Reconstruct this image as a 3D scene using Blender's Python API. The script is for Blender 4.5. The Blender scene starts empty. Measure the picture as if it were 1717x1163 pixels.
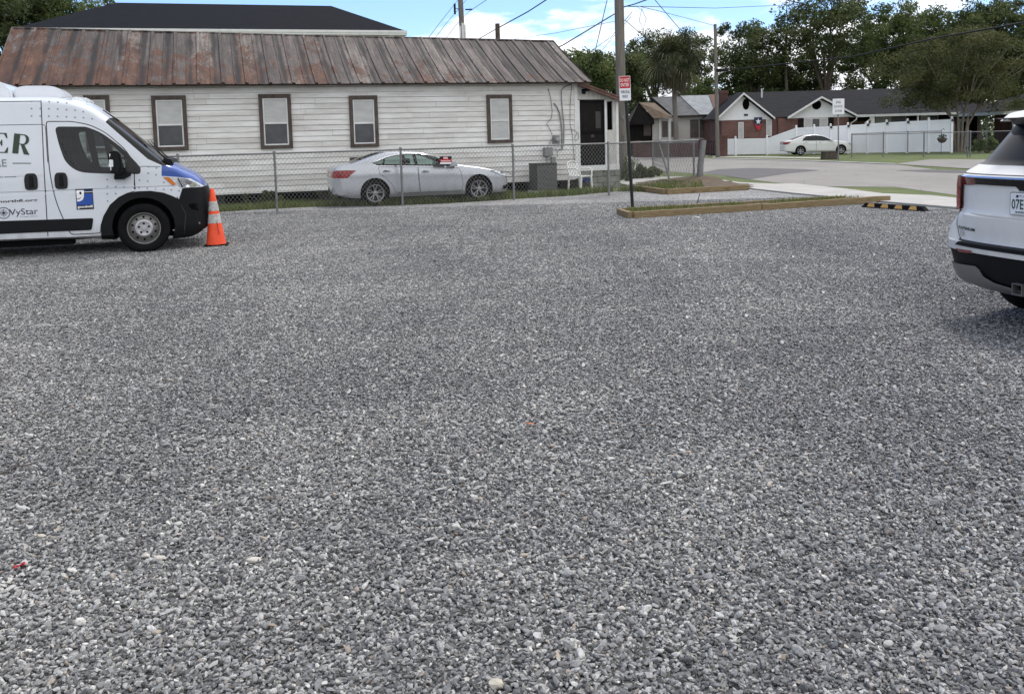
import bpy, bmesh, math, random
import numpy as np
from mathutils import Vector, Matrix, noise as mnoise
from mathutils.bvhtree import BVHTree
from math import sin, cos, pi, radians, sqrt, atan2

random.seed(7); rng = np.random.default_rng(7)
S = bpy.context.scene
C = S.collection

# ------------------------------------------------------------------ camera
F_, CX_, CY_, H_ = 1500.0, 858.5, 373.0, 1.55
PIT, ROLL = math.atan(139/1500), 0.027
f0 = Vector((0, cos(PIT), -sin(PIT))); u0 = Vector((0, sin(PIT), cos(PIT))); r0 = Vector((1, 0, 0))
RT = r0*cos(ROLL) - u0*sin(ROLL); UP = u0*cos(ROLL) + r0*sin(ROLL)
cam = bpy.data.cameras.new('camera'); co = bpy.data.objects.new('camera', cam); C.objects.link(co)
co.matrix_world = Matrix(((RT.x, UP.x, -f0.x, 0), (RT.y, UP.y, -f0.y, 0), (RT.z, UP.z, -f0.z, H_), (0, 0, 0, 1)))
cam.sensor_fit = 'HORIZONTAL'; cam.sensor_width = 36.0; cam.lens = F_/1717*36
cam.shift_y = -(581.5-CY_)/1717; cam.clip_start = 0.1; cam.clip_end = 3000
S.camera = co

# ------------------------------------------------------------------ sky and sun
SUN_EL, SUN_AZ = radians(62), radians(35)      # azimuth clockwise from +Y
W = bpy.data.worlds.new('World'); S.world = W; W.use_nodes = True
nt = W.node_tree; nt.nodes.clear(); N = nt.nodes; L = nt.links
out = N.new('ShaderNodeOutputWorld'); bg = N.new('ShaderNodeBackground'); bg.inputs[1].default_value = 0.135
sky = N.new('ShaderNodeTexSky'); sky.sky_type = 'NISHITA'; sky.sun_disc = False
sky.sun_elevation = SUN_EL; sky.sun_rotation = SUN_AZ; sky.dust_density = 0.2; sky.air_density = 1.0; sky.ozone_density = 2.0
tc = N.new('ShaderNodeTexCoord')
sx = N.new('ShaderNodeSeparateXYZ'); L.new(tc.outputs['Generated'], sx.inputs[0])
def wmath(op, a, b=None, c=None, clamp=False):
    m = N.new('ShaderNodeMath'); m.operation = op; m.use_clamp = clamp
    for i, v in enumerate((a, b, c)):
        if v is None: continue
        if isinstance(v, (int, float)): m.inputs[i].default_value = v
        else: L.new(v, m.inputs[i])
    return m.outputs[0]
# clouds on a flat layer overhead: direction / (z + small)
zz = wmath('MAXIMUM', sx.outputs[2], 0.0); zd = wmath('ADD', zz, 0.16)
px_ = wmath('DIVIDE', sx.outputs[0], zd); py_ = wmath('DIVIDE', sx.outputs[1], zd)
cb = N.new('ShaderNodeCombineXYZ'); L.new(px_, cb.inputs[0]); L.new(py_, cb.inputs[1])
n1 = N.new('ShaderNodeTexNoise'); n1.inputs['Scale'].default_value = 1.15; n1.inputs['Detail'].default_value = 9
n1.inputs['Roughness'].default_value = 0.58; n1.inputs['Distortion'].default_value = 0.25
mp = N.new('ShaderNodeMapping'); mp.inputs['Location'].default_value = (3.1, 7.3, 0.4); L.new(cb.outputs[0], mp.inputs[0]); L.new(mp.outputs[0], n1.inputs['Vector'])
# more cloud towards the right of the view, clearer to the left-front; overhead cloud added to whiten the light
bias = wmath('MULTIPLY_ADD', sx.outputs[0], 0.42, 0.015)
bias = wmath('MINIMUM', bias, 0.10)
hi = wmath('MULTIPLY_ADD', sx.outputs[2], 0.30, 0.0)
cl = wmath('ADD', n1.outputs[0], bias); cl = wmath('ADD', cl, wmath('MINIMUM', wmath('MULTIPLY', wmath('MAXIMUM', wmath('SUBTRACT', sx.outputs[2], 0.28), 0.0), 0.9), 0.16))
cl = wmath('ADD', cl, wmath('MULTIPLY', wmath('MAXIMUM', wmath('MULTIPLY', sx.outputs[1], -1.0), 0.0), 0.22))  # unseen cloud added behind the camera to make the light less blue
cl = wmath('ADD', cl, wmath('MINIMUM', wmath('MULTIPLY', wmath('MAXIMUM', wmath('SUBTRACT', wmath('MULTIPLY', sx.outputs[0], -1.0), 0.56), 0.0), 1.6), 0.22))  # unseen cloud added beyond the left edge, also to whiten the light
mr = N.new('ShaderNodeMapRange'); mr.interpolation_type = 'SMOOTHSTEP'; L.new(cl, mr.inputs[0])
mr.inputs[1].default_value = 0.50; mr.inputs[2].default_value = 0.60
n2 = N.new('ShaderNodeTexNoise'); n2.inputs['Scale'].default_value = 3.2; n2.inputs['Detail'].default_value = 6; L.new(mp.outputs[0], n2.inputs['Vector'])
cr = N.new('ShaderNodeValToRGB'); L.new(n2.outputs[0], cr.inputs[0])
cr.color_ramp.elements[0].position = 0.35; cr.color_ramp.elements[0].color = (6.2, 6.4, 6.9, 1)
cr.color_ramp.elements[1].position = 0.62; cr.color_ramp.elements[1].color = (9.6, 9.7, 10.0, 1)
tint = N.new('ShaderNodeMix'); tint.data_type = 'RGBA'; tint.blend_type = 'MULTIPLY'; tint.inputs[0].default_value = 1
L.new(sky.outputs[0], tint.inputs[6]); tint.inputs[7].default_value = (.76, .87, 1.12, 1)
mx = N.new('ShaderNodeMix'); mx.data_type = 'RGBA'; L.new(mr.outputs[0], mx.inputs[0]); L.new(tint.outputs[2], mx.inputs[6]); L.new(cr.outputs[0], mx.inputs[7])
L.new(mx.outputs[2], bg.inputs[0]); L.new(bg.outputs[0], out.inputs[0])
sl = bpy.data.lights.new('sun', 'SUN'); sl.energy = 2.0; sl.angle = radians(14); sl.color = (1, 0.96, 0.9)
so = bpy.data.objects.new('sun', sl); C.objects.link(so)
sd = Vector((sin(SUN_AZ)*cos(SUN_EL), cos(SUN_AZ)*cos(SUN_EL), sin(SUN_EL)))
so.rotation_euler = sd.to_track_quat('Z', 'Y').to_euler()
S.view_settings.view_transform = 'Standard'; S.view_settings.look = 'None'
S.view_settings.exposure = 0.38; S.view_settings.gamma = 1.0
S.render.engine = 'CYCLES'; S.cycles.max_bounces = 6; S.cycles.transparent_max_bounces = 12

# ------------------------------------------------------------------ pixel -> world planning helpers
def ray(x, y): return f0 + RT*((x-CX_)/F_) - UP*((y-CY_)/F_)
def G(x, y, z=0.0):
    d = ray(x, y); return Vector((0, 0, H_)) + d*((z-H_)/d.z)
def V(x, y, Y):
    d = ray(x, y); return Vector((0, 0, H_)) + d*(Y/d.y)
def Up(x, y, p, deg):                     # (s, z) on the vertical plane through p heading deg
    d = ray(x, y); c, s = cos(radians(deg)), sin(radians(deg)); n = Vector((-s, c, 0)); o = Vector((0, 0, H_))
    t = n.dot(Vector((p[0], p[1], 0))-o)/n.dot(d); q = o+d*t
    return (q.x-p[0])*c+(q.y-p[1])*s, q.z

# ------------------------------------------------------------------ materials
def mat(name, col, rough=0.6, metal=0.0, var=0.0, vscale=3.0, bump=0.0, bscale=30.0, spec=0.3, coat=0.0, col2=None, stretch=None, twoside=None, detail=5, emis=None):
    m = bpy.data.materials.new(name); m.use_nodes = True; t = m.node_tree; b = t.nodes['Principled BSDF']
    b.inputs['Roughness'].default_value = rough; b.inputs['Metallic'].default_value = metal
    b.inputs['Specular IOR Level'].default_value = spec; b.inputs['Coat Weight'].default_value = coat; b.inputs['Coat Roughness'].default_value = 0.04
    c = (*col, 1) if len(col) == 3 else col
    b.inputs['Base Color'].default_value = c
    tcn = t.nodes.new('ShaderNodeTexCoord'); src = tcn.outputs['Object']
    if stretch:
        mpn = t.nodes.new('ShaderNodeMapping'); mpn.inputs['Scale'].default_value = stretch; t.links.new(src, mpn.inputs[0]); src = mpn.outputs[0]
    if var > 0 or col2:
        n = t.nodes.new('ShaderNodeTexNoise'); n.inputs['Scale'].default_value = vscale; n.inputs['Detail'].default_value = detail; n.inputs['Roughness'].default_value = 0.65
        t.links.new(src, n.inputs['Vector'])
        r = t.nodes.new('ShaderNodeValToRGB'); t.links.new(n.outputs[0], r.inputs[0])
        a = r.color_ramp.elements; a[0].position = 0.32; a[1].position = 0.68
        if col2: a[0].color = (*col2, 1); a[1].color = c
        else:
            a[0].color = tuple(max(0, x*(1-var)) for x in c[:3])+(1,); a[1].color = tuple(min(1, x*(1+var)) for x in c[:3])+(1,)
        o = r.outputs[0]
    else: o = None
    if twoside:
        ge = t.nodes.new('ShaderNodeNewGeometry'); mm = t.nodes.new('ShaderNodeMix'); mm.data_type = 'RGBA'
        t.links.new(ge.outputs['Backfacing'], mm.inputs[0]); mm.inputs[6].default_value = c
        if o: t.links.new(o, mm.inputs[6])
        mm.inputs[7].default_value = (*twoside, 1); o = mm.outputs[2]
    if o: t.links.new(o, b.inputs['Base Color'])
    if bump > 0:
        n = t.nodes.new('ShaderNodeTexNoise'); n.inputs['Scale'].default_value = bscale; n.inputs['Detail'].default_value = 4; t.links.new(src, n.inputs['Vector'])
        bn = t.nodes.new('ShaderNodeBump'); bn.inputs['Strength'].default_value = bump; bn.inputs['Distance'].default_value = 0.02
        t.links.new(n.outputs[0], bn.inputs['Height']); t.links.new(bn.outputs[0], b.inputs['Normal'])
    if emis: b.inputs['Emission Color'].default_value = (*emis[:3], 1); b.inputs['Emission Strength'].default_value = emis[3]
    return m
def glassmat(name, col, trans=0.6, rough=0.03):
    m = bpy.data.materials.new(name); m.use_nodes = True; t = m.node_tree; t.nodes.clear()
    o = t.nodes.new('ShaderNodeOutputMaterial'); gl = t.nodes.new('ShaderNodeBsdfGlossy'); gl.inputs['Roughness'].default_value = rough
    tr = t.nodes.new('ShaderNodeBsdfTransparent'); tr.inputs[0].default_value = (*[c*trans for c in col], 1)
    fr = t.nodes.new('ShaderNodeFresnel'); fr.inputs[0].default_value = 1.5
    mxs = t.nodes.new('ShaderNodeMixShader'); t.links.new(fr.outputs[0], mxs.inputs[0]); t.links.new(tr.outputs[0], mxs.inputs[1]); t.links.new(gl.outputs[0], mxs.inputs[2])
    t.links.new(mxs.outputs[0], o.inputs[0]); return m

M = {}
M['van_white'] = mat('van_white', (.63, .655, .69), .32, coat=.6, var=.03, vscale=2, twoside=(.05, .05, .055))
M['suv_white'] = mat('suv_white', (.68, .66, .615), .34, coat=.15, var=.02, vscale=2, twoside=(.04, .04, .04))
M['car_white'] = mat('car_white', (.64, .64, .62), .3, coat=.7, twoside=(.05, .05, .05))
M['silver'] = mat('silver_paint', (.50, .52, .545), .26, metal=.5, coat=.6, var=.03, vscale=3, twoside=(.05, .05, .05))
M['blue'] = mat('hood_blue', (.035, .085, .33), .3, coat=.7, var=.05, vscale=3)
M['trim'] = mat('black_trim', (.0060, .0066, .008), .6, spec=.18, var=.15, vscale=8, bump=.05, bscale=200)
M['gloss_black'] = mat('gloss_black', (.008, .008, .009), .22, spec=.35)
M['seam'] = mat('panel_gap', (.03, .032, .036), .8)
M['rubber'] = mat('rubber', (.0065, .0065, .007), .85, spec=.15, var=.25, vscale=12, bump=.1, bscale=60)
M['steel'] = mat('steel_wheel', (.17, .165, .16), .45, metal=.6, var=.15, vscale=10)
M['hub'] = mat('hub_cap', (.42, .42, .43), .4, metal=.5, var=.08, vscale=12)
M['alloy'] = mat('alloy', (.30, .30, .31), .3, metal=.75)
M['chrome'] = mat('chrome', (.7, .7, .72), .12, metal=1)
M['glass_dark'] = glassmat('privacy_glass', (.10, .11, .12), .9)
M['glass_mid'] = glassmat('tinted_glass', (.50, .56, .55), 1.0)
M['glass_green'] = glassmat('green_glass', (.62, .74, .71), 1.0)
M['glass_clear'] = glassmat('lamp_lens', (.85, .87, .9), 1.0)
M['interior'] = mat('interior', (.009, .009, .010), .9, spec=.1)
M['red_lens'] = mat('red_lens', (.24, .012, .014), .2, coat=.4, var=.3, vscale=9)
M['dark_lens'] = mat('dark_red_lens', (.13, .010, .013), .12, coat=.8)
M['amber'] = mat('amber_lens', (.55, .16, .02), .2, coat=.5)
M['reflector'] = mat('lamp_reflector', (.62, .64, .66), .18, metal=.8, var=.2, vscale=20)
M['satin'] = mat('satin_silver', (.22, .215, .21), .4, metal=.5)
M['ink_navy'] = mat('lettering_navy', (.02, .03, .07), .5)
M['ink_green'] = mat('lettering_green', (.035, .055, .035), .5)
M['ink_grey'] = mat('lettering_grey', (.20, .24, .24), .5)
M['ink_black'] = mat('lettering_black', (.012, .012, .015), .5)
M['ink_white'] = mat('lettering_white', (.8, .8, .8), .5)
M['dot'] = mat('dot_grey_blue', (.20, .25, .33), .5)
M['logo_blue'] = mat('logo_blue', (.02, .075, .33), .4)
M['galv'] = mat('galvanised', (.19, .19, .188), .55, metal=.3, var=.2, vscale=14)
M['post_green'] = mat('sign_post_black', (.012, .014, .013), .5, var=.2, vscale=10)
M['sign_white'] = mat('sign_white', (.72, .73, .74), .45, var=.04, vscale=8)
M['sign_red'] = mat('sign_red', (.45, .02, .03), .45, var=.08, vscale=8)
M['sign_back'] = mat('sign_back', (.3, .3, .3), .5, metal=.5)
M['pole'] = mat('pole_wood', (.205, .185, .16), .85, col2=(.11, .098, .085), vscale=2.2, stretch=(14, 14, .7), bump=.35, bscale=9)
M['wire'] = mat('wire', (.012, .012, .013), .7, spec=.1)
M['timber'] = mat('timber', (.27, .20, .108), .8, col2=(.15, .112, .058), vscale=4, stretch=(1.2, 10, 10), bump=.3, bscale=25)
M['cone'] = mat('cone_orange', (.80, .085, .03), .5, var=.12, vscale=9)
M['cone_white'] = mat('reflective_band', (.58, .56, .54), .5, col2=(.27, .26, .25), vscale=22)
M['yellow'] = mat('stop_yellow', (.50, .29, .09), .6, var=.15, vscale=14)
M['conc_old'] = mat('old_concrete', (.22, .208, .19), .9, var=.15, vscale=.8, bump=.1, bscale=60, detail=8)
M['conc'] = mat('concrete', (.37, .355, .33), .9, var=.12, vscale=1.3, bump=.1, bscale=60, detail=8)
M['plastic_white'] = mat('plastic_white', (.74, .73, .70), .5, var=.05, vscale=5)
M['vinyl'] = mat('vinyl', (.78, .785, .79), .4, var=.03, vscale=2)
M['white_trim'] = mat('white_trim', (.66, .66, .64), .6, var=.08, vscale=4)
M['brown_frame'] = mat('weathered_frame', (.115, .092, .08), .85, col2=(.05, .037, .032), vscale=3, stretch=(4, 4, 1), bump=.2, bscale=30)
M['blind'] = mat('window_blind', (.43, .43, .415), .35, spec=.5, var=.14, vscale=2.2, stretch=(1, 1, 3))
M['screen'] = mat('insect_screen', (.055, .055, .06), .22, spec=.5, var=.35, vscale=2.5)
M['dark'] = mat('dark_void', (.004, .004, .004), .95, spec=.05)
M['ac'] = mat('ac_grille', (.050, .048, .046), .7, var=.2, vscale=6)
M['block'] = mat('old_block', (.30, .295, .27), .95, col2=(.09, .10, .075), vscale=2.6, bump=.4, bscale=25, detail=9)
M['meter'] = mat('meter_grey', (.22, .22, .22), .5, metal=.4, var=.15, vscale=12)
M['blue_tub'] = mat('blue_plastic', (.02, .05, .16), .5)
M['shingle_dark'] = mat('shingle_dark', (.0095, .0105, .014), .95, spec=.1, var=.3, vscale=2.0, stretch=(1, 1, 12), bump=.3, bscale=30, detail=8)
M['shingle'] = mat('shingle_grey', (.021, .021, .024), .95, spec=.12, var=.25, vscale=1.5, stretch=(1, 1, 8), bump=.3, bscale=30, detail=8)
M['roof_brown'] = mat('roof_brown', (.17, .125, .085), .9, col2=(.075, .055, .045), vscale=2.2, bump=.3, bscale=20, detail=8)
M['roof_slate'] = mat('roof_patched', (.125, .13, .135), .85, col2=(.055, .055, .055), vscale=1.6, stretch=(1, 1, 5), bump=.3, bscale=20, detail=8)
M['tarp'] = mat('roof_tarp', (.19, .215, .24), .6, col2=(.10, .11, .12), vscale=1.2, bump=.5, bscale=5)
M['door_shade_dark'] = mat('door_shade_dark', (.016, .014, .013), .85, spec=.1, var=.4, vscale=2.4, stretch=(10, 1, 1))
M['bark'] = mat('bark', (.105, .085, .068), .95, col2=(.05, .042, .034), vscale=3, stretch=(3, 3, .8), bump=.5, bscale=12)
M['bark_pale'] = mat('bark_pale', (.26, .22, .18), .9, col2=(.13, .11, .09), vscale=3, stretch=(3, 3, 1), bump=.3, bscale=12)
M['soil'] = mat('soil', (.13, .095, .065), .98, col2=(.07, .055, .038), vscale=5, bump=.5, bscale=40, detail=8)
def nodes(name):
    m = bpy.data.materials.new(name); m.use_nodes = True; t = m.node_tree; return m, t, t.nodes['Principled BSDF']
def tn(t, typ, **kw):
    n = t.nodes.new(typ)
    for k, v in kw.items():
        if k.startswith('_'): setattr(n, k[1:], v)
        else: n.inputs[k.replace('_', ' ')].default_value = v
    return n
def ramp(t, src, stops):
    r = t.nodes.new('ShaderNodeValToRGB'); t.links.new(src, r.inputs[0]); e = r.color_ramp.elements
    while len(e) < len(stops): e.new(0.5)
    for i, (p, c) in enumerate(stops): e[i].position = p; e[i].color = (*c, 1)
    return r.outputs[0]
def mixc(t, fac, a, b, blend='MIX'):
    m = t.nodes.new('ShaderNodeMix'); m.data_type = 'RGBA'; m.blend_type = blend
    for s, v in ((0, fac), (6, a), (7, b)):
        if isinstance(v, (int, float)): m.inputs[s].default_value = v
        elif isinstance(v, tuple): m.inputs[s].default_value = (*v, 1)
        else: t.links.new(v, m.inputs[s])
    return m.outputs[2]
def mth(t, op, a, b=0.0, clamp=False):
    m = t.nodes.new('ShaderNodeMath'); m.operation = op; m.use_clamp = clamp
    for i, v in enumerate((a, b)):
        if isinstance(v, (int, float)): m.inputs[i].default_value = v
        else: t.links.new(v, m.inputs[i])
    return m.outputs[0]
def mapn(t, src, scale, loc=(0, 0, 0)):
    n = t.nodes.new('ShaderNodeMapping'); n.inputs['Scale'].default_value = scale; n.inputs['Location'].default_value = loc
    t.links.new(src, n.inputs[0]); return n.outputs[0]
def bump(t, b, h, strength, dist=0.02):
    n = t.nodes.new('ShaderNodeBump'); n.inputs['Strength'].default_value = strength; n.inputs['Distance'].default_value = dist
    t.links.new(h, n.inputs['Height']); t.links.new(n.outputs[0], b.inputs['Normal'])

STONE = [(0.0, (.066, .067, .068)), (.20, (.118, .119, .120)), (.45, (.185, .186, .186)), (.66, (.265, .265, .263)), (.82, (.36, .358, .35)), (.92, (.48, .47, .45)), (1.0, (.64, .62, .58))]
def patch_factor(t):      # slow dusty / darker variation across the lot, world space
    g = t.nodes.new('ShaderNodeNewGeometry'); v = mapn(t, g.outputs['Position'], (.55, .28, 1))
    n = tn(t, 'ShaderNodeTexNoise', Scale=1.0, Detail=5.0, Roughness=.6); t.links.new(v, n.inputs['Vector'])
    n2 = tn(t, 'ShaderNodeTexNoise', Scale=1.0, Detail=3.0, Roughness=.5, Distortion=1.6); t.links.new(mapn(t, g.outputs['Position'], (.35, 1.1, 1), (4, 2, 0)), n2.inputs['Vector'])
    return mixc(t, 1.0, ramp(t, n.outputs[0], [(.30, (.76, .762, .768)), (.70, (1.22, 1.20, 1.17))]), ramp(t, n2.outputs[0], [(.36, (.86, .86, .87)), (.62, (1.06, 1.06, 1.05))]), 'MULTIPLY')
m, t, b = nodes('gravel_stones'); M['stones'] = m
at = t.nodes.new('ShaderNodeAttribute'); at.attribute_name = 'stone'
c = ramp(t, at.outputs['Fac'], STONE)
g = t.nodes.new('ShaderNodeTexCoord'); n = tn(t, 'ShaderNodeTexNoise', Scale=160.0, Detail=3.0); t.links.new(g.outputs['Object'], n.inputs['Vector'])
c = mixc(t, 1.0, c, ramp(t, n.outputs[0], [(.3, (.70, .70, .70)), (.7, (1.28, 1.28, 1.28))]), 'MULTIPLY')
at2 = t.nodes.new('ShaderNodeAttribute'); at2.attribute_name = 'tan'
c = mixc(t, mth(t, 'MULTIPLY', at2.outputs['Fac'], .8), c, (.36, .295, .235))
c = mixc(t, 1.0, c, patch_factor(t), 'MULTIPLY'); t.links.new(c, b.inputs['Base Color']); b.inputs['Roughness'].default_value = .75

m, t, b = nodes('gravel_sheet'); M['gravel'] = m
g = t.nodes.new('ShaderNodeNewGeometry')
v1 = tn(t, 'ShaderNodeTexVoronoi', Scale=46.0); v1.inputs['Randomness'].default_value = 1; t.links.new(g.outputs['Position'], v1.inputs['Vector'])
sp = t.nodes.new('ShaderNodeSeparateColor'); t.links.new(v1.outputs['Color'], sp.inputs[0])
c = ramp(t, sp.outputs[0], STONE)
n0 = tn(t, 'ShaderNodeTexNoise', Scale=17.0, Detail=6.0, Roughness=.8); t.links.new(g.outputs['Position'], n0.inputs['Vector'])
c = mixc(t, 1.0, c, ramp(t, n0.outputs[0], [(.32, (.55, .55, .55)), (.70, (1.5, 1.5, 1.5))]), 'MULTIPLY')
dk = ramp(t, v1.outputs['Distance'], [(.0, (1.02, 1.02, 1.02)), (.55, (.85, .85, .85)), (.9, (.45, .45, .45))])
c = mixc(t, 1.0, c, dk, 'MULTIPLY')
n4 = tn(t, 'ShaderNodeTexNoise', Scale=2.2, Detail=7.0, Roughness=.7); t.links.new(g.outputs['Position'], n4.inputs['Vector'])
c = mixc(t, ramp(t, n4.outputs[0], [(.56, (0, 0, 0)), (.75, (.30, .30, .30))]), c, (.25, .22, .18))
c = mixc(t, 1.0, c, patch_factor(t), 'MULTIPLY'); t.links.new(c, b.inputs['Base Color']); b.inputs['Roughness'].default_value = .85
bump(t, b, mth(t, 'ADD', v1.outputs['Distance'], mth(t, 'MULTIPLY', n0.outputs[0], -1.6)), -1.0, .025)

m, t, b = nodes('asphalt'); M['asphalt'] = m
g = t.nodes.new('ShaderNodeNewGeometry'); n = tn(t, 'ShaderNodeTexNoise', Scale=.5, Detail=8.0, Roughness=.7); t.links.new(mapn(t, g.outputs['Position'], (1, .5, 1)), n.inputs['Vector'])
c = ramp(t, n.outputs[0], [(.3, (.185, .172, .155)), (.7, (.25, .233, .213))])
n2 = tn(t, 'ShaderNodeTexNoise', Scale=60.0, Detail=3.0); t.links.new(g.outputs['Position'], n2.inputs['Vector'])
c = mixc(t, 1.0, c, ramp(t, n2.outputs[0], [(.3, (.85, .85, .85)), (.7, (1.12, 1.12, 1.12))]), 'MULTIPLY')
v = tn(t, 'ShaderNodeTexVoronoi', Scale=.55); v.feature = 'DISTANCE_TO_EDGE'; t.links.new(g.outputs['Position'], v.inputs['Vector'])
c = mixc(t, ramp(t, v.outputs[0], [(.0, (.5, .5, .5)), (.012, (0, 0, 0))]), c, (.10, .09, .085)); t.links.new(c, b.inputs['Base Color']); b.inputs['Roughness'].default_value = .9
bump(t, b, n2.outputs[0], .4, .01)
M['asphalt_new'] = mat('asphalt_patch', (.105, .10, .10), .9, var=.12, vscale=1.2, bump=.2, bscale=60)

m, t, b = nodes('grass_ground'); M['lawn'] = m
g = t.nodes.new('ShaderNodeNewGeometry'); n = tn(t, 'ShaderNodeTexNoise', Scale=.6, Detail=9.0, Roughness=.72); t.links.new(g.outputs['Position'], n.inputs['Vector'])
c = ramp(t, n.outputs[0], [(.30, (.055, .075, .020)), (.52, (.095, .125, .034)), (.72, (.165, .165, .06))])
n2 = tn(t, 'ShaderNodeTexNoise', Scale=35.0, Detail=4.0); t.links.new(g.outputs['Position'], n2.inputs['Vector'])
c = mixc(t, 1.0, c, ramp(t, n2.outputs[0], [(.3, (.6, .6, .6)), (.7, (1.35, 1.35, 1.35))]), 'MULTIPLY'); t.links.new(c, b.inputs['Base Color']); b.inputs['Roughness'].default_value = .95
bump(t, b, n2.outputs[0], .8, .05)

def leafmat(name, stops, trans=.42):
    m = bpy.data.materials.new(name); m.use_nodes = True; t = m.node_tree; t.nodes.clear()
    o = t.nodes.new('ShaderNodeOutputMaterial'); at = t.nodes.new('ShaderNodeAttribute'); at.attribute_name = 'leaf'
    c = ramp(t, at.outputs['Fac'], stops); d = t.nodes.new('ShaderNodeBsdfPrincipled'); d.inputs['Roughness'].default_value = .6; d.inputs['Specular IOR Level'].default_value = .3
    tr = t.nodes.new('ShaderNodeBsdfTranslucent'); t.links.new(c, d.inputs['Base Color']); t.links.new(c, tr.inputs[0])
    x = t.nodes.new('ShaderNodeMixShader'); x.inputs[0].default_value = trans; t.links.new(d.outputs[0], x.inputs[1]); t.links.new(tr.outputs[0], x.inputs[2]); t.links.new(x.outputs[0], o.inputs[0]); return m
M['leaf_dark'] = leafmat('oak_leaves', [(0, (.026, .040, .014)), (.6, (.068, .090, .030)), (1, (.155, .175, .065))])
M['leaf_mid'] = leafmat('broad_leaves', [(0, (.034, .054, .016)), (.6, (.088, .122, .034)), (1, (.19, .22, .075))])
M['leaf_olive'] = leafmat('myrtle_leaves', [(0, (.034, .044, .014)), (.6, (.078, .088, .030)), (1, (.16, .145, .055))])
M['palm_leaf'] = leafmat('palm_fronds', [(0, (.022, .030, .012)), (.6, (.075, .085, .035)), (1, (.20, .19, .10))])
M['palm_dead'] = leafmat('palm_thatch', [(0, (.10, .08, .055)), (1, (.22, .18, .12))])
M['blade'] = leafmat('grass_blades', [(0, (.050, .075, .016)), (.6, (.105, .145, .032)), (.9, (.19, .205, .06)), (1, (.32, .27, .14))])

m, t, b = nodes('painted_siding'); M['siding'] = m
tcn = t.nodes.new('ShaderNodeTexCoord'); o_ = tcn.outputs['Object']
sp = t.nodes.new('ShaderNodeSeparateXYZ'); t.links.new(o_, sp.inputs[0])
row = mth(t, 'FLOOR', mth(t, 'DIVIDE', sp.outputs[2], .15)); seg = mth(t, 'FLOOR', mth(t, 'DIVIDE', mth(t, 'ADD', sp.outputs[0], mth(t, 'MULTIPLY', row, 1.37)), 3.1))
cb_ = t.nodes.new('ShaderNodeCombineXYZ'); t.links.new(row, cb_.inputs[0]); t.links.new(seg, cb_.inputs[1])
wn = t.nodes.new('ShaderNodeTexWhiteNoise'); t.links.new(cb_.outputs[0], wn.inputs[0])
c = ramp(t, wn.outputs['Value'], [(0, (.62, .605, .58)), (.5, (.71, .695, .67)), (1, (.77, .76, .74))])
n = tn(t, 'ShaderNodeTexNoise', Scale=1.6, Detail=9.0, Roughness=.72); t.links.new(mapn(t, o_, (.5, .5, 3.5)), n.inputs['Vector'])
c = mixc(t, 1.0, c, ramp(t, n.outputs[0], [(.34, (.74, .72, .69)), (.6, (1.03, 1.03, 1.03))]), 'MULTIPLY')
n3 = tn(t, 'ShaderNodeTexNoise', Scale=9.0, Detail=8.0, Roughness=.8); t.links.new(mapn(t, o_, (.6, 1, 3)), n3.inputs['Vector'])
c = mixc(t, ramp(t, n3.outputs[0], [(.64, (0, 0, 0)), (.74, (.55, .55, .55))]), c, (.24, .215, .19)); t.links.new(c, b.inputs['Base Color']); b.inputs['Roughness'].default_value = .75
n5 = tn(t, 'ShaderNodeTexNoise', Scale=8.0, Detail=5.0); t.links.new(mapn(t, o_, (1, 1, 12)), n5.inputs['Vector']); bump(t, b, n5.outputs[0], .25, .01)

m, t, b = nodes('rusted_roof'); M['rust'] = m
tcn = t.nodes.new('ShaderNodeTexCoord'); o_ = tcn.outputs['Object']; sp = t.nodes.new('ShaderNodeSeparateXYZ'); t.links.new(o_, sp.inputs[0])
pan = mth(t, 'FLOOR', mth(t, 'DIVIDE', sp.outputs[0], .61)); wn = t.nodes.new('ShaderNodeTexWhiteNoise'); wn.noise_dimensions = '1D'; t.links.new(pan, wn.inputs['W'])
base = ramp(t, wn.outputs['Value'], [(0, (.075, .064, .059)), (.4, (.115, .100, .092)), (.75, (.165, .148, .136)), (1, (.09, .078, .07))])
n = tn(t, 'ShaderNodeTexNoise', Scale=2.2, Detail=10.0, Roughness=.75); t.links.new(mapn(t, o_, (2.2, .5, .5)), n.inputs['Vector'])
n8 = tn(t, 'ShaderNodeTexNoise', Scale=1.6, Detail=8.0, Roughness=.7); t.links.new(mapn(t, o_, (9, .35, .35), (1, 7, 0)), n8.inputs['Vector'])
base = mixc(t, 1.0, base, ramp(t, n8.outputs[0], [(.34, (.52, .50, .49)), (.52, (1, 1, 1)), (.68, (1.6, 1.58, 1.55))]), 'MULTIPLY')
base = mixc(t, 1.0, base, ramp(t, n.outputs[0], [(.30, (.50, .48, .47)), (.5, (1, .98, .97)), (.72, (1.6, 1.56, 1.52))]), 'MULTIPLY')
n2 = tn(t, 'ShaderNodeTexNoise', Scale=1.9, Detail=11.0, Roughness=.78, Distortion=.4); t.links.new(mapn(t, o_, (1.6, .8, 1.0), (3, 1, 0)), n2.inputs['Vector'])
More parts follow.
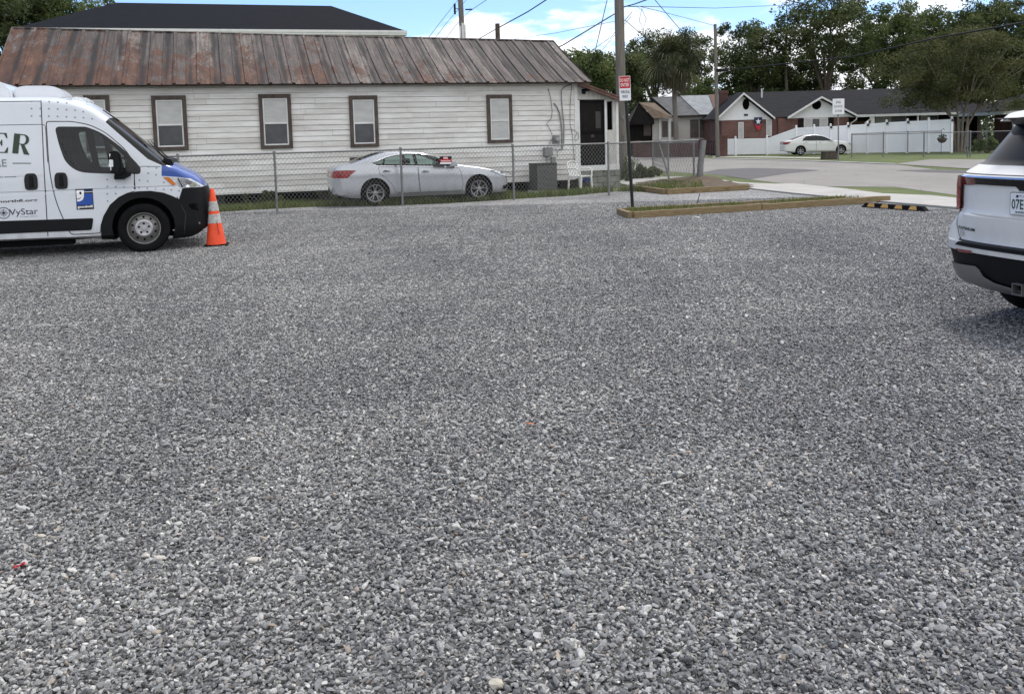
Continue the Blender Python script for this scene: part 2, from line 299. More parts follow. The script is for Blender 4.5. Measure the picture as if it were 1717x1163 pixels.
# rust gathers towards the eave (low z) and the left half of the roof
slope = mth(t, 'MULTIPLY', mth(t, 'SUBTRACT', sp.outputs[2], 3.95), -.085)
left = mth(t, 'MULTIPLY', mth(t, 'ADD', sp.outputs[0], 7.0), -.013)
wv = mth(t, 'MULTIPLY', mth(t, 'SUBTRACT', wn.outputs['Value'], .5), .10)
rr = mth(t, 'ADD', mth(t, 'ADD', mth(t, 'ADD', n2.outputs[0], slope), left), wv)
rust = ramp(t, n.outputs[0], [(.3, (.026, .011, .007)), (.52, (.095, .035, .014)), (.75, (.185, .085, .040))])
c = mixc(t, ramp(t, rr, [(.515, (0, 0, 0)), (.56, (.9, .9, .9))]), base, rust)
n6 = tn(t, 'ShaderNodeTexNoise', Scale=26.0, Detail=6.0, Roughness=.8); t.links.new(o_, n6.inputs['Vector'])
c = mixc(t, 1.0, c, ramp(t, n6.outputs[0], [(.35, (.5, .5, .5)), (.65, (1.5, 1.47, 1.43))]), 'MULTIPLY')
# run-off streaks and a painted shadow line beside every standing rib
fr = mth(t, 'FRACT', mth(t, 'DIVIDE', sp.outputs[0], .61)); ed = mth(t, 'ABSOLUTE', mth(t, 'SUBTRACT', fr, .5))
n7 = tn(t, 'ShaderNodeTexNoise', Scale=1.2, Detail=6.0); t.links.new(mapn(t, o_, (3, .6, .6), (9, 0, 0)), n7.inputs['Vector'])
dkk = ramp(t, mth(t, 'ADD', ed, mth(t, 'MULTIPLY', mth(t, 'SUBTRACT', n7.outputs[0], .5), .5)), [(.35, (1, 1, 1)), (.455, (.30, .28, .27)), (.5, (.16, .15, .145))])
c = mixc(t, 1.0, c, dkk, 'MULTIPLY'); c = mixc(t, 1.0, c, (.80, .80, .81), 'MULTIPLY'); t.links.new(c, b.inputs['Base Color']); b.inputs['Roughness'].default_value = .8
bump(t, b, n2.outputs[0], .5, .03)

def brickmat(name, c1, c2, mort, scale=4.0):
    m, t, b = nodes(name); tcn = t.nodes.new('ShaderNodeTexCoord'); sp = t.nodes.new('ShaderNodeSeparateXYZ'); t.links.new(tcn.outputs['Object'], sp.inputs[0])
    cb = t.nodes.new('ShaderNodeCombineXYZ'); t.links.new(mth(t, 'ADD', sp.outputs[0], sp.outputs[1]), cb.inputs[0]); t.links.new(sp.outputs[2], cb.inputs[1])
    br = t.nodes.new('ShaderNodeTexBrick'); br.inputs['Scale'].default_value = scale; br.inputs['Mortar Size'].default_value = .02
    br.inputs['Color1'].default_value = (*c1, 1); br.inputs['Color2'].default_value = (*c2, 1); br.inputs['Mortar'].default_value = (*mort, 1); t.links.new(cb.outputs[0], br.inputs['Vector'])
    n = tn(t, 'ShaderNodeTexNoise', Scale=1.3, Detail=7.0); t.links.new(tcn.outputs['Object'], n.inputs['Vector'])
    c = mixc(t, 1.0, br.outputs[0], ramp(t, n.outputs[0], [(.3, (.75, .75, .75)), (.7, (1.2, 1.2, 1.2))]), 'MULTIPLY'); t.links.new(c, b.inputs['Base Color']); b.inputs['Roughness'].default_value = .9; return m
M['brick'] = brickmat('red_brick', (.17, .062, .048), (.105, .045, .036), (.20, .175, .16))
M['brick_dark'] = brickmat('dark_brick', (.11, .04, .032), (.075, .032, .026), (.12, .10, .09))

# ------------------------------------------------------------------ mesh helpers
class MB:
    def __init__(s): s.v = []; s.f = []; s.m = []; s.mi = 0
    def add(s, vs, fs):
        o = len(s.v); s.v += [tuple(v) for v in vs]; s.f += [tuple(i+o for i in f) for f in fs]; s.m += [s.mi]*len(fs); return s
    def box(s, x0, x1, y0, y1, z0, z1):
        return s.add([(x0,y0,z0),(x1,y0,z0),(x1,y1,z0),(x0,y1,z0),(x0,y0,z1),(x1,y0,z1),(x1,y1,z1),(x0,y1,z1)],
                     [(0,3,2,1),(4,5,6,7),(0,1,5,4),(1,2,6,5),(2,3,7,6),(3,0,4,7)])
    def tube(s, pts, r, n=8, caps=True, closed=False):
        pts = [Vector(p) for p in pts]; K = len(pts); rs = r if isinstance(r, (list, tuple)) else [r]*K
        rings = []; prev = None
        for i, p in enumerate(pts):
            d = (pts[min(i+1, K-1)] - pts[max(i-1, 0)]).normalized() if not closed else (pts[(i+1) % K]-pts[i-1]).normalized()
            a = prev if prev is not None else (Vector((0,0,1)) if abs(d.z) < .9 else Vector((1,0,0)))
            u = (a - d*a.dot(d)).normalized(); w = d.cross(u); prev = u
            rings += [p + (u*cos(2*pi*k/n) + w*sin(2*pi*k/n))*rs[i] for k in range(n)]
        fs = []
        for i in range(K if closed else K-1):
            for k in range(n):
                a, b2 = i*n+k, i*n+(k+1) % n; c, d2 = ((i+1) % K)*n+(k+1) % n, ((i+1) % K)*n+k
                fs.append((a, b2, c, d2))
        if caps and not closed: fs += [tuple(range(n))[::-1], tuple((K-1)*n+k for k in range(n))]
        return s.add(rings, fs)
    def cyl(s, a, b2, r0_, r1_=None, n=12): return s.tube([a, b2], [r0_, r0_ if r1_ is None else r1_], n)
    def prism(s, poly, a, b2, axis='y'):
        n = len(poly)
        def P(p, w): return (p[0], w, p[1]) if axis == 'y' else ((w, p[0], p[1]) if axis == 'x' else (p[0], p[1], w))
        return s.add([P(p, a) for p in poly]+[P(p, b2) for p in poly], [tuple(range(n)), tuple(range(2*n-1, n-1, -1))]+[(i, i+n, (i+1) % n+n, (i+1) % n) for i in range(n)])
    def lathe(s, prof, n=32, axis='y', c=(0, 0, 0), cap=True):     # prof: (radius, along)
        vs = []
        for r, w in prof:
            for k in range(n):
                a = 2*pi*k/n; q = (r*cos(a), r*sin(a))
                p = (q[0], w, q[1]) if axis == 'y' else (q[0], q[1], w)
                vs.append((p[0]+c[0], p[1]+c[1], p[2]+c[2]))
        fs = []
        for i in range(len(prof)-1):
            for k in range(n): fs.append((i*n+k, i*n+(k+1) % n, (i+1)*n+(k+1) % n, (i+1)*n+k))
        if cap: fs += [tuple(range(n)), tuple((len(prof)-1)*n+k for k in range(n))[::-1]]
        return s.add(vs, fs)
    def bm(s):
        me = bpy.data.meshes.new('t'); me.from_pydata(s.v, [], s.f); b = bmesh.new(); b.from_mesh(me); bpy.data.meshes.remove(me); return b
    def build(s, name, mats, parent=None, smooth=None, fix=True, bev=0):
        me = bpy.data.meshes.new(name); me.from_pydata(s.v, [], s.f)
        if not isinstance(mats, (list, tuple)): mats = [mats]
        for m in mats: me.materials.append(m)
        if len(mats) > 1: me.polygons.foreach_set('material_index', s.m)
        if fix or bev:
            b = bmesh.new(); b.from_mesh(me)
            if fix: bmesh.ops.recalc_face_normals(b, faces=b.faces)
            if bev: bmesh.ops.bevel(b, geom=[e for e in b.edges if len(e.link_faces) == 2 and e.calc_face_angle(0) > .6], offset=bev, segments=2, affect='EDGES', clamp_overlap=True)
            b.to_mesh(me); b.free()
        o = bpy.data.objects.new(name, me); C.objects.link(o)
        if parent: o.parent = parent
        if smooth: me.shade_smooth(); me.set_sharp_from_angle(angle=radians(smooth))
        return o
def tag(o, label=None, cat=None, group=None, kind=None):
    for k, v in (('label', label), ('category', cat), ('group', group), ('kind', kind)):
        if v: o[k] = v
    return o
def empty(name, loc=(0, 0, 0), rz=0, rx=0, ry=0):
    o = bpy.data.objects.new(name, None); C.objects.link(o); o.location = loc; o.rotation_euler = (rx, ry, rz); o.empty_display_size = .2; return o
def thing(name, label, cat, loc=(0, 0, 0), rz=0, group=None, rx=0, ry=0): return tag(empty(name, loc, rz, rx, ry), label, cat, group)
def copy_tree(o, parent=None):
    c = o.copy(); C.objects.link(c); c.parent = parent
    for ch in list(o.children): copy_tree(ch, c)
    return c
def interp(x, xs, ys): return float(np.interp(x, xs, ys))
def pchip(xs, ys):
    xs = np.array(xs, float); ys = np.array(ys, float); h = np.diff(xs); d = np.diff(ys)/h; m = np.zeros(len(xs)); m[0] = d[0]; m[-1] = d[-1]
    for i in range(1, len(xs)-1):
        if d[i-1]*d[i] > 0: w1 = 2*h[i]+h[i-1]; w2 = h[i]+2*h[i-1]; m[i] = (w1+w2)/(w1/d[i-1]+w2/d[i])
    def f(x):
        x = min(max(x, xs[0]), xs[-1]); i = min(int(np.searchsorted(xs, x, side='right'))-1, len(xs)-2); i = max(i, 0); t_ = (x-xs[i])/h[i]
        return float((2*t_**3-3*t_**2+1)*ys[i]+(t_**3-2*t_**2+t_)*h[i]*m[i]+(-2*t_**3+3*t_**2)*ys[i+1]+(t_**3-t_**2)*h[i]*m[i+1])
    return f
def roundpoly(pts, r, n=5):                 # polygon with rounded corners; r may be a list
    out_ = []; K = len(pts)
    for i in range(K):
        p = Vector(pts[i]); a = Vector(pts[i-1]); b2 = Vector(pts[(i+1) % K]); rr_ = r[i] if isinstance(r, (list, tuple)) else r
        da = (a-p); db = (b2-p); q = min(rr_, da.length*.48, db.length*.48)
        if q < 1e-4: out_.append(tuple(p)); continue
        A = p+da.normalized()*q; B = p+db.normalized()*q
        for k in range(n+1):
            u = k/n; out_.append(tuple(A*(1-u)**2+p*2*u*(1-u)+B*u*u))
    return out_
def inpoly(x, y, P):
    c = False; j = len(P)-1
    for i in range(len(P)):
        if (P[i][1] > y) != (P[j][1] > y) and x < (P[j][0]-P[i][0])*(y-P[i][1])/(P[j][1]-P[i][1])+P[i][0]: c = not c
        j = i
    return c
class Shell:
    """a closed body surface that is cut along outlines and handed out as parts"""
    def __init__(s, bm): s.bm = bm; s.ly = bm.faces.layers.int.new('part'); s.n = 0; s.bvh = BVHTree.FromBMesh(bm)
    def carve(s, poly, pred=None, axis='y', over=(0,)):
        s.n += 1; pid = s.n; bm = s.bm; ia = (0, 2) if axis == 'y' else (1, 2)
        lo = (min(p[0] for p in poly), min(p[1] for p in poly)); hi_ = (max(p[0] for p in poly), max(p[1] for p in poly))
        for i in range(len(poly)):
            a, b2 = poly[i], poly[(i+1) % len(poly)]
            if abs(a[0]-b2[0])+abs(a[1]-b2[1]) < 1e-5: continue
            q0 = (min(a[0], b2[0])-.01, min(a[1], b2[1])-.01); q1 = (max(a[0], b2[0])+.01, max(a[1], b2[1])+.01)
            fs = []
            for f in bm.faces:
                xs = [v.co[ia[0]] for v in f.verts]; zs = [v.co[ia[1]] for v in f.verts]
                if max(xs) < q0[0] or min(xs) > q1[0] or max(zs) < q0[1] or min(zs) > q1[1]: continue
                if pred and not pred(f.calc_center_median()): continue
                fs.append(f)
            if not fs: continue
            es = {e for f in fs for e in f.edges}; vs = {v for f in fs for v in f.verts}
            nrm = (-(b2[1]-a[1]), 0, b2[0]-a[0]) if axis == 'y' else (0, -(b2[1]-a[1]), b2[0]-a[0])
            cop = (a[0], 0, a[1]) if axis == 'y' else (0, a[0], a[1])
            bmesh.ops.bisect_plane(bm, geom=fs+list(es)+list(vs), plane_co=cop, plane_no=Vector(nrm).normalized(), dist=1e-5)
        for f in bm.faces:
            c = f.calc_center_median()
            if f[s.ly] in over and lo[0] <= c[ia[0]] <= hi_[0] and lo[1] <= c[ia[1]] <= hi_[1] and (not pred or pred(c)) and inpoly(c[ia[0]], c[ia[1]], poly): f[s.ly] = pid
        return pid
    def part(s, pid, name, mt, parent, smooth=38, off=0.0, sides=False):
        """one mesh, or with sides=True one mesh per side of the car, returned as {-1: near, 1: far}"""
        ly = s.bm.faces.layers.int['part']; pids = pid if isinstance(pid, (list, tuple)) else [pid]; res = {}
        for sd in ((-1, 1) if sides else (0,)):
            b = s.bm.copy(); ly = b.faces.layers.int['part']
            bmesh.ops.delete(b, geom=[f for f in b.faces if f[ly] not in pids or (sd and f.calc_center_median().y*sd < 0)], context='FACES')
            if off:
                b.normal_update()
                for v in b.verts: v.co += v.normal*off
            me = bpy.data.meshes.new(name); b.to_mesh(me); b.free(); me.materials.append(mt)
            o = bpy.data.objects.new(name, me); C.objects.link(o); o.parent = parent[sd] if isinstance(parent, dict) else parent
            me.shade_smooth(); me.set_sharp_from_angle(angle=radians(smooth)); res[sd] = o
        return res if sides else res[0]
    def hit(s, a, z, axis='y', side=-1):
        if axis == 'y': o = Vector((a, side*4, z)); d = Vector((0, -side, 0))
        else: o = Vector((side*12, a, z)); d = Vector((-side, 0, 0))
        r = s.bvh.ray_cast(o, d); return (r[0], r[1]) if r[0] else (None, None)
    def decal(s, poly, name, mt, parent, off=.004, axis='y', side=-1, step=.04):
        """thin sheet following the body inside a 2-D outline"""
        b = bmesh.new(); 
        vs = [b.verts.new((p[0], 0, p[1]) if axis == 'y' else (0, p[0], p[1])) for p in poly]; b.faces.new(vs)
        ia = 0 if axis == 'y' else 1
        for k, l_, h_ in ((ia, min(p[0] for p in poly), max(p[0] for p in poly)), (2, min(p[1] for p in poly), max(p[1] for p in poly))):
            q = l_+step
            while q < h_:
                co_ = [0, 0, 0]; co_[k] = q; no = [0, 0, 0]; no[k] = 1
                bmesh.ops.bisect_plane(b, geom=b.verts[:]+b.edges[:]+b.faces[:], plane_co=co_, plane_no=no); q += step
        bmesh.ops.triangulate(b, faces=b.faces[:])
        s._drop(b, off, axis, side); return bm_obj(b, name, mt, parent)
    def _drop(s, b, off, axis, side):
        last = None; bad = []
        for v in b.verts:
            h, n_ = s.hit(v.co.x if axis == 'y' else v.co.y, v.co.z, axis, side)
            if h is None: bad.append(v); continue
            if axis == 'y': v.co.y = h.y+side*off; last = v.co.y
            else: v.co.x = h.x+side*off; last = v.co.x
        for v in bad:
            if last is not None:
                if axis == 'y': v.co.y = last
                else: v.co.x = last
    def ribbon(s, pts, w, name, mt, parent, off=.0015, axis='y', side=-1, closed=False, step=.03):
        P = [Vector(p) for p in pts]; 
        if closed: P.append(P[0])
        Q = []
        for i in range(len(P)-1):
            k = max(1, int((P[i+1]-P[i]).length/step)); Q += [P[i].lerp(P[i+1], j/k) for j in range(k)]
        Q.append(P[-1]); b = bmesh.new(); pr = None
        for i, p in enumerate(Q):
            d = (Q[min(i+1, len(Q)-1)]-Q[max(i-1, 0)]).normalized(); n_ = Vector((-d.y, d.x))*w/2
            a = p+n_; c = p-n_
            va, vc = [b.verts.new((q.x, 0, q.y) if axis == 'y' else (0, q.x, q.y)) for q in (a, c)]
            if pr: b.faces.new((pr[0], va, vc, pr[1]))
            pr = (va, vc)
        s._drop(b, off, axis, side); return bm_obj(b, name, mt, parent)
def bm_obj(b, name, mt, parent=None, smooth=0):
    bmesh.ops.recalc_face_normals(b, faces=b.faces); me = bpy.data.meshes.new(name); b.to_mesh(me); b.free(); me.materials.append(mt)
    o = bpy.data.objects.new(name, me); C.objects.link(o); o.parent = parent
    if smooth: me.shade_smooth(); me.set_sharp_from_angle(angle=radians(smooth))
    return o
def textbm(txt, size, bold=0.0, sx_=1.0, shear=0.0, align='LEFT', res=3, space=1.0):
    cu = bpy.data.curves.new('t', 'FONT'); cu.body = txt; cu.size = size; cu.offset = bold; cu.align_x = align; cu.shear = shear; cu.resolution_u = res; cu.space_character = space
    o = bpy.data.objects.new('t', cu); C.objects.link(o); dg = bpy.context.evaluated_depsgraph_get(); me = bpy.data.meshes.new_from_object(o.evaluated_get(dg))
    C.objects.unlink(o); bpy.data.objects.remove(o); bpy.data.curves.remove(cu)
    b = bmesh.new(); b.from_mesh(me); bpy.data.meshes.remove(me)
    for v in b.verts: v.co.x *= sx_
    return b
def put_text(b, M4, name, mt, parent):            # text plane (x, y) -> world/local by 4x4
    bmesh.ops.transform(b, matrix=M4, verts=b.verts); return bm_obj(b, name, mt, parent)

def grime(mname, z_hi, col, amt):
    """dried road dust low on a painted body, thickest at the sill"""
    m = M[mname]; t = m.node_tree; b = t.nodes['Principled BSDF']; src = b.inputs['Base Color'].links[0].from_socket
    tcn = t.nodes.new('ShaderNodeTexCoord'); sp = t.nodes.new('ShaderNodeSeparateXYZ'); t.links.new(tcn.outputs['Object'], sp.inputs[0])
    n = tn(t, 'ShaderNodeTexNoise', Scale=5.0, Detail=8.0, Roughness=.7); t.links.new(mapn(t, tcn.outputs['Object'], (1, 1, .5)), n.inputs['Vector'])
    f = mth(t, 'SUBTRACT', mth(t, 'ADD', mth(t, 'MULTIPLY', mth(t, 'SUBTRACT', z_hi, sp.outputs[2]), 1.1), n.outputs[0]), .5)
    c = mixc(t, ramp(t, f, [(.02, (0, 0, 0)), (.45, (amt, amt, amt))]), src, col); t.links.new(c, b.inputs['Base Color'])
grime('van_white', .52, (.22, .20, .175), .55); grime('suv_white', .85, (.30, .28, .25), .28); grime('silver', .42, (.20, .185, .16), .5)
# ================================================================== GROUND
def sheet(name, pts, z, m, px=True, label=None, kind='structure', lift=None, dens=None):
    P = [G(x, y) if px else Vector((x, y, 0)) for x, y in pts]; b = bmesh.new()
    f = b.faces.new([b.verts.new((p.x, p.y, z)) for p in P])
    if f.normal.z < 0 or True:
        f.normal_update()
        if f.normal.z < 0: f.normal_flip()
    if lift:
        r = bmesh.ops.extrude_face_region(b, geom=[f]); 
        for v in r['geom']:
            if isinstance(v, bmesh.types.BMVert): v.co.z -= lift
    bmesh.ops.triangulate(b, faces=b.faces[:]); o = bm_obj(b, name, m); o['kind'] = kind; return o
b = MB(); b.add([(-900, -60, -.03), (900, -60, -.03), (900, 1600, -.03), (-900, 1600, -.03)], [(0, 1, 2, 3)]); g_ = b.build('ground', M['lawn']); g_['kind'] = 'structure'
# gravel lot: grass along the fence on the far side, pavement on the right
fa = [G(-500, 400), G(120, 371), G(330, 358), G(420, 352), G(520, 347), G(640, 345), G(760, 340), G(860, 334), G(960, 328), G(1030, 321), G(1065, 317.5), G(1118, 324.5), G(1250, 316.5), G(1262, 318), G(1330, 326), G(1500, 342), G(1717, 362), G(2300, 420)]
lot = [(-16, -12), (-16, fa[0].y)]+[(p.x, p.y) for p in fa[1:]]+[(26, -12)]
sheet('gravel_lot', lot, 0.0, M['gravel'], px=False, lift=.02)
# streets
sheet('road', [(1100, 258), (1197, 265.5), (1330, 268.5), (1502, 275), (1600, 287), (1900, 300), (3200, 420), (2600, 460), (1900, 380), (1730, 345), (1600, 325), (1500, 312), (1370, 311), (1300, 305), (1200, 292), (1130, 287.5), (1060, 285), (900, 283), (700, 272), (700, 262), (1000, 262)], -.024, M['asphalt'])
sheet('asphalt_patch', [(1175, 289), (1205, 283), (1260, 281), (1350, 283), (1375, 285), (1320, 290), (1255, 300), (1212, 293)], -.018, M['asphalt_new'])
sheet('asphalt_patch', [(1500, 285), (1560, 283.5), (1640, 285), (1700, 288), (1640, 290), (1560, 288)], -.018, M['asphalt_new'])
sheet('driveway', [(1500, 274.5), (1560, 266.5), (1650, 267), (1900, 272), (1900, 290), (1700, 285), (1620, 282)], -.012, M['conc_old'])
sheet('pavement', [(1030, 306), (1066, 301), (1120, 297), (1170, 298), (1180, 298), (1240, 307), (1300, 309.5), (1330, 309), (1420, 318), (1480, 326), (1560, 329), (1730, 347), (2400, 420), (2150, 450), (1717, 359), (1500, 341), (1330, 325), (1262, 317.5), (1180, 306), (1120, 306), (1050, 311)], .028, M['conc'], lift=.08)
sheet('pavement', [(1195, 261.5), (1290, 262.3), (1400, 264.5), (1400, 266), (1290, 264.2), (1195, 263)], -.010, M['conc'])
sheet('path', [(1090, 268), (1165, 258), (1195, 258.5), (1180, 264), (1195, 268.5), (1150, 270)], -.014, M['conc_old'])
sheet('kerb', [(1195, 266), (1330, 269), (1502, 275.5), (1500, 274.6), (1330, 268.2), (1195, 265.3)], .02, M['conc'], lift=.1)

# ------------------------------------------------ grass: blades as one ground-cover object per strip
def grass_strip(name, region, n, h, label, seed, z0=0.0, hvar=.5, dens_fn=None, w_=.006):
    r = np.random.default_rng(seed); P = [(q.x, q.y) for q in region]; x0, x1 = min(p[0] for p in P), max(p[0] for p in P); y0, y1 = min(p[1] for p in P), max(p[1] for p in P)
    vs, fs, cs = [], [], []; c = 0
    while c < n:
        x, y = r.uniform(x0, x1), r.uniform(y0, y1)
        if not inpoly(x, y, P): n -= .0; c += .15; continue
        cl_ = .5+.5*mnoise.noise(Vector((x*1.1, y*1.1, seed)))*1.6
        if r.random() > max(.05, cl_+.15): c += .3; continue
        c += 1; hh = h*(.45+hvar*r.random()+.55*max(0, cl_)); a = r.uniform(0, 2*pi); ww = w_*(.7+.8*r.random()); ln = hh*r.uniform(.1, .7); b_ = r.uniform(0, 2*pi)
        dx, dy = cos(a)*ww, sin(a)*ww; lx, ly = cos(b_)*ln, sin(b_)*ln; o = len(vs)
        vs += [(x-dx, y-dy, z0), (x+dx, y+dy, z0), (x+dx*.7+lx*.35, y+dy*.7+ly*.35, z0+hh*.6), (x-dx*.7+lx*.35, y-dy*.7+ly*.35, z0+hh*.6), (x+lx, y+ly, z0+hh)]
        fs += [(o, o+1, o+2, o+3), (o+3, o+2, o+4)]; cs += [r.random()**1.2]*5
    me = bpy.data.meshes.new(name); me.from_pydata(vs, [], fs); me.materials.append(M['blade']); at = me.attributes.new('leaf', 'FLOAT', 'POINT'); at.data.foreach_set('value', cs)
    o = bpy.data.objects.new(name, me); C.objects.link(o); tag(o, label, 'grass', kind='stuff'); return o
# ================================================================== WHITE HOUSE
HD = 18.0
hc = G(977, 318); 
# facade line fitted through the eave: depth 27.6 m at the right corner
q = V(964, 230, 27.5); HO = Vector((q.x, q.y, 0)); HR = radians(HD)
Uh = lambda x, y: Up(x, y, (HO.x, HO.y), HD)
def win_part(parent, x0, x1, z0, z1, y, blind_top=True, low='screen', fw=.10, split=.5, lean=0.0):
    """sash window: weathered frame, white sash, blind behind the upper half, screen on the lower"""
    f = MB(); f.box(x0, x0+fw, y-.05, y+.02, z0, z1).box(x1-fw, x1, y-.05, y+.02, z0, z1).box(x0+fw, x1-fw, y-.052, y+.02, z1-fw*1.15, z1).box(x0+fw, x1-fw, y-.056, y+.02, z0, z0+fw*.9)
    fo = f.build('window_frame', M['brown_frame'], parent)
    a0, a1, b0, b1 = x0+fw, x1-fw, z0+fw*.9, z1-fw*1.15; m = b0+(b1-b0)*split; s = .035
    f = MB(); f.box(a0, a0+s, y-.03, y, b0, b1).box(a1-s, a1, y-.03, y, b0, b1).box(a0+s, a1-s, y-.031, y, b1-s, b1).box(a0+s, a1-s, y-.031, y, b0, b0+s).box(a0+s, a1-s, y-.034, y, m-s*.6, m+s*.6)
    f.build('sash', M['white_trim'], fo)
    f = MB(); f.box(a0+s, a1-s, y-.012, y+.01, m+s*.6, b1-s); f.build('upper_pane', M['blind'], fo)
    f = MB(); f.box(a0+s, a1-s, y-.016, y+.01, b0+s, m-s*.6); f.build('lower_pane', M[low], fo); return fo
def house():
    t = thing('clapboard_house', 'long white clapboard house with rusty metal roof behind the chain-link fence', 'house', HO, HR)
    xl = Uh(-12, 141)[0]+.35; zb = .30; ze = 3.24; n = 21; st = .15
    # clapboards: each board leans out at its foot
    b = MB()
    r = random.Random(3); z = zb; i = 0
    while z < ze+.02:
        z1 = z+st; xx = xl
        while xx < 0:
            x2 = min(0, xx+r.uniform(2.6, 4.9)); 
            if 0-x2 < .8: x2 = 0
            lo, hi_ = .026+r.uniform(-.003, .004), .003+r.uniform(0, .003); dz = r.uniform(-.004, .004)
            b.add([(xx+.002, -lo, z+dz), (x2-.002, -lo, z+dz), (x2-.002, -hi_, z1-.007), (xx+.002, -hi_, z1-.007), (xx+.002, .04, z+dz), (x2-.002, .04, z+dz)], [(0, 1, 2, 3), (4, 5, 1, 0)]); xx = x2
        z = z1; i += 1
    b.build('siding', M['siding'], t, fix=False)
    b = MB(); b.box(xl, -.01, .045, 5.4, zb-.02, ze).box(xl+.01, 0, .05, 5.3, ze, ze+.02); b.build('wall', M['ac'], t)  # backing coloured dark so the board gaps read as shadow lines
    b = MB(); b.box(-.005, .10, -.035, .12, zb, ze); b.build('corner_board', M['white_trim'], t)
    b = MB(); b.box(xl, 0, -.026, .03, zb-.03, zb-.003); b.build('skirt_board', M['siding'], t)
    b = MB()
    for k in range(6):
        x = -1.2-k*3.1
        for y_ in (.3, 4.6): b = MB(); b.box(x-.2, x+.2, y_, y_+.4, -.05, zb-.03); b.build('pier', M['ac'], t)
    b = MB(); b.box(xl, -.05, 1.2, 1.25, -.04, zb-.03); b.build('crawlspace_shade', M['dark'], t)  # black sheet and dark piers stand in for the shade under the house
    # roof sheets
    pitch = []; e0, rd = -.42, 2.75; zr = 4.9; zev = 3.20; ZR = lambda x: interp(x, [xl, 0], [4.97, 4.74])
    b = MB(); W_ = .61; x = xl-.35; xe = .42; k = 0; rr_ = random.Random(11); ns = 10
    while x < xe-.01:
        x1 = min(x+W_, xe); dz = rr_.uniform(0, .016); de = rr_.uniform(-.025, .02); prof = [(0, .045), (.035, .045), (.045, .004), (.29, .002), (.302, .024), (.325, .024), (.335, .002), (.565, .004), (.575, .045), (W_, .045)]
        rows = []
        for j in range(ns+1):
            u = j/ns; y = e0+de*(1-u)+(rd-e0)*u; zz = zev+(ZR(x)-zev)*u; row = []
            sag = -.03*sin(pi*u)+.012*mnoise.noise(Vector((x*.8, u*4, 2)))
            for px_, pz in prof:
                if px_ > x1-x+.001: px_ = x1-x
                row.append((x+px_, y, zz+pz+dz+sag+.010*mnoise.noise(Vector(((x+px_)*2.5, u*7, 5)))))
            rows.append(row)
        m = len(prof); vs = [p for row in rows for p in row]; fs = [(j*m+i, j*m+i+1, (j+1)*m+i+1, (j+1)*m+i) for j in range(ns) for i in range(m-1)]
        b.add(vs, fs); x = x1; k += 1
    b.build('roof', M['rust'], t, fix=False)
    b = MB(); b.add([(xl-.35, rd, ZR(xl)-.01), (xe, rd, ZR(0)-.01), (xe, 5.9, zev-.02), (xl-.35, 5.9, zev-.02)], [(0, 1, 2, 3)]); b.build('rear_roof', M['rust'], t)
    b = MB(); b.tube([(xl-.35, rd, ZR(xl)+.03), (-8, rd, ZR(-8)+.015), (-3, rd, ZR(-3)+.03), (xe, rd, ZR(0)+.03)], .035, 6); b.build('ridge_cap', M['rust'], t)
    b = MB(); b.box(xl-.33, xe-.02, e0+.10, e0+.13, zev-.03, zev+.04); b.build('fascia', M['brown_frame'], t)
    b = MB(); b.prism([(0.02, ze-.02), (2.75, ZR(0)-.06), (5.4, ze-.02)], -.04, .0, 'x'); b.build('gable', M['siding'], t); b = MB(); b.prism([(0.02, ze-.02), (2.75, ZR(xl)-.06), (5.4, ze-.02)], xl, xl+.04, 'x'); b.build('gable', M['siding'], t)
    # windows measured on the facade
    for (xa, ya, xb, yb) in ((253, 160.5, 317, 252), (432, 158, 492, 249), (583, 160.5, 636.5, 246.5), (813, 159, 861, 239.5), (140, 160, 189, 254)):
        p, p2 = Uh(xa, ya), Uh(xb, yb); q1 = Uh((xa+xb)/2, yb); q0 = Uh((xa+xb)/2, ya); w0_ = Uh(xa+3, (ya+yb)/2)[0]; w1_ = Uh(xb-3, (ya+yb)/2)[0]
        win_part(t, w0_, w1_, q1[1], q0[1], -.032, low='blind' if xa == 813 else 'screen', split=.47)
    # low opening near the car roof
    p = Uh(586, 264); p2 = Uh(612, 276); b = MB(); b.box(p[0], p2[0], -.04, .0, p2[1], p[1]); b.build('vent', M['brown_frame'], t); b = MB(); b.box(p[0]+.05, p2[0]-.05, -.045, -.03, p2[1]+.04, p[1]-.04); b.build('vent_grille', M['dark'], t)
    # porch on the right end, front flush with the facade
    XB = Uh(1036, 230)[0]; zt_l = Uh(968, 140)[1]; zt_r = Uh(1036, 166)[1]; fl = Uh(1000, 277)[1]
    dx0, dx1 = Uh(972, 220)[0], Uh(1014, 220)[0]; dtop = Uh(990, 168)[1]; w0_, w1_ = Uh(1018, 200)[0], Uh(1027, 200)[0]; wb = Uh(1020, 218)[1]; wt = Uh(1020, 170)[1]
    dp = 2.6
    b = MB()
    b.prism([(.10, dtop+.02), (XB, dtop+.02), (XB, zt_r-.06), (.10, zt_l-.06)], -.01, .04)                       # boarded gablet over the door
    b.box(.10, dx0-.06, -.012, .03, wb-.0, dtop+.02)
    b.box(dx1+.05, w0_, -.01, .05, wb, dtop+.02).box(w1_, XB, -.01, .05, wb, dtop+.02).box(w0_, w1_, -.01, .04, wt, dtop+.02)
    b.box(dx1+.05, XB, -.012, .06, fl+.0, wb).box(.10, dx0-.02, -.012, .06, fl, wb)
    b.build('porch_wall', M['siding2'], t)
    b = MB(); b.box(dx0-.055, dx0, -.03, .06, fl, dtop).box(dx1, dx1+.055, -.03, .06, fl, dtop).box(XB-.06, XB+.02, -.025, .06, fl, zt_r-.10); b.build('porch_post', M['white_trim'], t)
    b = MB(); b.box(.10, XB+.02, -.05, .08, fl-.16, fl).box(.10, XB, .02, dp, fl-.1, fl-.01); b.build('porch_floor', M['white_trim'], t)
    b = MB(); zz = -.05; r = random.Random(5); row = 0
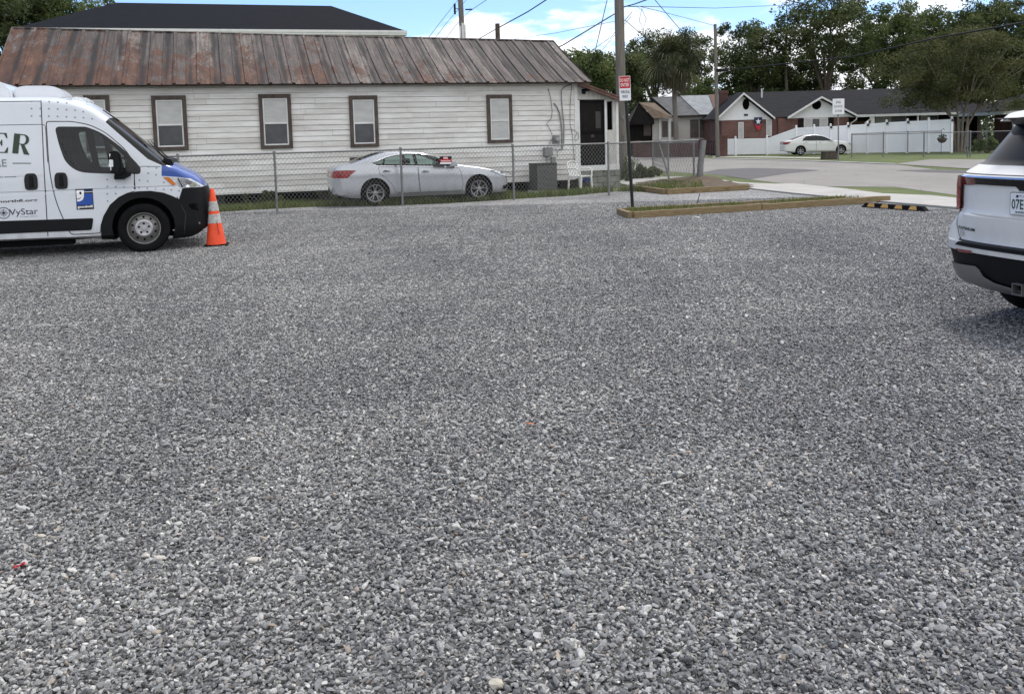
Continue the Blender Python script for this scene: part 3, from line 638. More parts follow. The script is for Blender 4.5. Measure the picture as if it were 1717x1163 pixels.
    while zz < fl-.17:
        x = .08-(.2 if row % 2 else 0)
        while x < XB+.02:
            x2 = min(x+.40, XB+.04); xx = max(x, .06)
            if x2-xx > .05: b.box(xx+.006, x2-.006, -.07-r.uniform(0, .012), dp, zz+.005, min(zz+.19, fl-.165))
            x += .40
        zz += .195; row += 1
    b.build('porch_foundation', M['block'], t, bev=.008)
    b = MB(); b.box(dx0, dx1, .03, .06, fl, dtop)
    d = b.build('screen_door', M['door_shade_dark'], t)
    b = MB(); zm = Uh(990, 222)[1]; b.box(dx0, dx1, .015, .03, zm-.05, zm+.05).box(dx0, dx0+.05, .015, .03, fl, dtop).box(dx1-.06, dx1, .015, .03, fl, dtop).box(dx0+.05, dx1-.06, .015, .03, fl, fl+.08).box(dx0+.05, dx1-.06, .015, .03, dtop-.08, dtop); b.build('door_rail', M['interior'], d)
    b = MB(); b.box(dx0+(dx1-dx0)*.65, dx0+(dx1-dx0)*.85, .012, .03, zm+.12, dtop-.35).box(dx0+.38, dx0+.48, .010, .03, zm-.16, zm-.07); b.build('torn_screen', M['ac'], d)
    b = MB(); b.box(w0_, w1_, .045, .06, wb, wt); b.build('side_light', M['dark'], t)
    b = MB(); b.box(.05, XB, dp, dp+.05, fl, zt_r).box(XB-.05, XB, .1, dp, fl, zt_r-.12); b.build('porch_back_wall', M['siding2'], t)
    xo = Uh(1040, 168); b = MB(); z0_, z1_ = zt_l+.02, xo[1]
    b.add([(.0, -.32, z0_), (xo[0], -.32, z1_), (xo[0], dp+.2, z1_+.02), (0, dp+.2, z0_+.02), (.0, -.32, z0_+.05), (xo[0], -.32, z1_+.045), (xo[0], dp+.2, z1_+.06), (0, dp+.2, z0_+.07)], [(0,1,2,3), (4,5,6,7), (0,1,5,4), (1,2,6,5), (2,3,7,6), (3,0,4,7)]); b.build('porch_roof', M['roof_rustbrown'], t)
    b = MB(); b.add([(.02, -.30, z0_-.09), (xo[0]-.02, -.30, z1_-.085), (xo[0]-.02, -.27, z1_-.085), (.02, -.27, z0_-.09), (.02, -.30, z0_-.004), (xo[0]-.02, -.30, z1_-.004), (xo[0]-.02, -.27, z1_-.004), (.02, -.27, z0_-.004)], [(0,1,2,3), (4,5,6,7), (0,1,5,4), (1,2,6,5), (2,3,7,6), (3,0,4,7)]); b.build('porch_fascia', M['roof_rustbrown'], t)
    p = Uh(977, 152); b = MB(); b.cyl((p[0], -.02, p[1]), (p[0], -.10, p[1]), .05, .04, 10).cyl((p[0], -.10, p[1]), (p[0]-.05, -.2, p[1]-.06), .05, .07, 10).cyl((p[0]+.06, -.08, p[1]+.02), (p[0]+.16, -.18, p[1]+.05), .05, .07, 10); b.build('flood_light', M['trim'], t, 40)
    # meter, boxes, conduits and cables on the wall
    y = -.05
    def W2(*pts): return [(Uh(780+a/5.537, 130+c/5.537)[0], y, Uh(780+a/5.537, 130+c/5.537)[1]) for a, c in pts]
    b = MB(); b.tube(W2((985, 62), (915, 90), (888, 120), (888, 200), (900, 330), (912, 450), (910, 600), (895, 665), (860, 672)), .016, 8); b.build('conduit', M['meter'], t, 50)
    b = MB(); b.tube(W2((820, 240), (850, 280), (870, 330), (885, 420), (893, 520), (895, 660)), .02, 8); b.build('conduit', M['meter'], t, 50)
    b = MB(); b.tube(W2((765, 100), (790, 200), (803, 320), (795, 380), (750, 430), (780, 480), (803, 530)), .007, 5); b.build('cable', M['wire'], t); b = MB(); b.tube(W2((985, 70), (968, 250), (968, 430), (990, 540), (1010, 800)), .007, 5); b.build('cable', M['wire'], t)
    p, p2 = Uh(780+805/5.537, 130+540/5.537), Uh(780+862/5.537, 130+620/5.537); b = MB(); b.box(p[0], p2[0], -.16, -.02, p2[1], p[1]); mo = b.build('meter_box', M['meter'], t, bev=.01)
    c_ = ((p[0]+p2[0])/2, (p[1]+p2[1])/2+.01); b = MB(); b.lathe([(.075, 0), (.08, -.05), (.06, -.10), (0, -.11)], 20, 'y', (c_[0], -.16, c_[1]), cap=False); b.build('meter_dial', M['sign_back'], mo, 40)
    p, p2 = Uh(780+718/5.537, 130+650/5.537), Uh(780+798/5.537, 130+728/5.537); b = MB(); b.box(p[0], p2[0], -.17, -.02, p2[1], p[1]); b.build('junction_box', M['meter'], t, bev=.012)
    p, p2 = Uh(780+790/5.537, 130+740/5.537), Uh(780+828/5.537, 130+795/5.537); b = MB(); b.box(p[0], p2[0], -.13, -.02, p2[1], p[1]); b.build('junction_box', M['meter'], t, bev=.008)
    b = MB(); b.tube(W2((755, 728), (750, 830), (740, 940)), .014, 6).tube(W2((790, 795), (775, 840), (775, 940)), .014, 6).tube(W2((800, 795), (815, 880)), .01, 6); b.build('conduit', M['meter'], t, 50)
    b = MB(); b.tube(W2((760, 640), (790, 590), (805, 570)), .006, 5); b.build('cable', M['wire'], t); b = MB(); b.tube(W2((980, 500), (1010, 490), (1045, 520), (1050, 560), (1020, 590), (1010, 560), (1030, 520)), .006, 5); b.build('cable', M['wire'], t); b = MB(); b.tube(W2((830, 660), (850, 690), (850, 740)), .006, 5); b.build('cable', M['wire'], t)
    return t
M['siding2'] = mat('porch_boards', (.58, .565, .53), .8, col2=(.40, .385, .35), vscale=4, stretch=(5, 5, 1), bump=.3, bscale=18, detail=9)
M['roof_rustbrown'] = mat('porch_roof_rust', (.16, .095, .075), .85, col2=(.08, .045, .038), vscale=5, bump=.2, bscale=20)
house()

# things standing against the house ------------------------------------------------
def on_facade(x, y, off): s, z = Uh(x, y); return HO + Vector((cos(HR)*s+sin(HR)*off, sin(HR)*s-cos(HR)*off, 0)), z
p0 = on_facade(896, 290, .75)[0]
t = thing('air_conditioner', 'dark grey outdoor air conditioning unit standing against the clapboard wall', 'air conditioner', p0, HR)
b = MB(); b.prism(roundpoly([(-.33, -.33), (.33, -.33), (.33, .33), (-.33, .33)], .06), .04, .80, 'z'); b.build('casing', M['ac'], t)
b = MB()
for k in range(20):
    z = .08+k*.035; b.box(-.30, .30, -.342, -.335, z, z+.012).box(.335, .342, -.3, .3, z, z+.012)
b.build('grille', M['meter'], t); b = MB(); b.prism(roundpoly([(-.34, -.34), (.34, -.34), (.34, .34), (-.34, .34)], .06), .80, .835, 'z'); b.build('top_cover', M['ac'], t)
b = MB(); b.box(-.36, .36, -.36, .36, -.04, .035); b.build('base_pad', M['conc'], t)
p0 = on_facade(952, 300, 1.0)[0]
t = thing('plastic_chair', 'white moulded plastic garden chair beside the house corner', 'chair', p0, HR+radians(25))
b = MB(); 
for sx_ in (-1, 1):
    for fy, ty in ((-.20, -.24), (.20, .25)):
        b2 = MB(); b2.prism([(sx_*.20, 0)]*0 or [(sx_*.25-.02, 0), (sx_*.25+.02, 0), (sx_*.215+.025, .42), (sx_*.215-.025, .42)], ty-.02, ty+.02); b2.build('leg', M['plastic_white'], t)
    b2 = MB(); b2.tube([(sx_*.24, -.24, .40), (sx_*.27, -.22, .62), (sx_*.27, -.05, .655), (sx_*.26, .22, .64)], .022, 8); b2.build('armrest', M['plastic_white'], t, 50)
b = MB(); b.prism(roundpoly([(-.23, -.24), (.23, -.24), (.22, .24), (-.22, .24)], .05), .405, .435, 'z'); b.build('seat', M['plastic_white'], t)
b = MB(); yb = lambda z: .22+(z-.43)*.28
for x in (-.17, -.105, -.035, .035, .105, .17): b.add([(x-.02, yb(.43), .43), (x+.02, yb(.43), .43), (x*1.1+.02, yb(.80), .80), (x*1.1-.02, yb(.80), .80), (x-.02, yb(.43)+.015, .43), (x+.02, yb(.43)+.015, .43), (x*1.1+.02, yb(.80)+.015, .80), (x*1.1-.02, yb(.80)+.015, .80)], [(0,1,2,3),(4,5,6,7),(0,1,5,4),(1,2,6,5),(2,3,7,6),(3,0,4,7)])
b.tube([(-.23, yb(.45), .43), (-.235, yb(.65), .66), (-.20, yb(.82), .83), (0, yb(.86), .88), (.20, yb(.82), .83), (.235, yb(.65), .66), (.23, yb(.45), .43)], .02, 8); b.build('backrest', M['plastic_white'], t, 50)
p0 = on_facade(916, 310, .35)[0]
b = MB(); b.lathe([(0, 0), (.085, 0), (.09, .03), (.09, .30), (.06, .37), (.03, .40), (.03, .44), (0, .44)], 20, 'z', (p0.x, p0.y, 0), cap=False); o = b.build('gas_bottle', M['plastic_white'], None, 45); tag(o, 'small white bottle standing under the wall conduits', 'bottle')
p0 = on_facade(975, 308, .25)[0]
b = MB(); b.lathe([(0, 0.0), (.15, 0), (.19, .30), (.195, .32), (.18, .32), (.14, .03), (0, .03)], 20, 'z', (p0.x, p0.y, 0), cap=False); o = b.build('tub', M['blue_tub'], None, 45); tag(o, 'dark blue plastic tub beside the porch foundation', 'tub')

# ================================================================== CHAIN LINK
def diamonds(b, A, B_, z0, z1, pitch=.075, r=.0022):
    """woven wire between two ground points: two sets of slanting strands"""
    d = (B_-A); L_ = d.xy.length; u = Vector((d.x, d.y, 0)).normalized(); h = z1-z0; n = int(L_/pitch); nn = Vector((-u.y, u.x, 0))
    za, zb = A.z, B_.z
    for sg in (1, -1):
        i = -int(h/pitch)-1
        while i < n+int(h/pitch)+1:
            s0 = i*pitch; s1 = s0+sg*h*.8; e0, e1 = 0., 1.
            lo, hi_ = min(s0, s1), max(s0, s1)
            if hi_ > 0 and lo < L_:
                f = lambda s: (s-s0)/(s1-s0)
                t0, t1 = 0., 1.
                for lim in (0., L_):
                    if (s0-lim)*(s1-lim) < 0:
                        tt = f(lim)
                        inside0 = 0 <= s0 <= L_
                        if inside0: t1 = min(t1, tt)
                        else: t0 = max(t0, tt)
                if t1 > t0:
                    p = [A+u*(s0+(s1-s0)*t)+nn*(sg*.004)+Vector((0, 0, (zb-za)*((s0+(s1-s0)*t)/L_)+z0+h*t)) for t in (t0, t1)]
                    b.tube(p, r, 3, caps=False)
            i += 1
def fence_run(name, label, pts, zt, posts, group=None, pr=.028, r=.0024, pitch=.075, bottom=0.03, mesh_mat='galv', cat='fence'):
    t = thing(name, label, cat, (0, 0, 0), 0, group)
    b = MB()
    for i in range(len(pts)-1): diamonds(b, pts[i], pts[i+1], bottom, zt-.02, pitch, r)
    b.build('wire_mesh', M[mesh_mat], t, fix=False)
    b = MB(); b.tube([p+Vector((0, 0, zt)) for p in pts], .021, 8); b.build('top_rail', M['galv'], t, 50)
    for p in posts:
        b = MB(); b.cyl(p, p+Vector((0, 0, zt+.03)), pr, n=10).lathe([(pr+.008, 0), (pr+.006, .03), (0, .05)], 10, 'z', tuple(p+Vector((0, 0, zt+.02))), cap=False)
        for zz in (.3, .7, 1.05):
            if zz < zt: b.lathe([(pr+.006, zz), (pr+.006, zz+.02)], 10, 'z', tuple(p), cap=False)
        b.build('fence_post', M['galv'], t, 50)
    return t
M['galv_mesh'] = mat('fence_wire', (.20, .20, .195), .55, metal=.5)
FA = V(668, 251, 22.0); fd = Vector((cos(HR), sin(HR), 0)); FA.z = 0
def fl(x):
    s, z = Up(x, 260, (FA.x, FA.y), HD); return FA+fd*s
fz = Up(668, 251, (FA.x, FA.y), HD)[1]
pe = fl(1017); corner = G(1172, 304, .06); corner.z = .06
pl_ = [FA+fd*(-14), fl(460), fl(672), fl(860), pe]
fence_run('chain_link_fence', 'galvanised chain-link fence running in front of the clapboard house and silver saloon', pl_+[Vector((corner.x, corner.y, 0))], fz, [FA+fd*(-14)+fd*.02, fl(150), fl(298)]+[fl(x) for x in (460, 672, 860, 1020)], mesh_mat='galv_mesh', pitch=.095, r=.0030)
# side fence with a sagging gate beyond the corner
g1, g2 = G(1121, 301), G(1095, 288)
fence_run('chain_link_gate', 'bent chain-link gate panel between the leaning corner post and the utility pole', [corner+Vector((0, .15, 0)), g1, g2], 1.28, [g1, g2, corner+Vector((-.12, .2, 0))], pr=.03, mesh_mat='galv_mesh', pitch=.26, r=.003, cat='gate')
b = MB(); c0 = corner; b.tube([c0+Vector((.02, 0, -.1)), c0+Vector((.05, 0, .5)), c0+Vector((.16, 0, 1.30))], [.12, .10, .09], 12); o = b.build('fence_post', M['galv'], None, 50); tag(o, 'thick leaning galvanised post at the fence corner on the planter mound', 'post')
b = MB(); b.tube([g1+Vector((.0, -.2, 0)), g1+Vector((-.35, -.2, 1.25))], .03, 8); o = b.build('fence_post', M['galv'], None, 50); tag(o, 'thin slanting pipe leaning across the chain-link gate', 'post')
# no-trespass style board on the fence
sp_ = fl(747); s_c, z_c = Up(747, 269, (FA.x, FA.y), HD)
t = thing('warning_sign', 'small black and red board with a white strip hung on the fence', 'sign', FA+fd*s_c+Vector((0, 0, z_c)), HR, ry=radians(1.0))
b = MB(); b.box(-.155, .155, -.020, -.014, -.10, .10); b.build('sign_plate', M['ink_black'], t)
b = MB(); b.prism([(-.145, -.045), (.145, -.045), (.145, .03), (.07, .03), (.04, .095), (-.05, .095), (-.07, .03), (-.145, .03)], -.0245, -.0205); b.build('red_panel', M['sign_red'], t)
b = MB(); b.box(-.145, .145, -.0245, -.0205, -.09, -.05); b.build('white_strip', M['ink_white'], t)
bt = textbm('NO', .07, .002, align='CENTER'); put_text(bt, Matrix.Translation((0, -.0255, .035)) @ Matrix.Rotation(radians(90), 4, 'X'), 'sign_lettering', M['ink_white'], t)
bt = textbm('TRESPASSING', .042, .001, align='CENTER'); put_text(bt, Matrix.Translation((0, -.0255, -.030)) @ Matrix.Rotation(radians(90), 4, 'X'), 'sign_lettering', M['ink_white'], t)
# ================================================================== BUILDINGS BEHIND
def slab(b, x0, x1, y0, y1, z0, z1): b.box(x0, x1, y0, y1, z0, z1)
def tall_house():
    a = V(25, 46, 40.0); c = V(680, 54, 44.8); L_ = (c-a).xy.length; ang = atan2(c.y-a.y, c.x-a.x); ez = (a.z+c.z)/2
    t = thing('two_storey_house', 'tall dark-shingled hip-roofed building rising behind the rusty roof', 'house', (a.x, a.y, 0), ang); d = 9.0
    b = MB(); b.box(.5, L_-.5, .6, d-.6, -.03, ez-.15); b.build('wall', mat('tan_render', (.22, .20, .18), .9, var=.1), t)
    hz = 1.95; i0 = Up(195, 5, (a.x-sin(ang)*4.5, a.y+cos(ang)*4.5), math.degrees(ang)); i1 = Up(555, 10, (a.x-sin(ang)*4.5, a.y+cos(ang)*4.5), math.degrees(ang)); rz = (i0[1]+i1[1])/2
    b = MB(); b.add([(0, 0, ez+.02), (L_, 0, ez+.02), (L_, d, ez+.02), (0, d, ez+.02), (i0[0], 4.5, rz), (i1[0], 4.5, rz)], [(0, 1, 5, 4), (1, 2, 5), (2, 3, 4, 5), (3, 0, 4), (0, 3, 2, 1)]); b.build('roof', M['shingle_dark'], t)
    b = MB(); b.box(-.06, L_+.06, -.10, .0, ez-.20, ez+.015).box(-.06, L_+.06, -.13, -.10, ez-.10, ez+.02).box(-.06, .0, 0, d, ez-.2, ez+.01).box(L_, L_+.06, 0, d, ez-.2, ez+.01); b.build('gutter', M['white_trim'], t)
    b = MB(); b.box(.0, L_, .0, d, ez-.22, ez-.18); b.build('soffit', M['white_trim'], t)
    for x in (Up(57, 50, (a.x, a.y), math.degrees(ang))[0], Up(655, 55, (a.x, a.y), math.degrees(ang))[0]):
        b = MB(); b.box(x-.14, x+.14, .02, .3, -.03, ez-.2); b.build('porch_column', M['white_trim'], t)
    for k in range(6):
        x = 1.6+k*2.9; f = MB(); f.box(x, x+1.1, .55, .62, ez-2.1, ez-.55); w_ = f.build('window', M['white_trim'], t); f = MB(); f.box(x+.07, x+1.03, .53, .56, ez-2.0, ez-.62); f.build('pane', M['screen'], w_)
tall_house()
def gable_tri(b, x0, x1, xa, z0, za, y0, y1): b.prism([(x0, z0), (x1, z0), (xa, za)], y0, y1)
def brick_house():
    Y = 66.0; X = lambda px, y=200: V(px, y, Y).x; Z = lambda px, y, YY=None: V(px, y, YY or Y).z
    t = thing('brick_house', 'red brick bungalow with two white gables and dark shingle roof beyond the vinyl fence', 'house', (X(1207), Y, 0), 0)
    o = X(1207); L_ = X(1682)-o; g1a, g1b, g1x = 0.0, X(1290)-o, X(1243)-o; g2a, g2b, g2x = X(1318)-o, X(1430)-o, X(1372)-o
    ez = 2.72; rz = Z(1400, 151, 71); dY = 10.
    xs_ = [0.1, g2b-.35]
    b = MB(); b.box(0.1, g2b-.35, .15, 9.5, -.03, ez).box(g2b-.35, L_-.8, 2.2, 9.5, -.03, ez); b.build('wall', M['brick'], t)
    # main roof with a hip on the right
    e = .35
    b = MB(); b.add([(-.2, .0, ez-.05), (L_+.2, .0, ez-.05), (L_+.2, 10, ez-.05), (-.2, 10, ez-.05), (2.6, 5.2, rz), (L_-4.2, 5.2, rz)], [(0, 1, 5, 4), (1, 2, 5), (2, 3, 4, 5), (3, 0, 4)]); b.build('roof', M['shingle'], t)
    def cross(x0, x1, xa, za, y0, nm):
        b = MB(); zb = ez-.12; back = 5.4
        k = (rz-zb)/5.2
        b.add([(x0, y0, zb), (xa, y0, za), (xa, back*(za-zb)/(rz-zb)+.6, za), (x0, .4, zb), (x1, y0, zb), (x1, .4, zb)], [(0, 1, 2, 3), (1, 4, 5, 2)])
        b.add([(x0, y0, zb-.09), (xa, y0, za-.09), (xa, 3, za-.09), (x0, .4, zb-.09), (x1, y0, zb-.09), (x1, .4, zb-.09)], [(0, 3, 2, 1), (1, 2, 5, 4)]); b.build('gable_roof', M['shingle'], t)
        b = MB(); w_ = .17
        for xx, zz in ((x0, zb), (x1, zb)): b.add([(xx, y0-.03, zz-.11), (xa, y0-.03, za-.11), (xa, y0-.03, za+.03), (xx, y0-.03, zz+.03), (xx, y0+.04, zz-.11), (xa, y0+.04, za-.11), (xa, y0+.04, za+.03), (xx, y0+.04, zz+.03)], [(0,1,2,3),(4,5,6,7),(0,1,5,4),(1,2,6,5),(2,3,7,6),(3,0,4,7)])
        b.build('bargeboard', M['white_trim'], t)
    cross(g1a-.45, g1b+.2, g1x, Z(1243, 157), -.75, 'g1'); cross(g2a-.1, g2b+.1, g2x, Z(1372, 163), -.75, 'g2')
    b = MB(); gable_tri(b, g1a-.36, g1b+.12, g1x, ez-.20, Z(1243, 157)-.13, -.12, .14); b.build('gable_end', M['vinyl'], t)
    b = MB(); gable_tri(b, g2a-.02, g2b+.02, g2x, ez-.18, Z(1372, 163)-.13, -.12, .14); b.build('gable_end', M['vinyl'], t)
    b = MB(); b.box(0.1, g1b, -.10, .15, -.03, ez-.2); b.build('wing_wall', M['brick'], t); b = MB(); b.box(g2a-.6, g2b-.35, -.10, .15, -.03, ez-.18); b.build('wing_wall', M['brick'], t)
    for px_, py_, rx, rz_ in ((1250, 175, .24, .40), (1368, 176, .33, .34)):
        c = (X(px_)-o, Z(px_, py_)); b = MB(); b.prism([(c[0]+rx*cos(k*pi/10), c[1]+rz_*sin(k*pi/10)) for k in range(20)], -.17, -.11); b.build('gable_vent', M['dark'], t)
    p = (X(1250)-o, Z(1250, 193)); b = MB(); b.box(p[0]-.14, p[0]+.14, -.16, -.11, p[1]-.07, p[1]+.07); b.build('house_number_plate', M['ink_navy'], t)
    def win(x0, x1, y0, y1, nd=3, shutter=0, yy=-.16):
        a, c = X(x0)-o, X(x1)-o; zt_, zb_ = Z((x0+x1)/2, y0), Z((x0+x1)/2, y1); f = MB(); f.box(a, c, yy, yy+.06, zb_, zt_); fo = f.build('window', M['white_trim'], t)
        n = nd; w_ = (c-a-.05*(n+1))/n
        for k in range(n):
            q = MB(); q.box(a+.05+k*(w_+.05), a+.05+k*(w_+.05)+w_, yy-.012, yy, zb_+.06, zt_-.06); q.build('pane', M['blind'] if k % 2 == 0 else M['screen'], fo)
        if shutter:
            for x in (a-.42, c+.06): q = MB(); q.box(x, x+.36, yy-.01, yy+.05, zb_-.02, zt_+.02); q.build('shutter', M['door_shade_dark'], t)
    win(1237, 1246, 205, 232, 1); win(1284, 1293, 200, 228, 1); win(1347, 1387, 198, 226, 3, 1); win(1488, 1540, 192, 214, 2, 0, 2.1); win(1566, 1596, 192, 208, 2, 0, 2.1)
    # porch on the right: columns, dark entry, white-framed door
    b = MB(); b.box(g2b-.2, L_+.1, -.02, .10, ez-.22, ez-.05); b.build('porch_fascia', M['white_trim'], t)
    for px_, w_ in ((1464, .14), (1656, .05), (1540, .05)):
        x = X(px_)-o; b = MB(); b.box(x-w_, x+w_, .05, .05+2*w_, -.03, ez-.2); b.build('porch_column', M['white_trim'], t)
    x = X(1640)-o; b = MB(); b.box(x-.42, x+.42, 2.08, 2.2, .1, 2.2); dd = b.build('door', M['white_trim'], t); b = MB(); b.box(x-.22, x+.22, 2.05, 2.09, 1.15, 1.95); b.build('door_window', M['dark'], dd)
    b = MB(); b.box(X(1651)-o, X(1664)-o, 2.12, 2.2, .05, 2.35); b.build('dark_doorway', M['dark'], t); b = MB(); b.box(g2b, L_-.8, 2.15, 2.2, ez-.5, ez-.01); b.build('painted_porch_shade', M['door_shade_dark'], t)  # dark strip painted in for the shade below the porch eave
    for px_ in (1428, 1452): x = X(px_)-o; b = MB(); b.tube([(x+.4, .0, ez-.12), (x+.35, .02, ez-.4), (x, .12, ez-.65), (x, .12, 1.0)], .05, 8); b.build('downpipe', M['white_trim'], t)
    x = X(1232)-o; b = MB(); b.box(x-.28, x+.28, 3.2, 3.8, 3, Z(1232, 152, 69.5)).box(x-.33, x+.33, 3.15, 3.85, Z(1232, 154.5, 69.5)-.1, Z(1232, 151.5, 69.5)); b.build('chimney', M['brick_dark'], t)
    x = X(1303)-o; b = MB(); b.cyl((x, 4.0, 4.0), (x, 4.0, 4.95), .06, n=8); b.build('vent_pipe', M['white_trim'], t)
    x = X(1667)-o; b = MB(); b.lathe([(0, -.12), (.14, 0), (.10, .14), (.04, .26), (0, .34)], 12, 'z', (x+.0, 1.2, Z(1667, 170)), cap=False); b.build('roof_finial', M['vinyl'], t)
    # flag hung on the wall: dark blue, red and white
    x = X(1270)-o; zf = Z(1270, 197); b = MB(); b.box(x-.30, x+.30, -.22, -.20, zf-.55, zf); fo = tag(empty('wall_banner', (o+x, Y-.22, zf)), 'dark blue and red hanging banner with a white star on the brick gable wall', 'banner')
    for nm, mt, L2 in (('banner_cloth', 'ink_navy', [(-.30, 0), (.30, 0), (.26, -.45), (0, -.62), (-.26, -.45)]), ('banner_tail', 'sign_red', [(-.26, -.45), (0, -.62), (.26, -.45), (.10, -.92), (-.08, -.92)])):
        q = MB(); q.prism(L2, -.01, .01); q.build(nm, M[mt], fo)
    q = MB(); q.prism([(.20*(1 if k % 2 == 0 else .42)*sin(k*pi/5), -.30+.24*(1 if k % 2 == 0 else .42)*cos(k*pi/5)) for k in range(10)], -.025, -.011); q.build('banner_star', M['ink_white'], fo)
brick_house()
def old_cottage():
    Y = 72.0; X = lambda px, y=200: V(px, y, Y).x; Z = lambda px, y, YY=None: V(px, y, YY or Y).z; o = X(1092)
    t = thing('white_cottage', 'old white cottage with a patched grey roof and a rusty brown side gable', 'house', (o, Y, 0), 0)
    x1 = X(1217)-o; ez = Z(1150, 194)
    b = MB(); b.box(0, x1, .0, 6, -.03, ez+.1); b.build('wall', M['siding2'], t)
    zr = Z(1160, 161, 75.5)
    b = MB(); b.add([(X(1128)-o, -.35, ez), (X(1178)-o, -.35, ez), (X(1150, 162)-o+.3, 3.5, zr), (X(1105)-o, 3.5, zr), (X(1178)-o, 7.5, ez), (X(1105)-o, 7.5, ez)], [(0, 1, 2, 3), (3, 2, 4, 5)]); b.build('roof', M['roof_slate'], t)
    b = MB(); b.add([(X(1172)-o, -.36, ez+.05), (X(1218)-o, -.36, ez+.02), (X(1216)-o+.2, 3.5, zr+.03), (X(1150)-o+.2, 3.5, zr+.05), (X(1218)-o, 7.5, ez), (X(1165)-o, 7.5, ez)], [(0, 1, 2, 3), (3, 2, 4, 5)]); b.build('patched_roof', M['tarp'], t)
    b = MB(); b.add([(X(1215)-o-.8, -.30, ez+.12), (X(1232)-o, -.3, ez+.10), (X(1232)-o, 3.4, zr+.07), (X(1205)-o, 3.4, zr+.08)], [(0, 1, 2, 3)]); b.build('rusty_sheet', M['roof_rustbrown'], t)
    b = MB(); b.box(X(1120)-o, x1, -.40, -.33, ez-.10, ez+.0); b.build('eave_board', M['door_shade_dark'], t)
    # side gable with the rusty slope facing right
    za, zb = Z(1068, 172, 71), Z(1090, 199, 70.5)
    b = MB(); b.add([(X(1068)-o, -1.2, za), (X(1090)-o, -1.8, zb), (X(1124)-o, -1.2, zb+.05), (X(1103)-o, 1.5, za+.02), (X(1056)-o, -1.5, Z(1056, 190, 70.5))], [(0, 1, 2, 3)]); b.build('side_roof', M['roof_brown'], t)
    b = MB(); b.add([(X(1068)-o, -1.15, za-.02), (X(1052)-o, -1.5, zb-.2), (X(1052)-o, 2.5, zb-.2), (X(1080)-o, 2.5, za)], [(0, 1, 2, 3)]); b.build('side_roof_rear', M['roof_brown'], t)
    b = MB(); b.add([(X(1052)-o, -1.42, zb-.45), (X(1091)-o, -1.70, zb-.45), (X(1091)-o, -1.70, zb-.03), (X(1068)-o, -1.10, za-.04), (X(1052)-o, -1.40, zb-.22), (X(1052)-o, .4, zb-.45), (X(1091)-o, .4, zb-.45), (X(1068)-o, .4, za-.06)], [(0, 1, 2, 3, 4), (0, 5, 6, 1), (1, 6, 7, 2), (5, 7, 6), (0, 4, 5), (4, 3, 7, 5)]); b.build('dark_gable', M['door_shade_dark'], t)
    b = MB(); b.box(X(1054)-o, X(1091)-o, -.6, 2, -.03, zb-.2); b.build('porch_shade', M['door_shade_dark'], t)  # solid dark block standing in for the shadow inside the porch
    b = MB(); b.box(X(1091)-o, X(1124)-o, -.85, 0, -.03, zb-.02); b.build('side_wall', M['siding2'], t)
    for x0, x1_, y0, y1, yy in ((1107, 1116, 204, 230, -.88), (1122.5, 1131, 204, 230, -.88), (1157, 1171, 201, 231, -.03), (1173, 1187, 200, 231, -.03), (1077, 1089, 203, 228, -.66)):
        q = MB(); q.box(X(x0)-o, X(x1_)-o, yy-.02, yy+.03, Z(x0, y1), Z(x0, y0)); q.build('boarded_window', mat('boarding', (.10, .085, .078), .9, var=.2), t)
    for px_ in (1103, 1119): q = MB(); x = X(px_)-o; q.box(x-.09, x+.09, -.95, -.86, 0, zb-.02); q.build('porch_post', M['white_trim'], t)
old_cottage()
def brick_low_wall():
    a, c = G(1066, 263.5), G(1174, 263); d = c-a; L_ = d.xy.length
    t = thing('brick_wall', 'low dark red brick garden wall in front of the white cottage', 'wall', a, atan2(d.y, d.x))
    b = MB(); b.box(0, L_, 0, .25, -.03, .92).box(-.04, L_+.04, -.04, .29, .925, .98); b.build('wall_panel', M['brick_dark'], t)
    for x in (0, L_*.33, L_*.66, L_): b = MB(); b.box(x-.2, x+.2, -.08, .33, -.03, 1.15).box(x-.24, x+.24, -.12, .37, 1.15, 1.22); b.build('wall_pier', M['brick_dark'], t)
    x = 0; b = MB()
    p, q_ = G(1199, 263), G(1217, 262); q = V(1213, 250, 62)
    t = thing('brick_pier', 'dark brick gate pier beside the left end of the white fence', 'pier', G(1212, 262.0), 0)
    b = MB(); b.box(-.27, .27, -.27, .27, -.03, 1.35).box(-.32, .32, -.32, .32, 1.35, 1.43); b.build('pier_shaft', M['brick_dark'], t)
    t = thing('metal_gate', 'small black metal bar gate between the brick pier and the garden wall', 'gate', G(1189, 262.5), 0)
    b = MB()
    for k in range(9): b.cyl((-.6+k*.15, 0, .05), (-.6+k*.15, 0, 1.15), .016, n=5)
    b.build('bar', M['trim'], t); b = MB(); b.box(-.62, .62, -.015, .015, .12, .16).box(-.62, .62, -.015, .015, 1.0, 1.04); b.build('rail', M['trim'], t)
brick_low_wall()
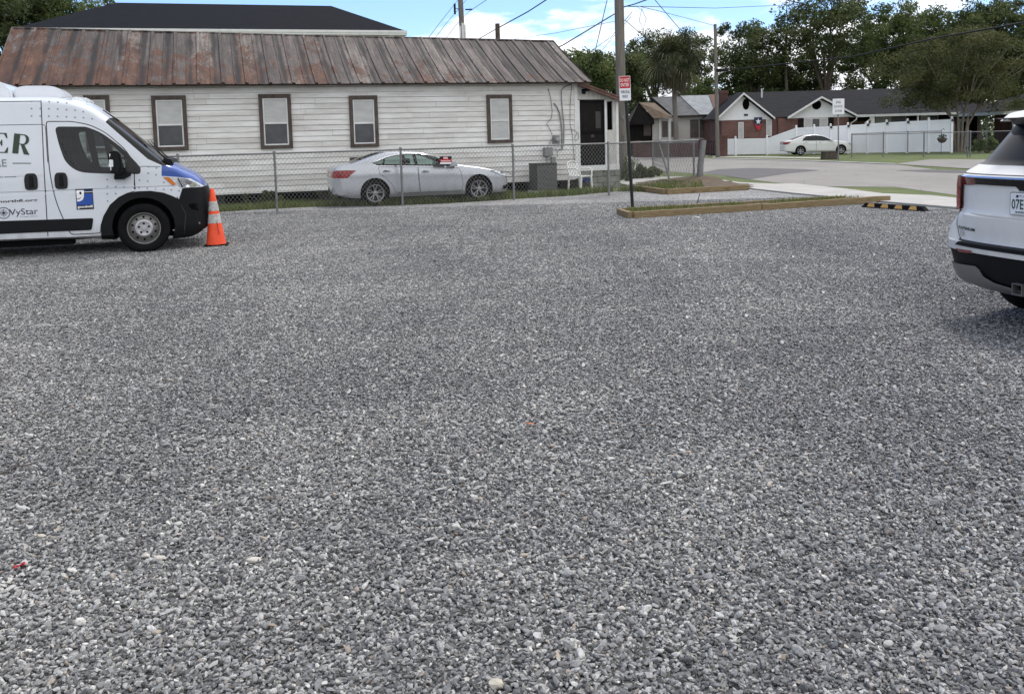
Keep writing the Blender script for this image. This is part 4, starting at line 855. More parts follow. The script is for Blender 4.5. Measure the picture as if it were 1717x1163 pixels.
def vinyl_fence():
    pts = [(1217, 260.4, 1.22), (1286, 259.2, 1.25), (1335, 258.4, 2.0), (1365, 258, 2.0), (1392.5, 257.6, 2.04), (1421.5, 257.2, 2.08), (1454, 256.8, 2.12), (1486, 256.4, 2.16), (1521, 256, 2.2), (1556.5, 255.6, 2.25), (1595, 255.2, 2.3)]
    P = [(G(x, y), h) for x, y, h in pts]; hp = 0
    t = thing('vinyl_fence', 'long white vinyl privacy fence stepping up behind the white saloon', 'fence', P[0][0], 0); o = P[0][0]
    top = [V(x, yt, P[i][0].y).z for i, (x, yt) in enumerate(((1217, 233), (1286, 232), (1335, 214.5), (1365, 213), (1392.5, 212), (1421.5, 210), (1454, 208), (1486, 205.5), (1521, 203.5), (1556.5, 202), (1595, 200)))]
    for i in range(len(P)-1):
        a, c = P[i][0]-o, P[i+1][0]-o; za, zc = top[i], top[i+1]; d = (c-a).normalized(); n = Vector((-d.y, d.x, 0))*.02
        if i == 1:
            pass
        b = MB(); L_ = (c-a).length; k = max(2, int(L_/.30))
        for j in range(k):
            s0, s1 = j/k, (j+1)/k; p, q = a.lerp(c, s0), a.lerp(c, s1); g = d*.002; z0, z1 = za+(zc-za)*s0-.12, za+(zc-za)*s1-.12
            vs = [p+g-n, q-g-n, q-g+n, p+g+n]; b.add([(v.x, v.y, .05) for v in vs]+[(vs[0].x, vs[0].y, z0), (vs[1].x, vs[1].y, z1), (vs[2].x, vs[2].y, z1), (vs[3].x, vs[3].y, z0)], [(0,1,5,4),(1,2,6,5),(2,3,7,6),(3,0,4,7)])
        b.build('fence_panel', M['vinyl'], t)
        b = MB(); n2 = n*1.9
        for zl, zh, z2l, z2h in ((za-.14, za, zc-.14, zc), (.03, .17, .03, .17)):
            b = MB(); b.add([(p.x, p.y, z) for p, z in ((a-n2, zl), (c-n2, z2l), (c+n2, z2l), (a+n2, zl), (a-n2, zh), (c-n2, z2h), (c+n2, z2h), (a+n2, zh))], [(0,3,2,1),(4,5,6,7),(0,1,5,4),(1,2,6,5),(2,3,7,6),(3,0,4,7)])
            b.build('fence_rail', M['vinyl'], t)
    extra = [(P[0][0].lerp(P[1][0], .24), top[0])]
    for i, (p, _h) in enumerate(P+extra):
        q = p-o; z = (top+[top[0]])[i]; b = MB(); b.box(q.x-.07, q.x+.07, q.y-.07, q.y+.07, -.03, z+.05); b.build('fence_post', M['vinyl'], t)
        b = MB(); b.lathe([(.06, 0), (.045, .02), (.07, .05), (.075, .085), (.055, .12), (0, .135)], 12, 'z', (q.x, q.y, z+.05), cap=False); b.build('post_cap', M['vinyl'], t, 50)
        if i in (4, 5, 6, 7, 8, 10): b = MB(); b.box(q.x-.06, q.x+.06, q.y-.16, q.y-.07, z-.14, z+.02); b.build('solar_lamp', M['ac'], t)
vinyl_fence()
def far_fences():
    P = [G(1428, 264.4), G(1481, 264.2), G(1549, 264), G(1622, 263.6), G(1700, 263), G(1800, 262.5)]
    fence_run('chain_link_fence', 'chain-link yard fence on the grass in front of the white vinyl fence', P, 1.30, P[:2]+P[2:3]+P[3:4]+[G(1626.5, 263.6)]+P[4:], pr=.035, r=.0018, pitch=.14, mesh_mat='galv_mesh')
    P = [G(1428, 264.4), G(1481, 257.5), G(1522, 256.5), G(1597, 255.0)]
    fence_run('chain_link_fence', 'second chain-link run slanting back towards the end of the vinyl fence', P, 1.35, P[1:3], pr=.035, r=.0018, pitch=.14, mesh_mat='galv_mesh')
far_fences()
# porch of the next house at the right edge
t = thing('neighbour_porch', 'dark roofed porch with white fascia and post at the right edge', 'porch', (V(1682, 180, 60).x, 60, 0), 0)
b = MB(); z = V(1700, 186, 60).z; b.box(0, 9, -.06, .0, z-.22, z).box(-.06, 0, 0, 7, z-.22, z); b.build('fascia', M['white_trim'], t); b = MB(); b.add([(-.1, -.1, z+.01), (9.2, -.1, z+.01), (9.2, 7, z+.01), (-.1, 7, z+.01), (3.4, 3.4, z+1.25), (6, 3.4, z+1.25)], [(0,1,5,4),(1,2,5),(2,3,4,5),(3,0,4)]); b.build('roof', M['shingle'], t)
b = MB(); x = V(1704, 200, 60).x-V(1682, 180, 60).x; b.box(x-.10, x+.10, .1, .3, -.03, z-.2); b.build('porch_post', M['white_trim'], t); b = MB(); b.box(3.2, 9, 2.5, 7, -.03, z); b.build('wall', M['brick'], t)

# ================================================================== POLES AND WIRES
def pole(name, label, base, top_px, r0_, r1_, cat='utility pole', lean=None, zt=None, mt='pole', group=None):
    t = thing(name, label, cat, base, 0, None); 
    top = V(top_px[0], top_px[1], base.y); top = top-base
    if zt: k = zt/top.z; top = Vector((top.x*k, 0, zt))
    b = MB(); n = 9; b.tube([(top.x*i/n, 0, top.z*i/n-.1*(i == 0)) for i in range(n+1)], [r0_+(r1_-r0_)*i/n for i in range(n+1)], 16); b.build('shaft', M[mt], t, 50); return t, base+top
pb = G(1044, 297); main, ptop = pole('utility_pole', 'thick weathered wooden utility pole beside the porch, running out of the frame top', pb, (1038, 0), .20, .165, zt=10.5)
k0 = V(1050, 12, pb.y)-pb
b = MB(); b.tube([(k0.x-.05, -.15, k0.z), (k0.x+.35, -.18, k0.z-.02)], .015, 6).tube([(k0.x+.35, -.18, k0.z), (k0.x+.55, -.2, k0.z-.15), (k0.x+.45, -.2, k0.z-.55), (k0.x+.60, -.2, k0.z-.85), (k0.x+.72, -.2, k0.z-.5), (k0.x+.55, -.2, k0.z-.1)], .009, 5); b.build('cable_bracket', M['wire'], main)
b = MB(); b.cyl((k0.x*.3, -.21, 1.2), (k0.x*.3+.0, -.21, 1.6), .02, n=6).box(-.03, .06, -.24, -.18, 2.2, 2.35); b.build('pole_tag', M['galv'], main)
mb = G(1203.5, 263.5); mid, mtop = pole('utility_pole', 'slimmer wooden utility pole standing by the brick pier across the street', mb, (1199, 41), .14, .10)
q = V(1203, 118, mb.y)-mb; b = MB(); b.box(q.x-.1, q.x+.65, -.18, -.08, q.z-.09, q.z+.09); b.build('equipment_arm', M['wire'], mid)
lb = Vector((V(777, 60, 52).x+.1, 52, 0)); lp, ltop = pole('utility_pole', 'dark utility pole with white conduits rising behind the rusty roof', lb, (772, 0), .17, .14, zt=13)
q = V(776, 50, 52)-lb; b = MB(); b.cyl((q.x+.02, -.18, 0), (q.x, -.18, q.z+.35), .07, n=8).cyl((q.x+.17, -.15, 0), (q.x+.13, -.16, q.z+.25), .05, n=8).cyl((q.x-.13, -.15, 0), (q.x-.14, -.16, q.z+.2), .05, n=8); b.build('conduit_guard', M['white_trim'], lp, 50)
q = V(776, 17, 52)-lb; b = MB(); b.cyl((q.x+.15, -.1, q.z), (q.x+.55, -.12, q.z), .04, n=6).cyl((q.x-.45, -.1, q.z-.25), (q.x-.45, -.1, q.z+.35), .06, n=8).cyl((q.x-.45, -.1, q.z+.1), (q.x-.1, -.1, q.z), .02, n=5); b.build('insulator', M['wire'], lp)
sb = Vector((V(834, 60, 40).x, 40, 0)); spz, sptop = pole('utility_pole', 'short dark round-topped pole just above the roof ridge', sb, (834, 40), .13, .10, mt='bark')
def wire(label, pts, r=.012, sag=0.0, n=14):
    P = []
    for i in range(len(pts)-1):
        for j in range(n): u = j/n; p = pts[i].lerp(pts[i+1], u); p.z -= sag*4*u*(1-u); P.append(p)
    P.append(pts[-1]); b = MB(); b.tube(P, r, 5); o = b.build('overhead_wire', M['wire'], None, 60); tag(o, label, 'wire', 'overhead wires'); return o
k = pb+k0+Vector((.35, -.18, 0)); kz = pb.y-.2
wire('thick cable rising from the short pole over the roof towards the top of the frame', [sptop+Vector((.1, 0, -.15)), V(885, 20, 36.5), V(916, 0, 35.5), V(1000, -60, 34)], .024)
wire('cable running from the short pole down behind the rusty roof ridge', [sptop+Vector((-.1, 0, -.25)), V(802, 66, 41), V(760, 90, 42)], .018)
wire('heavy cable climbing from the roof end to the thick utility pole', [V(900, 96, 30.5), V(944, 76, 31), V(1030, 24, pb.y)], .022)
wire('heavy twisted cable leaving the thick utility pole towards the upper right', [V(1046, 12, kz), V(1062, 8, kz), V(1090, -2, 31), V(1180, -40, 26)], .022)
wire('long level wire crossing the sky from the thick pole to the right', [V(1066, 11, kz), V(1200, 14, 50), V(1360, 7, 62), V(1500, -6, 72)], .014)
wire('sagging wire from the thick pole to the top of the slimmer pole', [V(1072, 11, kz), V(1110, 20, 45), mtop+Vector((0, 0, -.1))], .012)
wire('thin wire slanting down through the trees behind the palm', [V(1098, 0, 40), V(1132, 40, 46), V(1150, 60, 52)], .016)
wire('guy wire slanting from the frame top to the ground left of the thick pole', [V(1018, 0, 31), V(997, 90, 31), V(978, 145, 31), V(975, 175, 31)], .014)
wire('thin service wire dropping left from the thick pole bracket', [V(1060, 20, kz), V(1025, 62, 36), V(985, 90, 40)], .011)
wire('faint lower service wire falling left behind the thick pole', [V(1058, 28, kz), V(1000, 95, 36), V(975, 130, 38)], .008)
wire('thin wire dropping to the right below the pole bracket', [V(1048, 34, kz), V(1078, 60, 45), V(1110, 92, 58)], .012)
wire('wire falling from the left pole to the ridge, nearest the building', [V(768, 0, 51), V(738, 38, 46), V(715, 68, 43)], .012)
wire('middle wire falling from the left pole behind the ridge', [V(782, 0, 51), V(748, 40, 46), V(728, 66, 43)], .012)
wire('inner wire falling from the left pole behind the ridge', [V(786, 20, 51), V(765, 42, 47), V(748, 64, 43)], .012)
wire('wire rising from the left pole crossarm to the frame top', [V(786, 20, 51.9), V(816, 0, 48), V(850, -25, 45)], .015)
wire('faint long wire behind the roof reaching across the clouds', [V(862, 66, 48), V(930, 56, 50), V(1031, 36, 53)], .012)
wire('black cable sweeping across the trees on the right to the frame edge', [V(1206, 119, mb.y), V(1270, 112, 52), V(1430, 95, 40), V(1560, 66, 31), V(1717, 38, 24), V(1900, 5, 18)], .030)
wire('short dark cable at the top of the frame above the right trees', [V(1318, 0, 50), V(1350, 8, 52), V(1365, 12, 55)], .03)

# ================================================================== SIGNS
def sign_text(t, rows, y, mt, x0=0):
    for txt, z0, z1, wd in rows:
        b = textbm(txt, 1.0, .004); xs = [v.co.x for v in b.verts]; ys = [v.co.y for v in b.verts]; a0, a1, c0, c1 = min(xs), max(xs), min(ys), max(ys)
        for v in b.verts: v.co = (x0-wd/2+(v.co.x-a0)/(a1-a0)*wd, y, z0+(v.co.y-c0)/(c1-c0)*(z1-z0))
        bm_obj(b, 'sign_lettering', M[mt], t)
sg = G(1061.5, 358.5); top = V(1047.5, 128, sg.y); hgt = top.z
lean = atan2((V(1061.5, 300, sg.y).x-V(1050, 170, sg.y).x), V(1050, 170, sg.y).z-V(1061.5, 300, sg.y).z)
bl = V(1050, 170, sg.y)
t = thing('road_sign', 'red and white DO NOT ENTER sign on a black post by the timber edging', 'sign', sg)
dx = bl.x-sg.x; dz = bl.z
b = MB(); u = Vector((dx, 0, dz)); b.tube([(0, 0, -.05), u*1.0, u*1.12], .033, 8); b.build('post', M['post_green'], t)
st = thing('tmp', 'x', 'x', (0, 0, 0)); 
for k_ in ('label', 'category'): del st[k_]
bpy.data.objects.remove(st)
W2_, H2_ = V(1057.3, 150, sg.y).x-V(1038.3, 150, sg.y).x, top.z-V(1048, 169, sg.y).z
cx_ = (V(1057.3, 150, sg.y).x+V(1038.3, 150, sg.y).x)/2-sg.x; zc = top.z-H2_
def tilt(o): o.location = (cx_, -.045, zc); o.rotation_euler = (0, -radians(1.2), 0); return o
b = MB(); b.prism(roundpoly([(-W2_/2, 0), (W2_/2, 0), (W2_/2, H2_), (-W2_/2, H2_)], .02), -.004, 0); pl = tilt(b.build('sign_plate', M['sign_white'], t))
b = MB(); b.prism(roundpoly([(-W2_/2+.008, H2_*.50), (W2_/2-.008, H2_*.50), (W2_/2-.008, H2_-.008), (-W2_/2+.008, H2_-.008)], .015), -.0065, -.0045); b.build('red_panel', M['sign_red'], pl)
sign_text(pl, [('DO NOT', H2_*.765, H2_*.90, W2_*.82), ('ENTER', H2_*.575, H2_*.71, W2_*.72)], -.0085, 'ink_white'); sign_text(pl, [('WRONG', H2_*.29, H2_*.42, W2_*.80), ('WAY', H2_*.10, H2_*.235, W2_*.52)], -.0085, 'ink_black')
s2 = G(1406, 269.5); Yz = s2.y
t = thing('road_sign', 'white END SCHOOL ZONE sign on a thin metal post by the far verge', 'sign', s2)
tl, br = V(1395.5, 166, Yz), V(1415, 191.5, Yz); w_, h_ = br.x-tl.x, tl.z-br.z; cx = (tl.x+br.x)/2-s2.x
b = MB(); b.cyl((0, 0, -.05), (cx, 0, tl.z-.1), .035, n=8); b.build('post', M['galv'], t)
b = MB(); b.prism(roundpoly([(cx-w_/2, br.z), (cx+w_/2, br.z), (cx+w_/2, tl.z), (cx-w_/2, tl.z)], .04), -.055, -.045); pl = b.build('sign_plate', M['sign_white'], t)
sign_text(pl, [('END', br.z+h_*.70, br.z+h_*.85, w_*.42), ('SCHOOL', br.z+h_*.43, br.z+h_*.58, w_*.74), ('ZONE', br.z+h_*.14, br.z+h_*.29, w_*.58)], -.0575, 'ink_black', cx)
p = G(1390, 266.5); t = thing('utility_box', 'small brown box on the verge below the school zone sign', 'box', p); b = MB(); b.prism([(-.42, -.03), (.42, -.03), (.40, .36), (-.38, .38)], -.2, .2).box(-.44, .44, -.22, .22, .37, .42); b.build('casing', M['bark'], t, bev=.02)

# ================================================================== CONE, STOP, TIMBERS
p = G(363, 412.5); p.z = .0; t = thing('traffic_cone', 'orange traffic cone with two grubby white bands in front of the van bumper', 'traffic cone', p, radians(12), rx=0, ry=radians(-1.2))
b = MB(); b.lathe([(.150, .035), (.147, .06), (.105, .36)], 36, 'z', cap=False); b.lathe([(.085, .515), (.080, .555)], 36, 'z', cap=False).lathe([(.058, .715), (.030, .90), (.026, .905), (.020, .90)], 36, 'z', cap=False).lathe([(.105, .36), (.085, .515)], 36, 'z', cap=False).lathe([(.08, .555), (.058, .715)], 36, 'z', cap=False); b.build('cone_body', M['cone'], t, 60)
b = MB(); b.lathe([(.1065, .368), (.0865, .512)], 36, 'z', cap=False); b.build('reflective_band', M['cone_white'], t, 60); b = MB(); b.lathe([(.0815, .56), (.0605, .71)], 36, 'z', cap=False); b.build('reflective_band', M['cone_white'], t, 60)
b = MB(); b.prism(roundpoly([(-.18, -.18), (.18, -.18), (.18, .18), (-.18, .18)], .04), -.004, .035, 'z'); b.build('base', M['rubber'], t, bev=.008)
b = MB(); b.tube([(.045, -.11, .40), (.055, -.125, .30), (.07, -.135, .20)], .004, 4); b.build('crack', M['trim'], t)
a, c = G(1447, 348), G(1556, 356); d = c-a; L_ = d.xy.length
t = thing('wheel_stop', 'black rubber wheel stop with yellow patches on the gravel beside the white vehicle', 'wheel stop', a, atan2(d.y, d.x))
b = MB(); hw_, hh = .085, .105
pr = [(-hw_, 0), (hw_, 0), (hw_*.55, hh), (-hw_*.55, hh)]; vs = [(0, y, z) for y, z in pr]+[(L_, y, z) for y, z in pr]; vs[2] = (.10, hw_*.55, hh); vs[3] = (.10, -hw_*.55, hh); vs[6] = (L_-.10, hw_*.55, hh); vs[7] = (L_-.10, -hw_*.55, hh)
b.add(vs, [(0,1,2,3),(4,7,6,5),(0,4,5,1),(1,5,6,2),(2,6,7,3),(3,7,4,0)]); b.build('stop_body', M['rubber'], t, bev=.008)
for k in range(4):
    x = L_*(.13+.215*k); n_ = Vector((0, -hh, hw_*.45)).normalized()*.004; w2 = .13
    f = lambda u, s: Vector((s, -hw_+hw_*.45*u, hh*u))+Vector((0, -.004, .002))
    b = MB(); b.add([f(.30, x-.03), f(.30, x+w2+.03), f(.97, x+w2), f(.97, x)], [(0, 1, 2, 3)]); b.build('reflective_patch', M['yellow'], t)
def timber(label, a, c, w_=.10, h=.13, z0=0.0, zt=0.0, group='landscape timbers'):
    d = c-a; L_ = d.xy.length; t = thing('timber_beam', label, 'timber beam', (a.x, a.y, z0), atan2(d.y, d.x), group)
    rr_ = random.Random(int(L_*100)); b = MB(); n = 8; vs = []
    for i in range(n+1): x = L_*i/n; y = rr_.uniform(-.006, .006); z = rr_.uniform(-.004, .004)+zt*i/n; vs += [(x, y-w_/2, z), (x, y+w_/2, z), (x, y+w_/2, z+h), (x, y-w_/2, z+h)]
    b.add(vs, [(i*4+j, i*4+(j+1) % 4, i*4+4+(j+1) % 4, i*4+4+j) for i in range(n) for j in range(4)]+[(3, 2, 1, 0), (n*4, n*4+1, n*4+2, n*4+3)]); b.build('beam', M['timber'], t, bev=.008)
    return t
A0, A1, B0, B1 = G(1062, 367), G(1452, 342.5), G(1038, 360.5), G(1452, 336.5)
B1 = A1+(B0-A0)*.9
timber('long front timber of the near planter, nearest the camera', A0, A0.lerp(A1, .52), zt=.01); timber('second front timber of the near planter with the wheel stop at its end', A0.lerp(A1, .522)+Vector((0, .01, .0)), A1, zt=.02)
tt = timber('loose end timber lying beyond the wheel stop, lying past the planter end', A1+Vector((-.9, .18, 0)), G(1491, 337.5), h=.12); 
timber('short timber closing the left end of the near planter beside the signpost', B0+Vector((0, .05, 0)), A0+Vector((-.06, .02, 0)))
timber('back timber of the near planter half hidden by grass', B0+Vector((.08, .05, 0)), B1)
C0, C1, C2 = G(1060, 318.5), G(1118, 326), G(1254, 318.5)
timber('left timber of the far planter running towards the fence', C0, C1+Vector((-.05, .05, 0)), h=.14); timber('front timber of the far planter below the leaning post', C1, C2, h=.14)
pl_in = [A0+Vector((.0, .12, 0)), A1+Vector((0, .12, 0)), B1, B0+Vector((.15, 0, 0))]
def mound(name, P, z, m, amp=.03, res=.12, seed=0, peak=None):
    xs = [p.x for p in P]; ys = [p.y for p in P]; x0, x1, y0, y1 = min(xs), max(xs), min(ys), max(ys); nx, ny = max(3, int((x1-x0)/res)), max(3, int((y1-y0)/res)); PP = [(p.x, p.y) for p in P]
    b = bmesh.new(); g = {}
    for i in range(nx+1):
        for j in range(ny+1):
            x, y = x0+(x1-x0)*i/nx, y0+(y1-y0)*j/ny; zz = z+amp*mnoise.noise(Vector((x*2.2, y*2.2, seed)))
            if peak: dd = (Vector((x, y, 0))-peak[0]).xy.length; zz += peak[1]*math.exp(-(dd/peak[2])**2)
            g[i, j] = b.verts.new((x, y, zz))
    for i in range(nx):
        for j in range(ny):
            cx, cy = x0+(x1-x0)*(i+.5)/nx, y0+(y1-y0)*(j+.5)/ny
            if inpoly(cx, cy, PP): b.faces.new([g[i, j], g[i+1, j], g[i+1, j+1], g[i, j+1]])
    bmesh.ops.delete(b, geom=[v for v in b.verts if not v.link_faces], context='VERTS'); o = bm_obj(b, name, m, None, 60); o['kind'] = 'structure'; return o
mound('soil', pl_in, .09, M['soil'], .015)
far_pl = [C0, C1, C2, G(1262, 314), G(1180, 305), G(1110, 305), G(1065, 311)]
mound('soil', far_pl, .08, M['soil'], .03, .2, 3, (corner, .16, 1.1))
b = MB(); q = G(1171, 345); b.cyl((q.x, q.y+.15, .02), (q.x+.06, q.y+.12, .26), .010, .008, 6); o = b.build('stake', M['trim'], None); tag(o, 'short dark metal stake sticking up from the near planter', 'stake')
grass_strip('planter_grass', pl_in, 2600, .10, 'thin grass growing along the near timber planter', 21, .08, w_=.004)
grass_strip('planter_grass', [C0, C1+Vector((.2, .3, 0)), C1.lerp(C2, .5)+Vector((0, .5, 0)), G(1175, 309), G(1110, 309)], 2200, .08, 'tufty grass on the far planter mound', 22, .10, w_=.005)
fg = [FA+fd*(-14)-Vector((-sin(HR), cos(HR), 0))*1.4]+[fa[i]+Vector((0, -.12, 0)) for i in range(2, 11)]+[pe+Vector((1.8, .5, 0)), pe+Vector((0, 2.0, 0)), FA+fd*(-14)+Vector((0, 2.4, 0))]
grass_strip('verge_grass', fg, 44000, .19, 'uneven grass and weeds along the foot of the chain-link fence', 23, -.03, w_=.007)
def loft_x(xs, fn, low=(.30, .42, .55, .70, .85, .955, .962, .990, .998, 1.1), ref=1.12, nup=9):
    """fn(x) -> dict(zb, zt, w, rz, ry, g, crown).  Closed surface from ribs across the car."""
    v = []; f = []; n = None
    for x in xs:
        q = fn(x); zb, zt, w = q['zb'], q['zt'], q['w']; rz = min(q['rz'], (zt-zb)*.45); ry = min(q['ry'], w*.6); cr = q.get('crown', .03); g = q['g']
        top = zt-rz-cr
        if top > ref: zs = [max(z, zb+.03) if z < zb+.03 else z for z in low]+[ref+(top-ref)*k/(nup-1) for k in range(nup)]
        else:
            k_ = (top-zb)/(ref-zb); base = list(low); zs = [zb+(z-zb)*k_ for z in low]+[zb+(low[-1]-zb+(ref-low[-1])*(k+1)/nup)*k_ for k in range(nup)]
        half = [(0, zb), (w*.5, zb), (w*g(zb)*.93, zb)]+[(w*g(z), z) for z in zs]
        wt = w*g(top)
        for k in range(1, 8):
            a = k/8*pi/2; e = .85
            half.append((wt-ry+ry*cos(a)**e, top+rz*sin(a)**e))
        for k in range(0, 5):
            yy = (wt-ry)*(1-k/5); half.append((yy, top+rz+cr*(1-(yy/max(wt-ry, 1e-4))**2)))
        half.append((0, zt)); n = len(half)
        ring = [(x, -a, z) for a, z in half]+[(x, a, z) for a, z in half[1:-1]][::-1]
        v += ring
    R_ = len(ring); K = len(xs)
    for i in range(K-1):
        for k in range(R_):
            f.append((i*R_+k, i*R_+(k+1) % R_, (i+1)*R_+(k+1) % R_, (i+1)*R_+k))
    f += [tuple(range(R_)), tuple((K-1)*R_+k for k in range(R_))[::-1]]
    me = bpy.data.meshes.new('t'); me.from_pydata(v, [], f); b = bmesh.new(); b.from_mesh(me); bpy.data.meshes.remove(me)
    bmesh.ops.recalc_face_normals(b, faces=b.faces); return b
def circ(cx, cz, r, n=26): return [(cx+r*cos(2*pi*k/n), cz+r*sin(2*pi*k/n)) for k in range(n)]
def wheel_well(parent, x, z, r, side, w, depth=.34, name='wheel_well'):
    b = MB(); n = 20
    prof = [(r+.02, 0), (r+.02, depth)]
    vs = []; 
    for rr_, d in prof+[(0.02, depth)]:
        for k in range(n+1):
            a = -.25+(pi+.5)*k/n; vs.append((x+rr_*cos(a), side*(w-.03-d), z+rr_*sin(a)))
    fs = [(i*(n+1)+k, i*(n+1)+k+1, (i+1)*(n+1)+k+1, (i+1)*(n+1)+k) for i in range(2) for k in range(n)]
    b.add(vs, fs); return b.build(name, M['interior'], parent)
def tyre_mesh(R, rr_, w): 
    b = MB(); h = w/2
    prof = [(rr_, -h*.7), (rr_+.012, -h*.86), (R*.5+rr_*.5, -h), (R-.035, -h*.97), (R-.008, -h*.80), (R, -h*.6), (R, h*.6), (R-.008, h*.8), (R-.035, h*.97), (R*.5+rr_*.5, h), (rr_+.012, h*.86), (rr_, h*.7)]
    b.lathe(prof, 40, 'y', cap=False)
    for k in range(36):                                        # tread sipes
        a = 2*pi*k/36; 
        for y0 in (-h*.42, h*.12):
            p = Vector((cos(a)*(R+.001), y0, sin(a)*(R+.001))); u = Vector((-sin(a), 0, cos(a)))*.012; y_ = Vector((0, h*.3, 0)); o_ = Vector((cos(a), 0, sin(a)))*.002
            b.add([p-u, p+u, p+u+y_, p-u+y_, p-u+o_, p+u+o_, p+u+y_+o_, p-u+y_+o_], [(4,5,6,7)])
    return b
def text_on(shell, txt, box, name, mt, parent, bold=0, shear=0, side=-1, axis='y', off=.005, flip=False, res=3, space=1.0):
    b = textbm(txt, 1.0, bold, 1, shear, res=res, space=space); s0, s1, z0, z1 = box
    xs = [v.co.x for v in b.verts]; ys = [v.co.y for v in b.verts]; a0, a1, c0, c1 = min(xs), max(xs), min(ys), max(ys)
    for v in b.verts:
        s = s0+(v.co.x-a0)/(a1-a0)*(s1-s0); z = z0+(v.co.y-c0)/(c1-c0)*(z1-z0)
        v.co = (s, 0, z) if axis == 'y' else (0, s, z)
    shell._drop(b, off, axis, side); return bm_obj(b, name, mt, parent)

# ================================================================== VAN
def build_van():
    c0 = G(244, 424); phi = 18.0; W_ = 1.0
    ux, uy = cos(radians(phi)), sin(radians(phi))
    t = thing('delivery_van', 'white high-roofed cargo van with blue bonnet, dotted sides and black cladding', 'van', (c0.x-uy*W_, c0.y+ux*W_, 0), radians(phi))
    U = lambda x, y: Up(x, y, (c0.x, c0.y), phi)
    U1 = lambda x, y: U(x/3.633, 120+y/3.633)
    U6 = lambda x, y: U(x/7.755, 150+y/7.755)
    U7 = lambda x, y: U(x/7.268, 280+y/7.268)
    zt = pchip([-5.05, -5.0, -4.8, -1.7, -1.27, -1.06, -.9, -.66, -.47, -.32, 0, .2, .35, .46, .58, .78, .87, .93, .965], [1.9, 2.25, 2.36, 2.39, 2.385, 2.37, 2.345, 2.265, 2.13, 2.0, 1.70, 1.515, 1.385, 1.335, 1.265, 1.155, 1.06, .95, .80])
    zb = pchip([-5.05, -4.9, -1, .4, .6, .8, .9, .965], [.45, .34, .27, .19, .19, .26, .38, .50])
    w = pchip([-5.05, -5.0, -4.85, -.5, 0, .25, .45, .62, .76, .86, .92, .95, .965], [.88, .94, .995, 1.0, 1.0, .985, .955, .90, .815, .69, .54, .38, .12])
    def g(z):
        if z < 1.25: 
            v = 1-.03*max(0, (.45-z)/.2)**2*.25
            if .958 < z < .994: v -= .013
            return v
        return interp(z, [1.25, 1.6, 2.0, 2.4], [1.0, .975, .945, .915])
    def fn(x): 
        rz = interp(x, [-1.2, -.5, .2, .5, .7, .9, .965], [.10, .16, .10, .09, .12, .12, .1]); ry = interp(x, [-1.2, -.5, .3, .6, .9, .965], [.14, .22, .25, .22, .2, .08])
        return dict(zb=zb(x), zt=zt(x), w=w(x), rz=rz, ry=ry, g=g, crown=interp(x, [-1, .2, .6], [.05, .03, .03]))
    xs = [-5.05, -5.03, -5.0, -4.95, -4.85, -4.6]+list(np.linspace(-4.2, -1.4, 8))+list(np.linspace(-1.25, .3, 24))+[.36, .42, .48, .54, .60, .66, .71, .76, .80, .835, .865, .89, .91, .928, .943, .955, .965]
    sh = Shell(loft_x(xs, fn)); side = lambda c: abs(c.y) > .5 and c.z < 2.1
    holes = []
    for cx in (0.0, -3.45): holes.append(sh.carve(circ(cx, .40, .435), lambda c: abs(c.y) > .45))
    frame = roundpoly([(-1.115, 1.915), (-.70, 1.905), (-.50, 1.815), (-.215, 1.57), (.012, 1.28), (.0, 1.185), (-.57, 1.215), (-.84, 1.245), (-1.0, 1.385), (-1.075, 1.65)], [.07, .05, .1, .1, .05, .04, .3, .15, .15, .2])
    fr = sh.carve(frame, side)
    g1 = roundpoly([(-1.065, 1.865), (-.715, 1.868), (-.625, 1.262), (-.81, 1.288), (-.955, 1.42), (-1.035, 1.66)], [.06, .02, .02, .12, .1, .1])
    g2 = roundpoly([(-.615, 1.838), (-.52, 1.775), (-.29, 1.55), (-.17, 1.41), (-.22, 1.24), (-.535, 1.252)], [.02, .05, .1, .03, .02, .02])
    p1 = sh.carve(g1, side, over=(fr,)); p2 = sh.carve(g2, side, over=(fr,))
    ws = sh.carve([(-.435, 1.965), (.116, 1.405), (.315, 1.30), (.43, 1.30), (.60, 1.5), (-.1, 2.3), (-.37, 2.07)])
    hood = sh.carve([(.30, 1.30), (.292, 1.145), (.5, 1.122), (.70, 1.086), (.80, 1.02), (.885, .955), (1.1, 1.0), (1.0, 1.6), (.43, 1.6), (.43, 1.30)])
    head = sh.carve([(.30, 1.135), (.5, 1.115), (.70, 1.078), (.80, 1.005), (.835, .955), (.574, .945), (.437, 1.0)], lambda c: abs(c.y) > .42)
    arch = [(-.60, .15), (-.585, .45), (-.54, .58), (-.44, .745), (-.32, .85), (-.2, .905), (-.06, .93), (.12, .93), (.3, .895), (.42, .84), (.518, .78), (.56, .6), (.50, .15)]
    ar = sh.carve(arch, lambda c: abs(c.y) > .7)
    bump_ = sh.carve([(.574, .947), (.84, .947), (.885, .955), (1.2, .96), (1.2, .0), (.40, .0), (.45, .5), (.518, .79)])
    arr = sh.carve([(q[0]*.96-3.45, q[1]) for q in arch], lambda c: abs(c.y) > .7)
    stripe = sh.carve(roundpoly([(-2.86, .60), (-.68, .562), (-.715, .388), (-2.86, .41)], [.01, .03, .03, .01]), lambda c: abs(c.y) > .7)
    strp2 = sh.carve([(-5.2, .60), (-4.05, .60), (-4.05, .41), (-5.2, .41)], lambda c: abs(c.y) > .7)
